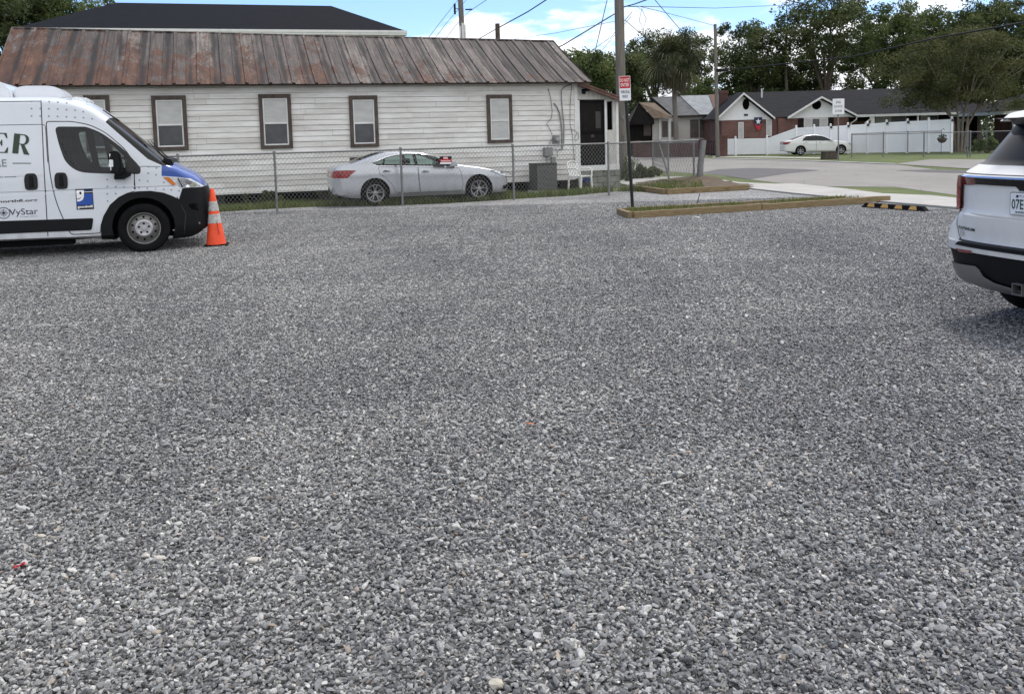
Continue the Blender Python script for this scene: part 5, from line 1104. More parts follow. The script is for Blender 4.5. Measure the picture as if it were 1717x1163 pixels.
    door = roundpoly([(-1.222, 1.99), (-.893, 1.985), (-.656, 1.935), (-.444, 1.815), (-.192, 1.565), (-.07, 1.346), (-.085, 1.15), (-.10, .932), (-.2, .907), (-.32, .85), (-.44, .745), (-.54, .58), (-.585, .45), (-.60, .335), (-1.0, .335), (-1.166, .81), (-1.222, 1.29)], [.04, .05, .1, .1, .1, .03, .03, 0, 0, 0, 0, 0, 0, .03, .06, .3, .3])
    dr = sh.carve(door, side)
    slide = [(-2.45, 1.95), (-1.262, 1.95), (-1.29, 1.2), (-1.302, .34), (-2.45, .34)]
    sd_ = sh.carve(slide, side)
    body = sh.part([0], 'body', M['van_white'], t)
    dob = sh.part(dr, 'door', M['van_white'], t, sides=True); sob = sh.part(sd_, 'sliding_door', M['van_white'], t, sides=True)
    fo = sh.part(fr, 'window_frame', M['gloss_black'], dob, off=.002, sides=True)
    sh.part(p1, 'door_window', M['glass_mid'], dob, off=-.006, sides=True); sh.part(p2, 'quarter_window', M['glass_mid'], dob, off=-.006, sides=True)
    sh.part(ws, 'windscreen', M['glass_dark'], t)
    ho = sh.part(hood, 'bonnet', M['blue'], t)
    ho['label'] = 'glossy royal blue bonnet'
    hl = sh.part(head, 'headlight', M['reflector'], t, off=.003, sides=True)
    bo = sh.part([bump_], 'front_bumper', M['trim'], t, off=.006); sh.part(ar, 'wheel_arch_trim', M['trim'], t, off=.014, sides=True); sh.part(arr, 'wheel_arch_trim', M['trim'], t, off=.014, sides=True)
    sh.part(stripe, 'side_moulding', M['trim'], t, off=.01, sides=True); sh.part(strp2, 'side_moulding', M['trim'], t, off=.01, sides=True)
    # headlight lens and amber corner, near and far side
    for s in (-1, 1):
        sh.decal([(.31, 1.128), (.40, 1.12), (.49, 1.01), (.44, .995)], 'indicator', M['amber'], hl[s], .009, side=s)
        sh.decal(roundpoly([(.56, 1.09), (.69, 1.068), (.80, .965), (.62, .958)], .03), 'lamp_bowl', M['chrome'], hl[s], .008, side=s)
        sh.ribbon([(.52, 1.10), (.58, .955)], .012, 'lamp_divider', M['trim'], hl[s], .010, side=s)
        sh.ribbon(door, .012, 'door_gap', M['seam'], dob[s], .002, side=s, closed=True)
        sh.ribbon([(-1.272, 2.33), (-1.28, 1.765), (-1.302, .30)], .012, 'panel_joint', M['seam'], body, .002, side=s)
        sh.ribbon(roundpoly([(-2.45, 1.95), (-1.235, 1.95), (-1.235, 1.4)], [0, .05, 0]), .008, 'door_gap', M['seam'], sob[s], .002, side=s)
        sh.ribbon([(-4.9, 2.275), (-1.28, 2.285)], .010, 'roof_joint', M['seam'], body, .002, side=s)
        sh.ribbon([(-2.45, 1.95), (-2.45, .34)], .012, 'door_gap', M['seam'], sob[s], .002, side=s)
        sh.ribbon([(-.085, 1.25), (.03, 1.30), (.285, 1.285)], .008, 'wing_joint', M['seam'], body, .002, side=s)
        sh.ribbon([(-.085, .94), (-.085, 1.22)], .009, 'wing_joint', M['seam'], body, .002, side=s)
        for hx, z_, pr in ((-1.465, 1.13, sob[s]), (-1.073, 1.128, dob[s])):
            pl = roundpoly([(hx-.083, z_-.12), (hx+.080, z_-.12), (hx+.086, z_+.05), (hx+.06, z_+.12), (hx-.066, z_+.12), (hx-.09, z_+.04)], .05)
            q = MB(); q.prism(pl, s*1.0, s*1.012); q.build('handle', M['gloss_black'], pr)
            q = MB(); q.prism(roundpoly([(hx-.028, z_-.085), (hx+.028, z_-.085), (hx+.022, z_+.09), (hx-.022, z_+.09)], .02), s*1.01, s*1.035); q.build('handle_grip', M['trim'], pr, bev=.006)
        sh.ribbon([(-4.8, 1.23), (-1.30, 1.225)], .02, 'side_crease', M['van_white'], body, .006, side=s)
    # dots
    b = bmesh.new()
    dots = [U6(*p) for p in ((397,247),(513,247),(625,250),(740,255),(855,262),(968,268),(1075,288),(400,345),(513,345),(625,347),(740,350),(855,356),(968,362),(1080,368),(1190,381),(397,152),(510,153),(627,157),(740,163),(855,173))]
    dots += [U7(*p) for p in ((1305,152),(1410,152),(1512,152),(1308,240),(1410,240),(1512,245),(1308,328),(1410,325),(1312,415))]
    dots += [U1(*p) for p in ((850,662),(900,668),(950,630),(903,620),(905,580),(953,588),(846,707),(897,712),(947,715),(997,718),(1043,722),(1090,728),(997,676))]
    for q in dots:
        for s in (-1, 1):
            vs = []
            for k in range(8):
                a = 2*pi*k/8; h, _n = sh.hit(q[0]+.0125*cos(a), q[1]+.0125*sin(a), side=s)
                if h is None: break
                vs.append(b.verts.new((h.x, h.y+s*.003, h.z)))
            if len(vs) == 8: b.faces.new(vs)
    bm_obj(b, 'dot_pattern', M['dot'], body)
    # lettering on the near side only where the photo shows it
    R_poly = [[(.02,0),(.30,0),(.30,.045),(.235,.06),(.235,.94),(.30,.955),(.30,1),(.02,1),(.02,.955),(.09,.94),(.09,.06),(.02,.045)]]
    def glyph(polys, org, sc, rot, name, shear=.0, holes=()):
        bb = bmesh.new()
        for P in polys:
            vs = []
            for x, z in P:
                x2, z2 = x*sc[0], z*sc[1]; vs.append(bb.verts.new((org[0]+x2*cos(rot)-z2*sin(rot), 0, org[1]+x2*sin(rot)+z2*cos(rot))))
            bb.faces.new(vs)
        bmesh.ops.triangulate(bb, faces=bb.faces[:]); sh._drop(bb, .006, 'y', -1); return bm_obj(bb, name, M['ink_green'], sob[-1])
    bowl = []
    for k in range(9):
        a = pi/2-pi*k/8; a2 = a-pi/8
        if k < 8: bowl.append([(.50+.24*cos(a), .735+.265*sin(a)), (.50+.24*cos(a2), .735+.265*sin(a2)), (.47+.12*cos(a2), .735+.215*sin(a2)), (.47+.12*cos(a), .735+.215*sin(a))])
    Rp = R_poly+bowl+[[(.235,.95),(.30,1),(.50,1),(.47,.95)], [(.235,.47),(.50,.47),(.47,.52),(.235,.52)], [(.36,.50),(.52,.52),(.74,.06),(.82,.045),(.82,0),(.56,0),(.56,.03)]]
    o_ = U6(150, 828); glyph(Rp, o_, (.275, .285), radians(-8.5), 'lettering')
    Ep = R_poly+[[(.235,1),(.70,1),(.73,.74),(.69,.74),(.60,.95),(.235,.95)], [(.235,.05),(.62,.05),(.72,.28),(.76,.28),(.73,0),(.235,0)], [(.235,.475),(.46,.475),(.50,.36),(.54,.36),(.54,.65),(.50,.65),(.46,.525),(.235,.525)]]
    e1 = U6(104, 815); glyph(Ep, (e1[0]-.262, e1[1]), (.345, .285), radians(-3), 'lettering')
    def T(txt, x0, x1, yt, yb, fn_, name='lettering', mt='ink_navy', **k):
        a = fn_(x0, yb); c = fn_(x1, yb); d = fn_(x1, yt); text_on(sh, txt, (a[0], c[0], a[1], d[1]), name, M[mt], sob[-1], **k)
    T('RE', -60, 88, 908, 1008, U6, mt='ink_grey', bold=.01)
    a = U6(160, 960); c = U6(402, 960); sh.ribbon([a, c], .016, 'lettering_rule', M['ink_grey'], sob[-1], .005)
    T('Grocer', -45, 219, 92, 132, U7, mt='ink_navy', bold=.02)
    T('northfl.org', -18, 460, 385, 446, U7, mt='ink_black', bold=.018)
    T('VyStar', 118, 468, 498, 612, U7, mt='ink_navy', bold=.0)
    T('Credit Union', 248, 462, 592, 612, U7, mt='ink_navy', bold=.01)
    q = U7(45, 560); b = bmesh.new(); 
    rg = lambda r1, r2, n=28: [[(q[0]+r*cos(2*pi*(k+j)/n), q[1]+r*sin(2*pi*(k+j)/n)) for (r, j) in ((r1, 0), (r1, 1), (r2, 1), (r2, 0))] for k in range(n)]
    quads = rg(.083, .074)+rg(.046, .042)
    for k in range(8):
        a = k*pi/4; L_ = .072 if k % 2 == 0 else .05; quads.append([(q[0]+.006*cos(a+pi/2), q[1]+.006*sin(a+pi/2)), (q[0]+L_*cos(a), q[1]+L_*sin(a)), (q[0]-.006*cos(a+pi/2), q[1]-.006*sin(a+pi/2))])
    for P in quads: b.faces.new([b.verts.new((x, 0, z)) for x, z in P])
    sh._drop(b, .005, 'y', -1); bm_obj(b, 'round_emblem', M['ink_navy'], sob[-1])
    # square blue badge with half face and word strip, on the front door
    A = U7(918, 270); B = U7(1146, 512); x0, x1, z1, z0 = A[0], B[0], A[1], B[1]; w_, h_ = x1-x0, z1-z0; zs = z0+.21*h_
    R4 = lambda a_, b_, c_, d_: [(x0+a_*w_, z0+c_*h_), (x0+b_*w_, z0+c_*h_), (x0+b_*w_, z0+d_*h_), (x0+a_*w_, z0+d_*h_)]
    bd = sh.decal(R4(0, 1, 0, 1), 'badge', M['ink_black'], dob[-1], .004)
    sh.decal(R4(.03, .97, .22, .97), 'badge', M['logo_blue'], dob[-1], .0055)
    sh.decal(R4(.06, .48, .52, .97)[:0] or [(x0+.05*w_, z0+.97*h_), (x0+.05*w_, z0+.40*h_), (x0+.22*w_, z0+.40*h_), (x0+.38*w_, z0+.47*h_), (x0+.46*w_, z0+.60*h_), (x0+.48*w_, z0+.75*h_), (x0+.48*w_, z0+.97*h_)], 'badge', M['ink_white'], dob[-1], .007)
    sh.decal([(x0+(.28+.07*cos(k*pi/6))*w_, z0+(.80+.065*sin(k*pi/6))*h_) for k in range(12)], 'badge', M['ink_black'], dob[-1], .0085)
    sh.decal([(x0+.05*w_, z0+.53*h_), (x0+.18*w_, z0+.54*h_), (x0+.30*w_, z0+.60*h_), (x0+.29*w_, z0+.57*h_), (x0+.18*w_, z0+.505*h_), (x0+.05*w_, z0+.50*h_)], 'badge', M['ink_black'], dob[-1], .0085)
    text_on(sh, 'goodwill', (x0+.06*w_, x0+.94*w_, z0+.045*h_, z0+.20*h_), 'badge', M['ink_white'], dob[-1], bold=.03, off=.007)
    # wheels
    for wx in (0.0, -3.45):
        for s in (-1, 1):
            well = wheel_well(t, wx, .40, .435, s, 1.0)
            wb = tyre_mesh(.372, .225, .225); o = wb.build('wheel', M['rubber'], t, 50); o.location = (wx, s*.885, .372)
            r = MB(); f_ = s*1.0
            r.lathe([(.235, s*.085), (.238, s*.10), (.222, s*.098), (.212, s*.07), (.20, s*.05), (.185, s*.055), (.15, s*.072), (.125, s*.078)], 40, 'y', cap=False)
            r.lathe([(.235, s*.085), (.22, -s*.09)], 40, 'y', cap=False)
            rim = r.build('rim', M['steel'], o, 40)
            q = MB()
            for k in range(10):
                a = 2*pi*k/10+.31; q.lathe([(.0165, s*.066), (.0165, s*.0745)], 12, 'y', (cos(a)*.168, 0, sin(a)*.168))
            q.build('vent_hole', M['dark'], o)
            q = MB(); q.lathe([(.128, s*.06), (.128, s*.088), (.118, s*.096), (.105, s*.098), (.09, s*.092), (.045, s*.094), (.04, s*.106), (.0, s*.108)], 36, 'y', cap=False)
            q.build('hub_cap', M['hub'], o, 30)
            q = MB()
            for k in range(5):
                a = 2*pi*k/5+pi/2; q.lathe([(.0165, s*.088), (.0165, s*.099), (.010, s*.104), (.010, s*.107), (0, s*.107)], 12, 'y', (cos(a)*.072, 0, sin(a)*.072))
            q.build('wheel_bolt', M['trim'], o)
    # mirror
    for s in (-1, 1):
        q = MB(); q.prism(roundpoly([(-.385, 1.22), (-.25, 1.19), (-.215, 1.30), (-.235, 1.50), (-.29, 1.545), (-.375, 1.53), (-.41, 1.45)], .05), s*1.10, s*1.29)
        mo = q.build('door_mirror', M['trim'], t, bev=.03)
        q = MB(); q.tube([(-.27, s*.97, 1.30), (-.28, s*1.12, 1.30)], .05, 10).tube([(-.20, s*.95, 1.22), (-.28, s*1.15, 1.24)], .035, 8).prism(roundpoly([(-.36, 1.12), (-.22, 1.12), (-.12, 1.17), (-.14, 1.22), (-.34, 1.22)], .03), s*.99, s*1.12); q.build('mirror_arm', M['trim'], mo)
        q = MB(); q.prism(roundpoly([(-.395, 1.31), (-.335, 1.31), (-.33, 1.41), (-.385, 1.42)], .015), s*1.285, s*1.296); q.build('mirror_indicator', M['reflector'], mo)
        q = MB(); q.prism([(-.378, 1.26), (-.366, 1.26), (-.366, 1.50), (-.378, 1.50)], s*1.12, s*1.27); q.build('mirror_glass', M['chrome'], mo)
    # lower bumper openings, fog recess and tow cap on the wrap-round corner
    for s in (-1, 1):
        sh.decal(roundpoly([(.64, .70), (.90, .70), (.915, .60), (.78, .585), (.68, .62)], .03), 'bumper_recess', M['dark'], bo, .009, side=s)
        sh.decal(circ(.79, .395, .016, 10), 'bumper_plug', M['meter'], bo, .009, side=s)
        sh.ribbon([(.49, .82), (.60, .55), (.56, .25)], .012, 'bumper_joint', M['seam'], bo, .008, side=s)
    q = MB(); q.box(.955, .985, -.5, .5, .5, .56).box(.955, .985, -.5, .5, .62, .67).box(.955, .98, -.45, .45, .74, .8); q.build('grille_bar', M['gloss_black'], t, bev=.006)
    # roof equipment
    def pod(x0, x1, w2, h, nm):
        bb = MB(); bb.prism(roundpoly([(x0, 2.33), (x1, 2.33), (x1-.01, 2.39+h*.25), (x1-.10, 2.385+h*.85), (x1-.22, 2.385+h), (x0+.12, 2.385+h), (x0, 2.385+h*.7)], [.0, .0, .04, .1, .08, .08, .05]), -w2, w2); return bb.build(nm, M['van_white'], t, 30, bev=.03)
    pod(-1.72, -1.03, .42, .155, 'air_conditioner'); pod(-2.9, -1.72, .55, .23, 'roof_pod')
    sh2 = MB()
    for y in (-.45, -.2, .0, .2, .45):
        x = -.80+abs(y)*-.1; z = zt(x)-abs(y)*.05
        sh2.prism(roundpoly([(x-.09, z-.03), (x+.13, z-.09), (x+.12, z-.01), (x+.02, z+.055), (x-.07, z+.05)], .02), y-.05, y+.05)
    sh2.build('clearance_light', M['reflector'], t, 30)
    q = MB(); q.cyl((-.50, -.55, 2.16), (-.28, -.62, 1.99), .008, .014, 6); q.build('antenna', M['trim'], t)
    q = MB()
    for yy in (-.75, -.05): q.tube([(.42, yy, 1.36), (.30, yy+.08, 1.455), (.08, yy+.52, 1.68)], [.014, .012, .008], 6)
    q.prism([(.30, 1.30), (.46, 1.30), (.44, 1.385), (.33, 1.415)], -.86, .86); q.build('wiper', M['trim'], t)
    q = MB(); q.prism([(.30, 1.28), (.43, 1.27), (.36, 1.33)], -.93, .93); q.build('cowl', M['trim'], t)
    # cab interior seen through the glass
    q = MB()
    for yy in (-.62, .22): 
        q.prism(roundpoly([(-1.15, .75), (-.70, .75), (-.66, .98), (-.98, 1.0), (-1.10, 1.55), (-1.20, 1.56)], .04), yy, yy+.5).prism(roundpoly([(-1.20, 1.58), (-1.10, 1.58), (-1.10, 1.76), (-1.18, 1.76)], .03), yy+.12, yy+.38)
    q.build('seat', M['interior'], t, bev=.02)
    q = MB(); q.box(-1.32, -1.28, -.9, .9, .5, 2.25).prism([(-.35, 1.0), (.30, .9), (.33, 1.27), (.0, 1.24), (-.30, 1.18)], -.9, .9); q.build('dashboard', M['interior'], t)
    q = MB(); q.box(-4.9, .35, -.8, .8, .24, .30).box(-4.6, -4.0, -.3, .3, .18, .3).box(-2.9, -1.0, -.75, -.55, .17, .3); q.build('chassis', M['interior'], t)
build_van()
# ================================================================== SUV (only its rear left corner is in frame)
def build_suv():
    hd = 16.0; ux, uy = cos(radians(hd)), sin(radians(hd)); k = V(1604, 380, 7.25); lx, ly = .25, .895
    org = Vector((k.x-ux*lx+uy*ly, k.y-uy*lx-ux*ly, 0))
    t = thing('suv', 'white sport utility vehicle seen from behind with full-width tail light bar', 'suv', org, radians(hd))
    Z = [.30, .33, .37, .45, .55, .598, .602, .64, .668, .672, .70, .76, .82, .870, .885, .92, .98, 1.04, 1.10, 1.14, 1.165, 1.17, 1.176, 1.20, 1.23, 1.262, 1.268, 1.30, 1.36, 1.42, 1.48, 1.54, 1.60, 1.63, 1.66, 1.69, 1.715]
    xr = lambda z: interp(z, [.30, .33, .37, .45, .598, .602, .668, .672, .70, .870, .885, .92, 1.10, 1.165, 1.176, 1.20, 1.262, 1.268, 1.6, 1.66, 1.69, 1.715], [.16, .08, .03, .0, -.03, -.045, -.05, .02, .03, .02, .045, .06, .07, .05, .055, .10, .21, .23, .50, .56, .66, .85])
    wz = lambda z: interp(z, [.30, .37, .45, .598, .602, .74, .87, .885, 1.0, 1.1, 1.17, 1.262, 1.30, 1.6, 1.66, 1.69, 1.715], [.88, .935, .955, .985, .99, .99, .945, .955, .965, .965, .955, .90, .875, .79, .735, .66, .50])
    xf = lambda z: interp(z, [.30, .45, .8, 1.0, 1.06, 1.10, 1.14, 1.66, 1.715], [4.85, 4.98, 4.98, 4.93, 4.80, 4.6, 3.85, 2.85, 2.5])
    v = []; f = []; nr, ns, nf = 30, 26, 16; p = 2.7
    for z in Z:
        w = wz(z)*.965; D = .46 if z < 1.2 else .40; X0 = xr(z); X1 = xf(z); ring = []
        for i in range(nr+1):
            a = -pi/2+pi*i/nr; s_ = math.copysign(abs(sin(a))**.8, a); y = w*s_; 
            bl = min(1, max(0, (abs(s_)-.80)/.09)); bl = bl*bl*(3-2*bl); Xe = interp(z, [.30, .33, .37, .45, .598, .602, .74, .87, .92, 1.165, 1.176, 1.20, 1.262], [.16, .08, .03, .0, -.03, -.045, -.045, .02, .04, .045, .06, .10, .21])
            Xl = X0*(1-bl)+(Xe if z < 1.262 else X0)*bl; ring.append((Xl+D*(1-max(0, 1-abs(s_)**p)**(1/p)), y))
        for i in range(1, ns): ring.append((X0+D+(X1-.6-X0-D)*i/ns, w*(1-.02*(i/ns))))
        for i in range(nf+1):
            a = pi/2-pi*i/nf; s_ = math.copysign(abs(sin(a))**.8, a); ring.append((X1-.6*(1-max(0, 1-abs(s_)**2.5)**(1/2.5)), w*.98*s_))
        for i in range(1, ns): ring.append((X1-.6-(X1-.6-X0-D)*i/ns, -w*(.98+.02*(i/ns))))
        v += [(x, y, z) for x, y in ring]
    R_ = len(ring)
    for i in range(len(Z)-1):
        for j in range(R_): f.append((i*R_+j, i*R_+(j+1) % R_, (i+1)*R_+(j+1) % R_, (i+1)*R_+j))
    f += [tuple(range(R_))[::-1], tuple((len(Z)-1)*R_+j for j in range(R_))]
    me = bpy.data.meshes.new('t'); me.from_pydata(v, [], f); b = bmesh.new(); b.from_mesh(me); bmesh.ops.recalc_face_normals(b, faces=b.faces)
    sh = Shell(b); Wi = (Matrix.Translation(org) @ Matrix.Rotation(radians(hd), 4, 'Z')).inverted()
    def on(x, y):
        o = Wi @ Vector((0, 0, H_)); d = (Wi.to_3x3() @ ray(x, y)).normalized(); h = sh.bvh.ray_cast(o, d)[0]
        if h is None:                                       # just off the outline: nearest point of the surface
            best = min((sh.bvh.find_nearest(o+d*q) for q in np.linspace(5.5, 9.5, 60)), key=lambda r: r[3]); h = best[0]
        return h
    A = lambda x, y: (lambda h: (h.y, h.z))(on(1590+x/8.307, 260+y/8.307))
    B = lambda x, y: (lambda h: (h.y, h.z))(on(1580+x/6.84, 370+y/6.84))
    D_ = lambda x, y: (lambda h: (h.y, h.z))(on(1600+x/10.57, 180+y/10.57))
    mir = lambda L_: L_+[(-a, z) for a, z in L_[::-1]]
    rear = lambda c: c.x < .75
    for s in (-1, 1):
        pass
    h1 = sh.carve(circ(1.06, .40, .42), lambda c: abs(c.y) > .6); h2 = sh.carve(circ(4.08, .40, .42), lambda c: abs(c.y) > .6)
    skidh = [B(140, 462), B(190, 458), B(400, 512), B(445, 550), B(500, 632), B(620, 702)]; skidl = [B(620, 740), B(500, 722), B(180, 632), B(145, 575)]
    zc = .352; sk = mir(skidh+[(0, zc)][:0])
    top = [(.96, .47), skidh[2], skidh[3], skidh[4], skidh[5], (0.0, .378)]; bot = [(0.0, .332), (.256, .334), (.80, .362), (.97, .39)]
    skp = top+bot+[]; 
    skid = sh.carve(top+bot[:-1]+[(1.1, .38), (1.1, .48)], rear, 'x'), sh.carve([(-a, z) for a, z in top+bot[:-1]+[(1.1, .38), (1.1, .48)]], rear, 'x')
    yi = A(222, 500)[0]; LP = [(yi+.012, 1.163), (1.1, 1.158), (1.1, .95), (.93, .886), (yi+.02, .884), (yi, .91), (yi-.004, .95)]; lamps = [sh.carve([(sg_*a, z) for a, z in LP], lambda c: c.x < .40, 'x') for sg_ in (1, -1)]
    clad = sh.carve([(-1.2, .60), (1.2, .60), (1.2, .2), (-1.2, .2)], None, 'x')
    for pid in list(skid): pass
    step = sh.carve([(.66, .640), (.60, .6715), (-.60, .6715), (-.66, .640)], lambda c: c.x < .35, 'x')
    glass = mir([D_(430, 972), D_(500, 860), D_(640, 625), D_(960, 368), D_(1050, 490), (0, D_(1237, 505)[1]+.0)][:5])
    gl = sh.carve(glass, rear, 'x')
    blk = mir([D_(545, 700), D_(700, 440), D_(830, 215), (.60, 1.635)][:4])
    # dark surround between glass and spoiler, running down the pillar
    bk = sh.carve([D_(545, 705), D_(690, 460), (D_(830, 215)[0], 1.60), (.5, 1.64), (-.5, 1.64), (-D_(830, 215)[0], 1.60), (-D_(690, 460)[0], D_(690, 460)[1]), (-D_(545, 705)[0], D_(545, 705)[1])], rear, 'x')
    sg = sh.carve(roundpoly([(.85, 1.24), (3.2, 1.20), (2.75, 1.50), (2.4, 1.585), (1.05, 1.575)], .08), lambda c: abs(c.y) > .5)
    ws = sh.carve([(3.75, 1.12), (3.95, 1.12), (3.0, 1.70), (2.75, 1.66)], None)
    gate = sh.carve([(.81, 1.262), (.80, .89), (.772, .78), (.735, .70), (.68, .672), (-.68, .672), (-.735, .70), (-.772, .78), (-.80, .89), (-.81, 1.262)], lambda c: c.x < .5, 'x')
    body = sh.part(0, 'body', M['suv_white'], t); tg = sh.part(gate, 'tailgate', M['suv_white'], t)
    lc = sh.part(clad, 'lower_cladding', M['trim'], t, off=.002)
    [sh.part(q_, 'skid_plate', M['satin'], t, off=.02) for q_ in skid]
    sh.part(step, 'bumper_step', M['trim'], t, off=.004); g_ = sh.part(gl, 'rear_window', M['gloss_black'], tg)
    g_.data.materials[0] = mat('rear_screen', (.012, .012, .014), .3, spec=.12)
    sh.part(bk, 'window_surround', M['trim'], t, off=.002); sh.part(sg, 'side_window', M['gloss_black'], t, sides=True); sh.part(ws, 'windscreen', M['glass_dark'], t)
    X = dict(axis='x', side=-1)
    def ref(L_): return [(-a, z) for a, z in L_]
    tl = [A(*q) for q in ((112, 300), (150, 285), (188, 268), (205, 400), (235, 415), (232, 715), (205, 762), (150, 745), (118, 600))]
    for s in (1, -1):
        f_ = (lambda L_: L_) if s == 1 else ref
        zt_, zb_ = 1.160, .892
        outl = f_([(.965, zt_-.004), (.90, zt_+.004), (.845, zt_), (.835, 1.10), (.84, .95), (.852, .905), (.90, .888), (.955, .90), (.972, 1.02)])
        lamp = sh.part(lamps[0] if s == 1 else lamps[1], 'tail_light', M['red_lens'], t, off=.028)
        sh.decal(f_([(yi+.018, 1.10), (yi-.004, 1.10), (yi-.002, .915), (yi+.025, .885)]), 'tail_light_trim', M['gloss_black'], lamp, .0135, step=.02, **X)
        sh.decal(f_([(yi+.05, .91), (yi+.025, .905), (yi+.02, 1.08), (yi+.04, 1.08)]), 'tail_light_lens', M['satin'], lamp, .0133, step=.02, **X)
        sh.decal(f_([B(155, 312), B(350, 345), B(350, 373), B(205, 358)]), 'reflector', M['red_lens'], lc, .010, step=.03, **X)
        bar = sh.decal(f_([(yi+.03, 1.163), (.50, 1.160), (.50, 1.112), (.60, 1.105), (.66, 1.098), (yi+.03, 1.10)]), 'tail_light_bar', M['dark_lens'], lamp, .008, step=.03, **X)
    sh.decal([(.55, 1.161), (-.55, 1.161), (-.55, 1.112), (.55, 1.112)], 'light_bar', M['gloss_black'], tg, .0095, step=.03, **X)
    sh.decal([(.83, 1.177), (-.83, 1.177), (-.83, 1.1655), (.83, 1.1655)], 'chrome_strip', M['chrome'], tg, .010, step=.03, **X)
    sh.ribbon([(.84, 1.19), (-.84, 1.19)], .006, 'tailgate_gap', M['seam'], tg, .003, **X)
    sh.ribbon([(.80, .89), (.772, .78), (.735, .70), (.68, .674), (-.68, .674), (-.735, .70), (-.772, .78), (-.80, .89)], .007, 'tailgate_gap', M['seam'], tg, .003, **X)
    sh.decal([(.13, 1.112), (-.13, 1.112), (-.10, 1.082), (.10, 1.082)], 'tailgate_handle', M['gloss_black'], tg, .006, **X)
    # raised shelf below the number plate
    q = MB(); n = 20; pts = []
    for i in range(n+1):
        y = .60-1.2*i/n; h, _n = sh.hit(y, .885, 'x', -1); hh = .022*(1-(abs(y)/.60)**4); pts.append((h.x, y, hh))
    vs = []
    for x, y, hh in pts: vs += [(x+.01, y, .896), (x-hh, y, .890), (x-hh, y, .878), (x+.01, y, .850)]
    q.add(vs, [(i*4+j, i*4+j+1, i*4+5+j, i*4+4+j) for i in range(n) for j in range(3)]); q.build('tailgate_crease', M['suv_white'], tg, 50)
    # number plate
    hx = sh.hit(0, .99, 'x', -1)[0].x; px0 = hx-.020
    q = MB(); q.prism(roundpoly([(.1525, .915), (.1525, 1.068), (-.1525, 1.068), (-.1525, .915)], .012), px0-.004, px0+.03, 'x'); pl = q.build('number_plate', M['sign_white'], t)
    pl['label'] = 'white number plate with dark green characters and an orange fruit in the middle'
    def ptext(txt, y0, y1, z0, z1, mt, bold=0., sq=1):
        b = textbm(txt, 1.0, bold); xs = [v.co.x for v in b.verts]; ys = [v.co.y for v in b.verts]; a0, a1, c0, c1 = min(xs), max(xs), min(ys), max(ys)
        for v in b.verts: v.co = (px0-.0065, y0+(v.co.x-a0)/(a1-a0)*(y1-y0), z0+(v.co.y-c0)/(c1-c0)*(z1-z0))
        return bm_obj(b, 'plate_lettering', mt, pl)
    pg = mat('plate_green', (.02, .06, .04), .5)
    ptext('07E', .140, .036, .952, 1.024, pg, .012); ptext('SUNSHINE STATE', .105, -.105, .923, .939, pg, .02)
    ptext('MYFLORIDA.COM', .10, -.10, 1.040, 1.056, M['ink_grey'], .0)
    q = MB(); q.lathe([(.0, 0), (.030, 0), (.030, .002)], 20, 'y'); 
    q.v = [(px0-.0065+vv[1], vv[0], .985+vv[2]) for vv in q.v]; q.build('plate_lettering', M['cone'], pl)
    q = MB(); q.prism(roundpoly([(.160, .908), (.160, 1.075), (-.160, 1.075), (-.160, .908)], .016), px0-.001, px0+.01, 'x'); q.build('plate_frame', M['chrome'], pl)
    q = MB()
    for yy in (.09, -.09): q.lathe([(0, 0), (.009, 0), (.009, .004)], 10, 'y'); q.v[-30:] = [(px0-.006-vv[1], yy+vv[0], 1.045+vv[2]) for vv in q.v[-30:]]
    q.build('plate_screw', M['trim'], pl)
    # badges
    text_on(sh, 'PLATINUM', (.745, .50, .752, .776), 'badge_lettering', M['ink_black'], tg, bold=.03, axis='x', off=.006)
    def ringd(cy, cz, ry, rz, r2, mt, off=.006, n=28):
        b = bmesh.new()
        for k in range(n):
            a, c_ = 2*pi*k/n, 2*pi*(k+1)/n
            b.faces.new([b.verts.new((0, cy+ry*m_*cos(q_), cz+rz*m_*sin(q_))) for q_, m_ in ((a, 1), (c_, 1), (c_, r2), (a, r2))])
        sh._drop(b, off, 'x', -1); return bm_obj(b, 'badge', mt, tg)
    ringd(.672, .722, .034, .022, .86, M['ink_black']); text_on(sh, 'ONE', (.694, .650, .716, .729), 'badge_lettering', M['ink_black'], tg, axis='x', off=.006).name = 'badge_sticker' 
    ov = [(.088*cos(2*pi*k/28), 1.228+.026*sin(2*pi*k/28)) for k in range(28)]
    sh.decal(ov, 'badge', M['chrome'], tg, .010, step=.03, **X); sh.decal([(a*.9, 1.228+(z-1.228)*.82) for a, z in ov], 'badge', M['ink_navy'], tg, .012, step=.03, **X)
    # spoiler
    n = 16; vs = []
    for i in range(n+1):
        y = .66-1.32*i/n; e = (abs(y)/.66)**3; xb = .30+.14*e; zb_ = 1.615-.030*e; vs += [(xb-.01, y, zb_+.003), (xb+.07, y, zb_+.058), (.62+.1*e, y, 1.70-.03*e), (.80, y, 1.70-.035*e), (.72, y, 1.60), (.46+.1*e, y, 1.605-.02*e)]
    q = MB(); q.add(vs, [(i*6+j, i*6+(j+1) % 6, i*6+6+(j+1) % 6, i*6+6+j) for i in range(n) for j in range(6)]+[tuple(range(6)), tuple(n*6+j for j in range(6))[::-1]]); q.build('spoiler', M['suv_white'], t, 20)
    q = MB()
    for i in range(n+1):
        pass
    q.add([(x, y, z) for i in range(n+1) for y in [.60-1.2*i/n] for (x, z) in ((.315, 1.612), (.43, 1.595), (.46, 1.52 if abs(y) < .46 else 1.60), (.36, 1.56 if abs(y) < .46 else 1.61))], [(i*4+j, i*4+(j+1) % 4, i*4+4+(j+1) % 4, i*4+4+j) for i in range(n) for j in range(4)]); q.build('spoiler_underside', M['gloss_black'], t)
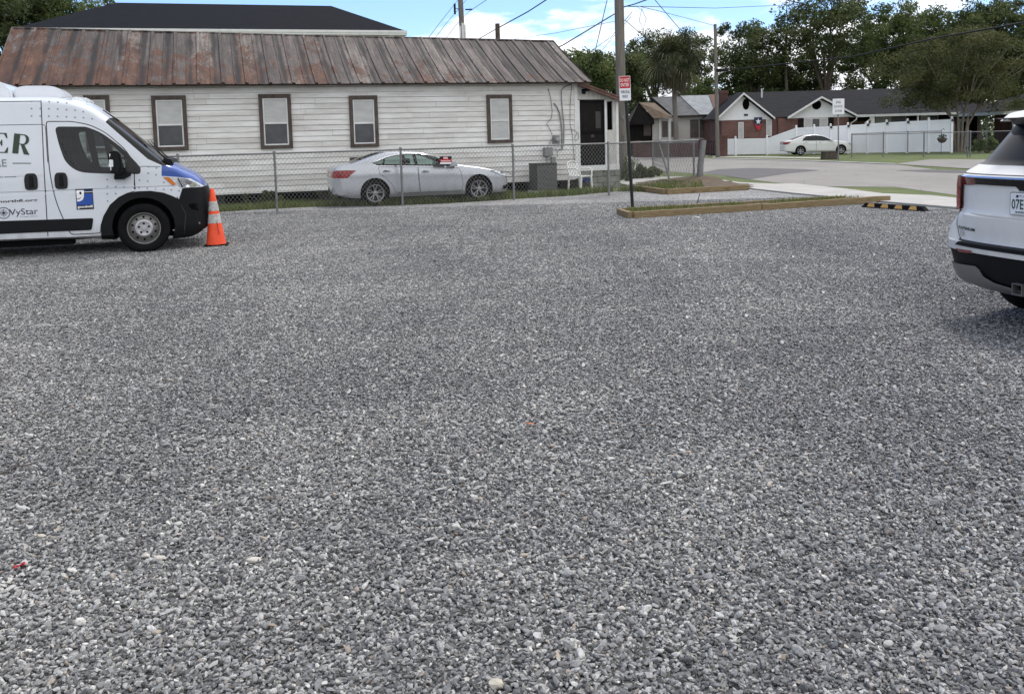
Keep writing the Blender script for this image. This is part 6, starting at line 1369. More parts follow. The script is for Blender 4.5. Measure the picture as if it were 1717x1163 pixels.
    for s in (-1, 1):
        q = MB(); q.tube([(.95, s*.66, 1.70), (1.1, s*.665, 1.745), (2.5, s*.66, 1.765), (2.75, s*.65, 1.72)], .018, 8); q.build('roof_rail', M['chrome'], t, 50)
    q = MB(); yh = .27
    a, c_ = B(810, 615), B(895, 730)
    q.box(-.04, .10, -.045, .045, .345, .352).box(-.04, .10, -.045, .045, .420, .427).box(-.04, .10, -.045, -.038, .352, .42).box(-.04, .10, .038, .045, .352, .42); q.build('tow_hitch', M['steel'], t)
    for wx in (1.06, 4.08):
        for s in (-1, 1):
            wheel_well(t, wx, .40, .42, s, .98)
            o = tyre_mesh(.385, .26, .245).build('wheel', M['rubber'], t, 50); o.location = (wx, s*.86, .385)
            alloy(o, .262, s, 5)
    for s in (-1, 1):
        q = MB(); q.prism(roundpoly([(2.95, 1.12), (3.15, 1.12), (3.2, 1.22), (3.1, 1.30), (2.95, 1.28)], .04), s*1.0, s*1.18); q.build('door_mirror', M['suv_white'], t, bev=.03)
    q = MB(); q.box(.5, 4.6, -.75, .75, .26, .34); q.build('underbody', M['interior'], t)
def alloy(o, R, s, n, mt='alloy', split=True):
    q = MB(); q.lathe([(R, s*.10), (R-.004, s*.112), (R-.022, s*.108), (R-.03, s*.08), (R-.03, -s*.09)], 40, 'y', cap=False)
    for k in range(n):
        for da in ((-.13, .13) if split else (0,)):
            a = 2*pi*k/n+pi/2; a1 = a+da*.6; a2 = a+da*1.7; wv_ = .0105 if split else .024
            u1 = Vector((-sin(a1), 0, cos(a1))); u2 = Vector((-sin(a2), 0, cos(a2))); p1 = Vector((cos(a1), 0, sin(a1)))*.045; p2 = Vector((cos(a2), 0, sin(a2)))*(R-.018)
            y1, y2 = Vector((0, s*.085, 0)), Vector((0, s*.10, 0)); dp = Vector((0, -s*.03, 0))
            vs = [p1+u1*wv_+y1, p1-u1*wv_+y1, p2-u2*wv_*1.1+y2, p2+u2*wv_*1.1+y2]; q.add(vs+[x+dp for x in vs], [(0,1,2,3), (0,4,5,1), (1,5,6,2), (2,6,7,3), (3,7,4,0)])
    r = q.build('rim', M[mt], o, 30)
    q = MB(); q.lathe([(.06, s*.06), (.055, s*.095), (.03, s*.10), (0, s*.10)], 20, 'y', cap=False); q.build('hub_cap', M[mt], o, 30)
    q = MB(); q.lathe([(R-.02, s*.02), (0, s*.02)], 30, 'y', cap=False); q.build('brake_disc', M['interior'], o)
build_suv()

# ================================================================== SALOON CARS
def build_sedan(name, label, org, deg, paint, glass_side, P):
    t = thing(name, label, 'car', org, radians(deg), None); hw = P['hw']
    zt = pchip(*P['zt']); zb = pchip(*P['zb']); w = pchip(*P['w']); zB = pchip(*P['belt'])
    def mk(x):
        bz = zB(x)
        def g(z):
            if z <= bz:
                e = 1-.035*max(0, (.45-z)/.25)**2
                if bz-.16 < z: e -= .03*((z-(bz-.16))/.16)**1.5
                if abs(z-(bz-.20)) < .03: e += .004
                return e
            return .97-(z-bz)*P.get('tumble', .42)
        return dict(zb=zb(x), zt=zt(x), w=w(x), rz=interp(x, *P['rz']), ry=.16, g=g, crown=interp(x, P['rz'][0], [.02]*len(P['rz'][0])))
    lo, hi_ = P['zt'][0][0], P['zt'][0][-1]
    xs = sorted(set([lo, lo+.012, lo+.03, lo+.055, lo+.09, lo+.14]+list(np.round(np.linspace(lo+.2, hi_-.28, 44), 4))+[hi_-.22, hi_-.17, hi_-.13, hi_-.09, hi_-.06, hi_-.035, hi_-.016, hi_-.005, hi_]))
    sh = Shell(loft_x(xs, mk, low=(.30, .38, .46, .54, .60, .66, .72, .78, .83, .87), ref=.89, nup=8)); side = lambda c: abs(c.y) > .42
    wr = P['wr']; x2 = P['wb']
    for cx in (0, x2): sh.carve(circ(cx, wr+.01, wr+.055), lambda c: abs(c.y) > .5)
    win = sh.carve(roundpoly(P['win'], .02), side); g_ids = [sh.carve(roundpoly(g_, .015), side, over=(win,)) for g_ in P['panes']]
    rw = sh.carve(P['rw'], lambda c: abs(c.y) < .60); ws = sh.carve(P['ws'], lambda c: abs(c.y) < .64)
    hd = sh.carve(P['head'], lambda c: abs(c.y) > .40); tl = sh.carve(P['tail'], lambda c: abs(c.y) > .15)
    d1 = sh.carve(P['door1'], side); d2 = sh.carve(P['door2'], side)
    body = sh.part(0, 'body', paint, t); D1 = sh.part(d1, 'door', paint, t, sides=True); D2 = sh.part(d2, 'door', paint, t, sides=True)
    fr = sh.part(win, 'window_frame', M['gloss_black'], t, off=.002, sides=True)
    for gi in g_ids: sh.part(gi, 'side_window', glass_side, fr, off=-.004, sides=True)
    sh.part(rw, 'rear_window', M['glass_dark'], t); sh.part(ws, 'windscreen', M['glass_mid'], t)
    hl = sh.part(hd, 'headlight', M['reflector'], t, off=.002, sides=True); tl_ = sh.part(tl, 'tail_light', P['tlm'], t, off=.004, sides=True)
    for s in (-1, 1):
        sh.ribbon(P['door1'], .009, 'door_gap', M['seam'], D1[s], .002, side=s, closed=True); sh.ribbon(P['door2'], .009, 'door_gap', M['seam'], D2[s], .002, side=s, closed=True)
        if P.get('chrome'): sh.ribbon(roundpoly(P['win'], .02), .016, 'chrome_trim', M['chrome'], fr[s], .006, side=s, closed=True)
        sh.ribbon(P['head'], .012, 'lamp_rim', M['gloss_black'], hl[s], .004, side=s, closed=True)
        sh.decal(P['lamp'], 'lamp_bowl', M['chrome'], hl[s], .005, side=s)
        for hx, hz, pr in ((P['h'][0], P['h'][1], D1[s]), (P['h'][2], P['h'][3], D2[s])):
            hp, _ = sh.hit(hx, hz, side=s); y_ = hp.y*s
            q = MB(); q.prism(roundpoly([(hx-.09, hz-.018), (hx+.09, hz-.016), (hx+.09, hz+.014), (hx-.09, hz+.014)], .01), s*(y_+.018), s*(y_+.035)).box(hx-.085, hx-.065, *sorted((s*y_, s*(y_+.02))), hz-.01, hz+.01).box(hx+.065, hx+.085, *sorted((s*y_, s*(y_+.02))), hz-.01, hz+.01); q.build('door_handle', M['chrome'], pr, bev=.004)
            sh.decal(roundpoly([(hx-.07, hz-.02), (hx+.06, hz-.02), (hx+.05, hz+.028), (hx-.06, hz+.028)], .02), 'handle_cup', M['seam'], pr, .003, side=s)
        mx_, mz = P['mir']; hp, _ = sh.hit(mx_, mz-.02, side=s); y_ = hp.y*s
        q = MB(); q.prism(roundpoly([(mx_-.09, mz-.055), (mx_+.10, mz-.05), (mx_+.11, mz+.01), (mx_+.03, mz+.06), (mx_-.08, mz+.065)], .03), s*(y_+.08), s*(y_+.26)); mo = q.build('door_mirror', paint, t, 40, bev=.02)
        q = MB(); q.prism([(mx_-.02, mz-.06), (mx_+.08, mz-.06), (mx_+.07, mz-.01), (mx_, mz-.01)], s*(y_-.05), s*(y_+.12)); q.build('mirror_arm', M['trim'], mo)
        if P.get('fog'): sh.decal(roundpoly(P['fog'], .015), 'bumper_vent', M['dark'], body, .004, side=s)
    for cx in (0, x2):
        for s in (-1, 1):
            wheel_well(t, cx, wr+.01, wr+.045, s, hw-.01)
            o = tyre_mesh(wr, wr*.70, .21).build('wheel', M['rubber'], t, 50); o.location = (cx, s*(hw-.115), wr); alloy(o, wr*.71, s, P['sp'], split=P['split'])
    q = MB()
    for yy in (-.58, .10):
        q.prism(roundpoly([(.95, .42), (1.45, .42), (1.5, .58), (1.15, .58), (.98, 1.0), (.86, 1.0)], .04), yy, yy+.48).prism(roundpoly([(.86, 1.01), (.98, 1.01), (.97, 1.14), (.88, 1.14)], .03), yy+.12, yy+.36)
    q.build('seat', M['interior'], t, bev=.02)
    q = MB(); q.prism(roundpoly([(.0, .42), (.5, .42), (.52, .58), (.22, .58), (.0, .93), (-.1, .93)], .04), -.62, .62); q.build('rear_bench', M['interior'], t, bev=.02)
    q = MB(); q.box(-.6, x2+.2, -.6, .6, .17, .24).prism([(1.8, .5), (2.15, .5), (2.2, .88), (1.95, .88)], -.66, .66); q.build('underbody', M['interior'], t)
    return t, sh
s0 = G(630.6, 345.3); a_ = 17.2
SED = dict(hw=.88, wr=.315, wb=2.665, tumble=.40, chrome=True, sp=5, split=True, tlm=M['red_lens'],
  zt=([-1.10, -1.07, -1.0, -.87, -.70, -.56, -.30, .0, .153, .40, .65, 1.063, 1.413, 1.65, 1.90, 2.12, 2.25, 2.508, 2.837, 3.103, 3.25, 3.37, 3.43, 3.455], [.62, .80, .97, 1.02, 1.045, 1.075, 1.165, 1.265, 1.305, 1.345, 1.35, 1.325, 1.262, 1.185, 1.085, .995, .965, .93, .872, .80, .735, .655, .56, .42]),
  zb=([-1.10, -1.0, -.8, -.4, 3.0, 3.3, 3.455], [.42, .32, .25, .20, .19, .20, .24]),
  w=([-1.10, -1.085, -1.05, -.97, -.7, -.3, 1.2, 2.4, 2.9, 3.15, 3.30, 3.39, 3.43, 3.455], [.20, .42, .62, .77, .84, .87, .88, .88, .86, .80, .70, .55, .40, .16]),
  belt=([-1.10, -.6, 0, 1.0, 2.1, 2.6, 3.46], [.93, .97, .97, .95, .90, .86, .75]), rz=([-1.1, -.9, -.2, 1.5, 2.2, 3.455], [.09, .05, .07, .06, .05, .07]),
  win=[(-.06, 1.055), (.08, .985), (.6, .965), (1.1, .945), (2.16, .895), (1.985, 1.01), (1.62, 1.165), (1.40, 1.225), (1.15, 1.262), (.85, 1.272), (.55, 1.25), (.30, 1.195)],
  panes=[[(.29, 1.165), (.25, 1.005), (.60, .985), (1.02, .970), (.97, 1.245), (.85, 1.250), (.55, 1.225)], [(1.10, .965), (1.95, .925), (1.93, 1.01), (1.60, 1.145), (1.38, 1.205), (1.13, 1.238), (1.06, 1.243)], [(0, 1.05), (.10, 1.005), (.19, 1.005), (.24, 1.14)]],
  rw=[(-.55, 1.06), (-.40, 1.06), (.22, 1.27), (.20, 1.45), (-.1, 1.4), (-.60, 1.2)], ws=[(1.50, 1.21), (2.12, .96), (2.30, .94), (2.30, 1.1), (1.48, 1.5), (1.42, 1.27)],
  head=[(2.968, .757), (3.10, .70), (3.20, .635), (3.40, .575), (3.46, .60), (3.42, .66), (3.30, .715), (3.15, .765)], lamp=[(3.12, .725), (3.20, .66), (3.33, .61), (3.35, .66), (3.22, .73)],
  tail=[(-1.2, .715), (-.985, .718), (-.67, .712), (-.57, .80), (-.448, .893), (-.66, .905), (-.919, .903), (-1.2, .86)],
  door1=[(.10, .965), (.62, .945), (1.085, .925), (1.10, .6), (1.12, .29), (.66, .28), (.50, .33), (.42, .52), (.28, .68), (.12, .80)], door2=[(1.10, .925), (2.14, .865), (2.20, .75), (2.24, .45), (2.22, .32), (2.1, .28), (1.14, .285), (1.115, .6)],
  h=(.29, .845, 1.27, .80), mir=(1.96, .97), fog=[(3.26, .37), (3.40, .39), (3.38, .28), (3.22, .27)])
fm_ = lambda x: x+(x-2.9)*.26 if x > 2.9 else (-.9+(x+.9)*.72 if x < -.9 else x)
for k_ in ('zt', 'zb', 'w', 'belt', 'rz'): SED[k_] = ([fm_(x) for x in SED[k_][0]], SED[k_][1])
for k_ in ('head', 'lamp', 'tail', 'fog'): SED[k_] = [(fm_(x), z) for x, z in SED[k_]]
cs_, sn_ = cos(radians(a_)), sin(radians(a_))
sed, ssh = build_sedan('parked_car', 'silver four-door saloon parked behind the chain-link fence beside the white house', (s0.x-sn_*.88, s0.y+cs_*.88, 0), a_, M['silver'], M['glass_green'], SED)
w0 = G(1343, 260.5); w1 = G(1411, 258.8); ang = math.degrees(math.atan2(w1.y-w0.y, w1.x-w0.x))
sc_ = (w1-w0).xy.length/2.82
FAR = dict(SED); FAR.update(fog=None, wb=2.82, chrome=False, sp=6, split=False, wr=.325,
  zt=([-1.15, -1.12, -1.08, -1.0, -.85, -.62, -.30, .0, .25, .5, .8, 1.2, 1.5, 1.80, 2.1, 2.35, 2.6, 2.9, 3.2, 3.45, 3.6, 3.70, 3.75], [.60, .80, .98, 1.06, 1.085, 1.10, 1.20, 1.31, 1.39, 1.44, 1.46, 1.45, 1.40, 1.28, 1.14, 1.03, .995, .96, .90, .82, .74, .60, .45]),
  zb=([-1.15, -1.0, -.8, -.4, 3.2, 3.5, 3.75], [.36, .30, .26, .21, .20, .22, .26]),
  w=([-1.15, -1.13, -1.08, -.98, -.7, -.3, 1.2, 2.4, 3.0, 3.35, 3.55, 3.68, 3.72, 3.75], [.55, .68, .78, .85, .90, .92, .92, .92, .90, .85, .72, .52, .38, .16]), hw=.92,
  belt=([-1.15, -.6, 0, 1.0, 2.1, 2.6, 3.75], [.99, 1.02, 1.02, 1.0, .96, .92, .8]), rz=([-1.1, -.9, -.2, 1.5, 2.2, 3.75], [.09, .06, .08, .07, .06, .08]),
  win=[(.12, 1.03), (1.1, 1.01), (2.25, .975), (2.0, 1.12), (1.72, 1.26), (1.45, 1.345), (1.1, 1.385), (.75, 1.385), (.42, 1.34), (.20, 1.18)],
  panes=[[(.20, 1.05), (1.04, 1.03), (1.04, 1.36), (.75, 1.362), (.45, 1.32), (.26, 1.18)], [(1.12, 1.03), (2.12, .995), (1.95, 1.11), (1.70, 1.235), (1.43, 1.32), (1.12, 1.36)]],
  rw=[(-.62, 1.11), (-.45, 1.10), (.28, 1.34), (.30, 1.6), (-.1, 1.5), (-.70, 1.25)], ws=[(1.66, 1.33), (2.25, 1.04), (2.42, 1.0), (2.45, 1.2), (1.7, 1.6), (1.56, 1.40)],
  head=[(3.15, .80), (3.4, .70), (3.72, .60), (3.74, .68), (3.5, .78), (3.3, .84)], lamp=[(3.3, .77), (3.45, .70), (3.6, .66), (3.55, .72), (3.4, .78)],
  tail=[(-1.2, .78), (-.95, .78), (-.78, .86), (-.66, .97), (-.95, .97), (-1.2, .90)],
  door1=[(.15, 1.0), (1.08, .985), (1.08, .30), (.62, .29), (.48, .40), (.38, .58), (.2, .75)], door2=[(1.10, .985), (2.25, .94), (2.34, .6), (2.30, .30), (1.10, .30)], h=(.38, .90, 1.38, .88), mir=(2.10, 1.04))
cs_, sn_ = cos(radians(ang)), sin(radians(ang))
far, fsh = build_sedan('parked_car', 'white four-door saloon parked on the verge in front of the white vinyl fence', (w0.x-sn_*.92, w0.y+cs_*.92, 0), ang, M['car_white'], M['glass_dark'], FAR)
far.scale = (sc_, sc_, sc_)
b = MB(); b.prism(roundpoly([(-.15, .60), (.15, .60), (.15, .75), (-.15, .75)], .01), -1.168, -1.15, 'x'); b.build('number_plate', M['sign_white'], far)
# ================================================================== TREES AND PLANTS
def leaf_mesh(name, cen, n_per, R, size, mt, parent, seed, flat=1.0, droop=0.0, shape='oval'):
    r = np.random.default_rng(seed); cen = np.array(cen, float); n = len(cen)*n_per
    c = np.repeat(cen[:, :3], n_per, 0); Rr = np.repeat(cen[:, 3] if cen.shape[1] > 3 else np.full(len(cen), R), n_per)
    d = r.normal(size=(n, 3)); d /= np.linalg.norm(d, axis=1)[:, None]+1e-9; rad = r.random(n)**.45
    p = c+d*(rad*Rr)[:, None]*np.array([1, 1, flat])
    a = r.normal(size=(n, 3)); a[:, 2] -= droop; a /= np.linalg.norm(a, axis=1)[:, None]+1e-9; b = np.cross(a, r.normal(size=(n, 3))); b /= np.linalg.norm(b, axis=1)[:, None]+1e-9
    s = size*(.55+.9*r.random(n)); a *= s[:, None]; b *= (s*.42)[:, None]; nn = np.cross(a, b); nn /= np.linalg.norm(nn, axis=1)[:, None]+1e-9
    cup = nn*(s*.18)[:, None]
    V_ = np.stack([p-a, p+b*.9-a*.1+cup, p+a, p-b*.9-a*.1+cup], 1).reshape(-1, 3)
    me = bpy.data.meshes.new(name); me.vertices.add(n*4); me.vertices.foreach_set('co', V_.ravel()); me.loops.add(n*4); me.loops.foreach_set('vertex_index', np.arange(n*4)); me.polygons.add(n); me.polygons.foreach_set('loop_start', np.arange(n)*4); me.polygons.foreach_set('loop_total', np.full(n, 4))
    clump = np.repeat(r.random(len(cen)), n_per); lv = np.clip(.55*clump+.55*r.random(n)-.05, 0, 1)
    at = me.attributes.new('leaf', 'FLOAT', 'POINT'); at.data.foreach_set('value', np.repeat(lv, 4)); me.materials.append(mt); me.update(); me.validate()
    o = bpy.data.objects.new(name, me); C.objects.link(o); o.parent = parent; return o
def tree(label, base, H, CW, cbot, seed, mt='leaf_dark', tr=.28, n=90, n_per=110, leaf=.17, name='broadleaf_tree', trunk='bark', lean=0.0, nb=7, clump=.95, top=1.0, flat=.75, cat='tree', group='trees'):
    """trunk, limbs that fork to clump centres inside an uneven crown envelope"""
    r = random.Random(seed); t = thing(name, label, cat, base, 0, None); b = MB(); cz = (H+cbot)/2; hh = (H-cbot)/2; cen = []; tips = []
    fork = cbot*.85+.1*H*r.random(); tp = Vector((lean*fork, 0, fork))
    b.tube([(0, 0, -.1), (lean*fork*.3+.05, .03, fork*.35), (lean*fork*.7-.04, 0, fork*.7), tuple(tp)], [tr*1.25, tr, tr*.9, tr*.8], 10)
    for k in range(nb):
        a = 2*pi*k/nb+r.uniform(-.4, .4); rr_ = CW*r.uniform(.35, .75)*(1 if k else .15); zz = cz+hh*r.uniform(-.25, .75)*(1 if k else 1.2); e = Vector((lean*H*.6+cos(a)*rr_, sin(a)*rr_, zz)); m1 = tp.lerp(e, .4)+Vector((r.uniform(-.3, .3), r.uniform(-.3, .3), .12*hh))
        b.tube([tuple(tp-Vector((0, 0, .2))), tuple(m1), tuple(e)], [tr*.55, tr*.32, tr*.10], 7); tips.append((m1, e))
        for j in range(4):
            u = r.uniform(.3, 1); q = m1.lerp(e, u); e2 = q+Vector((r.uniform(-1, 1), r.uniform(-1, 1), r.uniform(-.1, .9)))*CW*.32; b.tube([tuple(q), tuple(q.lerp(e2, .5)+Vector((0, 0, .1))), tuple(e2)], [tr*.16, tr*.1, tr*.03], 5); cen.append((e2.x, e2.y, e2.z, clump*r.uniform(.6, 1.15)))
        cen.append((e.x, e.y, e.z, clump*r.uniform(.8, 1.2)))
    while len(cen) < n:
        d = Vector((r.gauss(0, 1), r.gauss(0, 1), r.gauss(0, 1))).normalized(); rad = r.random()**.38
        f = 1+.34*mnoise.noise(d*1.7+Vector((seed*3.1, 0, 0)))+.20*mnoise.noise(d*4.2+Vector((seed, 5, 0)))
        p = Vector((lean*H*.6+d.x*CW*rad*f, d.y*CW*rad*f, cz+d.z*hh*rad*f*(top if d.z > 0 else 1)))
        if p.z < cbot*.8: continue
        cen.append((p.x, p.y, p.z, clump*r.uniform(.45, 1.1)))
    b.build('trunk', M[trunk], t, 60); leaf_mesh('crown', cen, n_per, clump, leaf, M[mt], t, seed, flat); return t
def at_tree(x, ytop, Y): p = V(x, 230, Y); return Vector((p.x, Y, 0)), V(x, ytop, Y).z
def T_(label, x, ytop, Y, wpx, cbot_y, seed, **k):
    b_, h = at_tree(x, ytop, Y); cb = V(x, cbot_y, Y).z; return tree(label, b_, h, wpx/1500*Y/2, max(.6, cb), seed, **k)
T_('tall open oak rising highest in the right background, left of centre of the tree line', 1385, -30, 84, 190, 160, 3, n=110, n_per=135, leaf=0.156, clump=1.25, nb=9, tr=.34)
T_('rounded dark tree just right of the slimmer pole', 1262, 42, 86, 150, 170, 4, n=120, n_per=165, leaf=0.148, clump=1.15)
T_('round dark tree behind the palm, left half', 1098, 58, 96, 120, 175, 5, n=120, n_per=142, leaf=0.148, clump=1.1)
T_('round dark tree behind the palm, right half', 1152, 50, 98, 105, 180, 6, n=100, n_per=127, leaf=0.148, clump=1.05)
T_('mid green tree behind the brick house roof ridge', 1478, 8, 92, 190, 165, 7, n=150, n_per=195, leaf=0.156, mt='leaf_mid', clump=1.2)
T_('broad mid green tree filling the skyline right of the oak', 1570, 14, 88, 190, 160, 8, n=150, n_per=195, leaf=0.156, mt='leaf_mid', clump=1.2)
T_('tall dark tree at the right edge of the frame', 1690, -8, 80, 180, 165, 9, n=150, n_per=195, leaf=0.148, clump=1.2)
T_('low bushy tree between the oak and the brick house chimney', 1330, 95, 90, 150, 190, 10, n=90, n_per=165, leaf=0.140, clump=1.1)
T_('dense shrubby tree behind the right end of the brick house', 1640, 90, 84, 170, 195, 11, n=100, n_per=165, leaf=0.140, clump=1.1, mt='leaf_mid')
T_('bushy tree standing between the white house roof and the thick pole', 985, 88, 66, 96, 175, 12, n=90, n_per=195, leaf=0.117, clump=.95, mt='leaf_mid')
T_('dark tree behind the thick utility pole', 1050, 92, 74, 80, 180, 13, n=80, n_per=195, leaf=0.125, clump=.95)
T_('low leafy tree behind the cottage roof', 1175, 140, 90, 110, 200, 14, n=60, n_per=180, leaf=0.133, clump=.95, mt='leaf_mid')
T_('large dark tree rising behind the left end of the rusty roof', 20, -45, 58, 210, 130, 15, n=140, n_per=195, leaf=0.125, clump=1.15)
T_('lighter green tree behind the hip roof at top left', 125, -28, 62, 150, 120, 16, n=110, n_per=180, leaf=0.117, clump=1.0, mt='leaf_mid')
T_('tall tree off the left edge beyond the house', -130, -60, 56, 230, 160, 17, n=120, n_per=165, leaf=0.133, clump=1.2)
T_('tree beyond the right edge behind the neighbour porch', 1820, -20, 78, 200, 170, 18, n=110, n_per=150, leaf=0.148, clump=1.2)
def woodland():
    r = random.Random(77); cen = []
    for k in range(620):
        x = r.uniform(-75, 130); y = 104+r.uniform(-5, 9); h = 6.2+2.2*mnoise.noise(Vector((x*.12, 3, 0))); cen.append((x, y, r.uniform(.2, h), r.uniform(.8, 1.6)))
    o = leaf_mesh('woodland', cen, 95, 1.3, .30, M['leaf_dark'], None, 77); tag(o, 'dark mass of woods far behind the houses', 'woods', kind='stuff')
woodland()
# bare dead branches standing above the trees
p = V(1318, 120, 86); t = thing('dead_tree', 'bare pale dead branches sticking up beside the open oak', 'tree', (p.x, 86, 0)); b = MB(); z1 = V(1318, -6, 86).z
b.tube([(0, 0, 0), (.1, 0, 5), (-.1, 0, z1*.6), (.15, 0, z1*.8), (.0, 0, z1)], [.2, .17, .1, .06, .015], 6).tube([(-.1, 0, z1*.6), (-.9, 0, z1*.75), (-.8, 0, z1*.86)], [.06, .04, .01], 5).tube([(.1, 0, z1*.75), (.6, 0, z1*.86), (.5, 0, z1*.97)], [.05, .03, .01], 5); b.build('trunk', M['bark_pale'], t)
# crape myrtle with many pale stems in front of the brick house
def myrtle():
    base = G(1608, 253.6); Y = base.y; t = thing('crape_myrtle', 'wide spreading multi-stemmed tree with pale trunks behind the far chain-link fence', 'tree', base); b = MB(); r = random.Random(31); cen = []
    H = V(1600, 48, Y).z; CW = 265/1500*Y/2
    for k in range(9):
        a = 2*pi*k/9+r.uniform(-.3, .3); x0, y0 = cos(a)*.28, sin(a)*.28; f1 = Vector((cos(a)*.5, sin(a)*.5, r.uniform(1.6, 2.4))); f2 = Vector((cos(a)*r.uniform(1.1, 1.9), sin(a)*1.5, r.uniform(3.0, 3.8)))
        b.tube([(x0, y0, -.1), tuple(f1*.5+Vector((x0, y0, 0))*.5), tuple(f1), tuple(f2)], [.10, .085, .07, .045], 7)
        for j in range(6):
            e = Vector((cos(a+r.uniform(-.6, .6))*r.uniform(1.5, CW), sin(a+r.uniform(-.6, .6))*r.uniform(1, CW*.8), r.uniform(3.2, H*.95))); q = f1.lerp(f2, r.uniform(.4, 1)); b.tube([tuple(q), tuple(q.lerp(e, .5)+Vector((0, 0, .25))), tuple(e)], [.04, .025, .008], 5); cen.append((e.x, e.y, e.z, .9))
    while len(cen) < 260:
        d = Vector((r.gauss(0, 1), r.gauss(0, 1), r.gauss(0, 1))).normalized(); rad = r.random()**.4; f = 1+.25*mnoise.noise(d*1.9+Vector((8, 0, 0))); p = Vector((d.x*CW*rad*f, d.y*CW*.8*rad*f, H*.60+d.z*H*.40*rad*f))
        if p.z < 2.75+.35*(abs(p.x)/CW < .4): continue
        cen.append((p.x, p.y, p.z, r.uniform(.4, .85)))
    b.build('trunk', M['bark_pale'], t, 60); leaf_mesh('crown', cen, 150, .8, .085, M['leaf_olive'], t, 31, .7)
myrtle()
def palm():
    Y = 68; base = G(1133, 263.0); Y = base.y; top = V(1129.5, 108, Y); t = thing('palm_tree', 'tall cabbage palm with a shaggy round head in front of the cottage', 'palm tree', base); r = random.Random(5)
    tz = top.z; tx = top.x-base.x; b = MB(); b.tube([(0, 0, -.1), (.05, 0, tz*.3), (tx*.6, 0, tz*.6), (tx, 0, tz*.98)], [.20, .17, .16, .19], 12); b.build('trunk', M['bark_pale'] if False else M['pole'], t, 60)
    vs, fs, cs = [], [], []; vd, fd_, cd = [], [], []
    def frond(a, el, L_, dead):
        V0, F0, C0_ = (vd, fd_, cd) if dead else (vs, fs, cs); o = Vector((tx, 0, tz)); d = Vector((cos(a)*cos(el), sin(a)*cos(el), sin(el))); stem = o+d*L_*.5; sag = Vector((0, 0, -1))
        n = 17; side = d.cross(Vector((0, 0, 1))).normalized(); side = (Matrix.Rotation(r.uniform(-1.0, 1.0), 3, d) @ side).normalized(); upv = side.cross(d)
        C_ = r.random()
        i0 = len(V0); w_ = side*.025; V0 += [tuple(o-w_), tuple(o+w_), tuple(stem)]; F0.append((i0, i0+1, i0+2)); C0_ += [C_]*3
        for k in range(n):
            th = -1.9+3.8*k/(n-1); dd = (d*cos(th)+side*sin(th)).normalized(); ll = L_*.62*(1-.25*abs(th)/1.9)*r.uniform(.75, 1.1); m_ = stem+dd*ll*.55+upv*.05; e = stem+dd*ll+sag*ll*(.40 if not dead else .8); w2 = dd.cross(upv).normalized()*.034; i0 = len(V0)
            V0 += [tuple(stem), tuple(m_-w2), tuple(m_+w2), tuple(e)]; F0 += [(i0, i0+1, i0+2), (i0+1, i0+3, i0+2)]; C0_ += [min(1, max(0, C_*C_+r.uniform(-.3, .3)))]*4
    for k in range(76): frond(r.uniform(0, 2*pi), r.uniform(-.75, 1.35), r.uniform(2.1, 3.0), False)
    for k in range(26): frond(r.uniform(0, 2*pi), r.uniform(-1.35, -.7), r.uniform(1.4, 1.9), True)
    for nm, V0, F0, C0_, m in (('crown', vs, fs, cs, 'palm_leaf'), ('dead_fronds', vd, fd_, cd, 'palm_dead')):
        me = bpy.data.meshes.new(nm); me.from_pydata(V0, [], F0); me.materials.append(M[m]); at = me.attributes.new('leaf', 'FLOAT', 'POINT'); at.data.foreach_set('value', C0_); o = bpy.data.objects.new(nm, me); C.objects.link(o); o.parent = t
palm()
def shrub(label, base, w_, h, seed, mt='leaf_mid', n=14, leaf=.05, per=90, name='shrub'):
    r = random.Random(seed); t = thing(name, label, 'shrub', base); b = MB(); cen = []
    for k in range(n):
        a = r.uniform(0, 2*pi); rr_ = w_*r.random()**.6; e = Vector((cos(a)*rr_, sin(a)*rr_*.7, h*r.uniform(.25, 1)*(1-.4*rr_/w_))); b.tube([(cos(a)*.04, sin(a)*.04, -.05), tuple(e*.5+Vector((0, 0, h*.15))), tuple(e)], [.012, .008, .004], 4); cen.append((e.x, e.y, e.z, h*.22))
    b.build('stem', M['bark'], t); leaf_mesh('foliage', cen, per, h*.2, leaf, M[mt], t, seed, .9)
shrub('dark weedy bush at the foot of the thick utility pole', G(1072, 300), .62, .55, 41, 'leaf_dark', 22); shrub('low leafy weeds beside the walkway gate', G(1092, 297), .5, .4, 42)
shrub('thin upright weed right of the signpost', G(1066, 299)+Vector((0, .8, 0)), .22, 1.0, 43, 'leaf_mid', 9, .045, 40); shrub('weeds against the porch foundation', G(1032, 306), .55, .4, 44, 'leaf_dark', 16)
shrub('dry brown tuft at the fence foot near the plastic chair', G(975, 318)+Vector((0, .2, 0)), .35, .28, 45, 'palm_dead', 12, .04, 70); shrub('weeds under the house near the van cone', G(425, 345)+Vector((0, 1.0, 0)), .5, .35, 46, 'leaf_dark', 14)
shrub('dark weeds at the rear bumper of the silver saloon', G(545, 338)+Vector((-.1, .8, 0)), .35, .35, 47, 'leaf_dark', 12); shrub('flowering clutter of low plants behind the far fence by the myrtle', G(1655, 256)+Vector((0, 0, 0)), 1.4, .9, 48, 'leaf_mid', 20, .09)
# hanging basket on a hook
p = G(1578, 257.5); t = thing('basket_hook', 'round dark hanging basket on a thin hook in front of the vinyl fence', 'hanging basket', p); b = MB(); z = V(1578, 218, p.y).z; b.tube([(0, 0, 0), (0, 0, z), (.10, 0, z+.08), (.18, 0, z)], .015, 5); b.build('hook', M['trim'], t)
zc = V(1577, 234, p.y).z; b = MB(); b.lathe([(0, -.22), (.16, -.18), (.28, 0), (.29, .05), (0, .12)], 14, 'z', (0, -.1, zc), cap=False); b.build('basket', M['bark'], t); leaf_mesh('foliage', [(0, -.1, zc+.1, .26)], 160, .26, .06, M['leaf_dark'], t, 3)

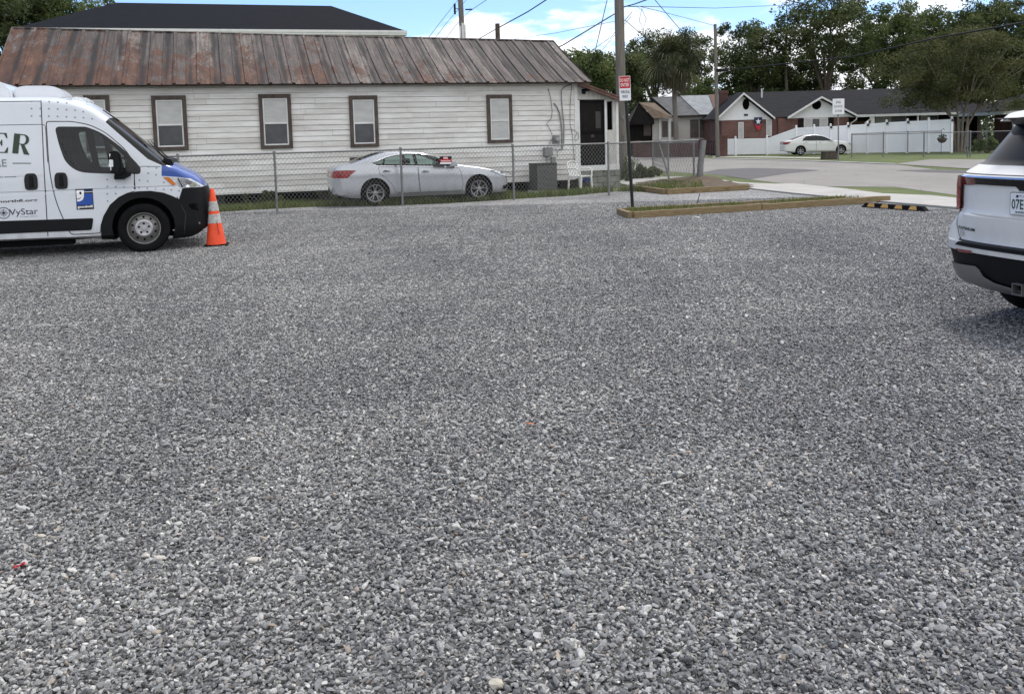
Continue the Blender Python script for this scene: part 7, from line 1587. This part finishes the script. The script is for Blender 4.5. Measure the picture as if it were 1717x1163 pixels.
# ================================================================== LOOSE STONES OF THE LOT (one stuff object: tiles of stones, instanced on a grid)
def gravel():
    r = np.random.default_rng(5); NV = 7; T = .5; per = 2000
    bmi = bmesh.new(); bmesh.ops.create_icosphere(bmi, subdivisions=1, radius=1); iv = np.array([v.co[:] for v in bmi.verts]); fi = np.array([[v.index for v in f.verts] for f in bmi.faces]); bmi.free()
    bmi = bmesh.new(); bmesh.ops.create_icosphere(bmi, subdivisions=2, radius=1); iv2 = np.array([v.co[:] for v in bmi.verts]); fi2 = np.array([[v.index for v in f.verts] for f in bmi.faces]); bmi.free()
    AV, AF, AS, AT, AI = [], [], [], [], []; off = 0
    for vi in range(NV):
        n = per; big = r.random(n); s = .0044+.0058*r.random(n)+.0045*(big > .85)*r.random(n)+.006*(big > .985)*r.random(n)
        pos = r.uniform(0, T, (n, 2)); st = r.random(n); tan = (r.random(n) > .965)*r.random(n); pale = r.random(n) > .978; st = np.where(pale, .84+.16*r.random(n), st*.90)
        zl = r.uniform(-.006, .006, n)
        for k in range(n):
            V0, F0 = (iv2, fi2) if s[k] > .0115 else (iv, fi)
            j = V0*(1+(.16 if V0 is iv else .05)*r.normal(size=(len(V0), 1)).clip(-1.6, 1.6))
            for _ in range(7):
                nn = r.normal(size=3); nn /= np.linalg.norm(nn); dd_ = j @ nn; j = j-np.outer(np.maximum(0, dd_-r.uniform(.35, .7)), nn); sc = np.array([1.3+.6*r.random(), 1.0, .62+.3*r.random()])*s[k]
            a, b_, c_ = r.uniform(0, 2*pi), r.normal()*.45, r.normal()*.45
            Rz = np.array([[cos(a), -sin(a), 0], [sin(a), cos(a), 0], [0, 0, 1]]); Rx = np.array([[1, 0, 0], [0, cos(b_), -sin(b_)], [0, sin(b_), cos(b_)]]); Ry = np.array([[cos(c_), 0, sin(c_)], [0, 1, 0], [-sin(c_), 0, cos(c_)]])
            p = (j*sc) @ (Rz @ Rx @ Ry).T+np.array([pos[k, 0]-T/2, pos[k, 1]-T/2, s[k]*.35+zl[k]])
            AV.append(p); AF.append(F0+off); off += len(p); AS.append(np.full(len(p), st[k])); AT.append(np.full(len(p), tan[k])); AI.append(np.full(len(p), vi))
    Vv = np.concatenate(AV); Ff = np.concatenate(AF); me = bpy.data.meshes.new('gravel'); me.vertices.add(len(Vv)); me.vertices.foreach_set('co', Vv.ravel()); me.loops.add(len(Ff)*3); me.loops.foreach_set('vertex_index', Ff.ravel()); me.polygons.add(len(Ff)); me.polygons.foreach_set('loop_start', np.arange(len(Ff))*3); me.polygons.foreach_set('loop_total', np.full(len(Ff), 3))
    for nm, arr, ty in (('stone', np.concatenate(AS), 'FLOAT'), ('tan', np.concatenate(AT), 'FLOAT'), ('variant', np.concatenate(AI).astype(int), 'INT')): a = me.attributes.new(nm, ty, 'POINT'); a.data.foreach_set('value', arr)
    me.materials.append(M['stones']); me.update()
    o = bpy.data.objects.new('gravel', me); C.objects.link(o); tag(o, 'loose grey crushed stone covering the parking lot', 'gravel', kind='stuff')
    # tile positions
    pts = []; y = .8
    lotp = [(p[0], p[1]) for p in lot]
    YF = 21.0
    while y < YF:
        hw_ = y*.60+2.8; nx = int(hw_/T)+1
        for i in range(-nx, nx+1):
            x = i*T
            if all(inpoly(x+dx, y+dy, lotp) for dx in (-.3, .3) for dy in (-.3, .3)): pts.append((x, y))
        y += T
    g = bpy.data.node_groups.new('gravel_tiles', 'GeometryNodeTree'); g.interface.new_socket('Geometry', in_out='INPUT', socket_type='NodeSocketGeometry'); g.interface.new_socket('Geometry', in_out='OUTPUT', socket_type='NodeSocketGeometry')
    N_ = g.nodes; L2 = g.links; gi = N_.new('NodeGroupInput'); go = N_.new('NodeGroupOutput')
    na = N_.new('GeometryNodeInputNamedAttribute'); na.data_type = 'INT'; na.inputs[0].default_value = 'variant'
    g2 = N_.new('GeometryNodeGeometryToInstance')
    for v in reversed(range(NV)):
        cmpn = N_.new('FunctionNodeCompare'); cmpn.data_type = 'INT'; cmpn.operation = 'EQUAL'; L2.new(na.outputs['Attribute'], cmpn.inputs[2]); cmpn.inputs[3].default_value = v
        se = N_.new('GeometryNodeSeparateGeometry'); L2.new(gi.outputs[0], se.inputs[0]); L2.new(cmpn.outputs[0], se.inputs[1]); L2.new(se.outputs[0], g2.inputs[0])
    # the grid of tile centres is carried by loose vertices appended to this same mesh (variant = 99)
    cmpn = N_.new('FunctionNodeCompare'); cmpn.data_type = 'INT'; cmpn.operation = 'EQUAL'; L2.new(na.outputs['Attribute'], cmpn.inputs[2]); cmpn.inputs[3].default_value = 99
    se = N_.new('GeometryNodeSeparateGeometry'); L2.new(gi.outputs[0], se.inputs[0]); L2.new(cmpn.outputs[0], se.inputs[1])
    io = N_.new('GeometryNodeInstanceOnPoints'); L2.new(se.outputs[0], io.inputs['Points']); L2.new(g2.outputs[0], io.inputs['Instance']); io.inputs['Pick Instance'].default_value = True
    ri = N_.new('FunctionNodeRandomValue'); ri.data_type = 'INT'; ri.inputs[4].default_value = 0; ri.inputs[5].default_value = NV-1; L2.new(ri.outputs[2], io.inputs['Instance Index'])
    rj = N_.new('FunctionNodeRandomValue'); rj.data_type = 'INT'; rj.inputs[4].default_value = 0; rj.inputs[5].default_value = 3; rj.inputs[8].default_value = 7
    mm = N_.new('ShaderNodeMath'); mm.operation = 'MULTIPLY'; mm.inputs[1].default_value = pi/2; L2.new(rj.outputs[2], mm.inputs[0]); cx = N_.new('ShaderNodeCombineXYZ'); L2.new(mm.outputs[0], cx.inputs[2]); L2.new(cx.outputs[0], io.inputs['Rotation']); L2.new(io.outputs[0], go.inputs[0])
    n0 = len(me.vertices); me.vertices.add(len(pts)); co_ = np.empty((n0+len(pts))*3); me.vertices.foreach_get('co', co_); co_ = co_.reshape(-1, 3); co_[n0:, :2] = pts; co_[n0:, 2] = 0.004; me.vertices.foreach_set('co', co_.ravel())
    va = me.attributes['variant']; arr = np.empty(n0+len(pts), int); va.data.foreach_get('value', arr); arr[n0:] = 99; va.data.foreach_set('value', arr); me.shade_flat(); me.update()
    md = o.modifiers.new('tiles', 'NODES'); md.node_group = g
gravel()
# single larger pieces one can pick out
def stone(label, x, y, s, mt, cat='stone', seed=0, sq=(1.3, .9, .6), name='stone'):
    r = np.random.default_rng(seed+int(x)); b = bmesh.new(); bmesh.ops.create_icosphere(b, subdivisions=2, radius=1); p = G(x, y); s *= .8
    for v in b.verts: v.co = Vector((v.co.x*sq[0], v.co.y*sq[1], v.co.z*sq[2]))*s*(1+.12*r.normal())+Vector((p.x, p.y, .008+s*.35))
    o = bm_obj(b, name, mt, None); tag(o, label, cat); return o
pale = mat('pale_stone', (.46, .425, .375), .8, var=.15, vscale=30); cream = mat('cream_stone', (.40, .365, .30), .8, var=.15, vscale=30)
stone('large pale stone in the lower left of the gravel', 426, 944, .024, pale, seed=1, sq=(1.5, .9, .5)); stone('cream block-like stone at the very bottom centre', 832, 1154, .024, cream, seed=2, sq=(1.2, .9, .7)); stone('pale stone near the left side of the gravel', 268, 941, .020, pale, seed=3); stone('smaller pale stone touching the larger one at lower left', 246, 936, .015, pale, seed=4)
stone('rough cream stone on the gravel left of centre', 70, 903, .016, cream, seed=5); stone('rounded white stone in the lower right gravel', 1042, 1025, .014, pale, seed=6); stone('white stone far to the right on the gravel', 1590, 822, .014, pale, seed=7); stone('white lump lying in front of the near planter timber', 1168, 366.5, .05, pale, seed=8, sq=(1.4, .8, .5))
o = stone('small flat orange chip in the middle of the gravel', 889, 714, .018, mat('orange_chip', (.42, .13, .07), .7, var=.2, vscale=60), 'chip', 9, (1.5, .8, .35), 'orange_chip')
b = MB(); p = G(34, 957); rp = [(p.x+.014*cos(a), p.y+.022*sin(a), .020+.006*sin(a*2)) for a in np.linspace(.2, 4.6, 12)]; b.tube(rp, .0035, 5); o = b.build('red_scrap', mat('red_plastic', (.40, .02, .03), .5), None, 60); tag(o, 'curled scrap of red plastic at the left edge of the gravel', 'litter')
def twig(label, x0, y0, x1, y1): b = MB(); a, c = G(x0, y0), G(x1, y1); b.tube([(a.x, a.y, .02), tuple(a.lerp(c, .4)+Vector((0, .01, .03))), (c.x, c.y, .02)], .003, 5); o = b.build('twig', M['bark'], None, 60); tag(o, label, 'twig')
twig('thin dark twig lying on the gravel by the left frame edge', 0, 802, 58, 783); twig('small dark twig lying on the gravel left of centre', 495, 755, 513, 762)
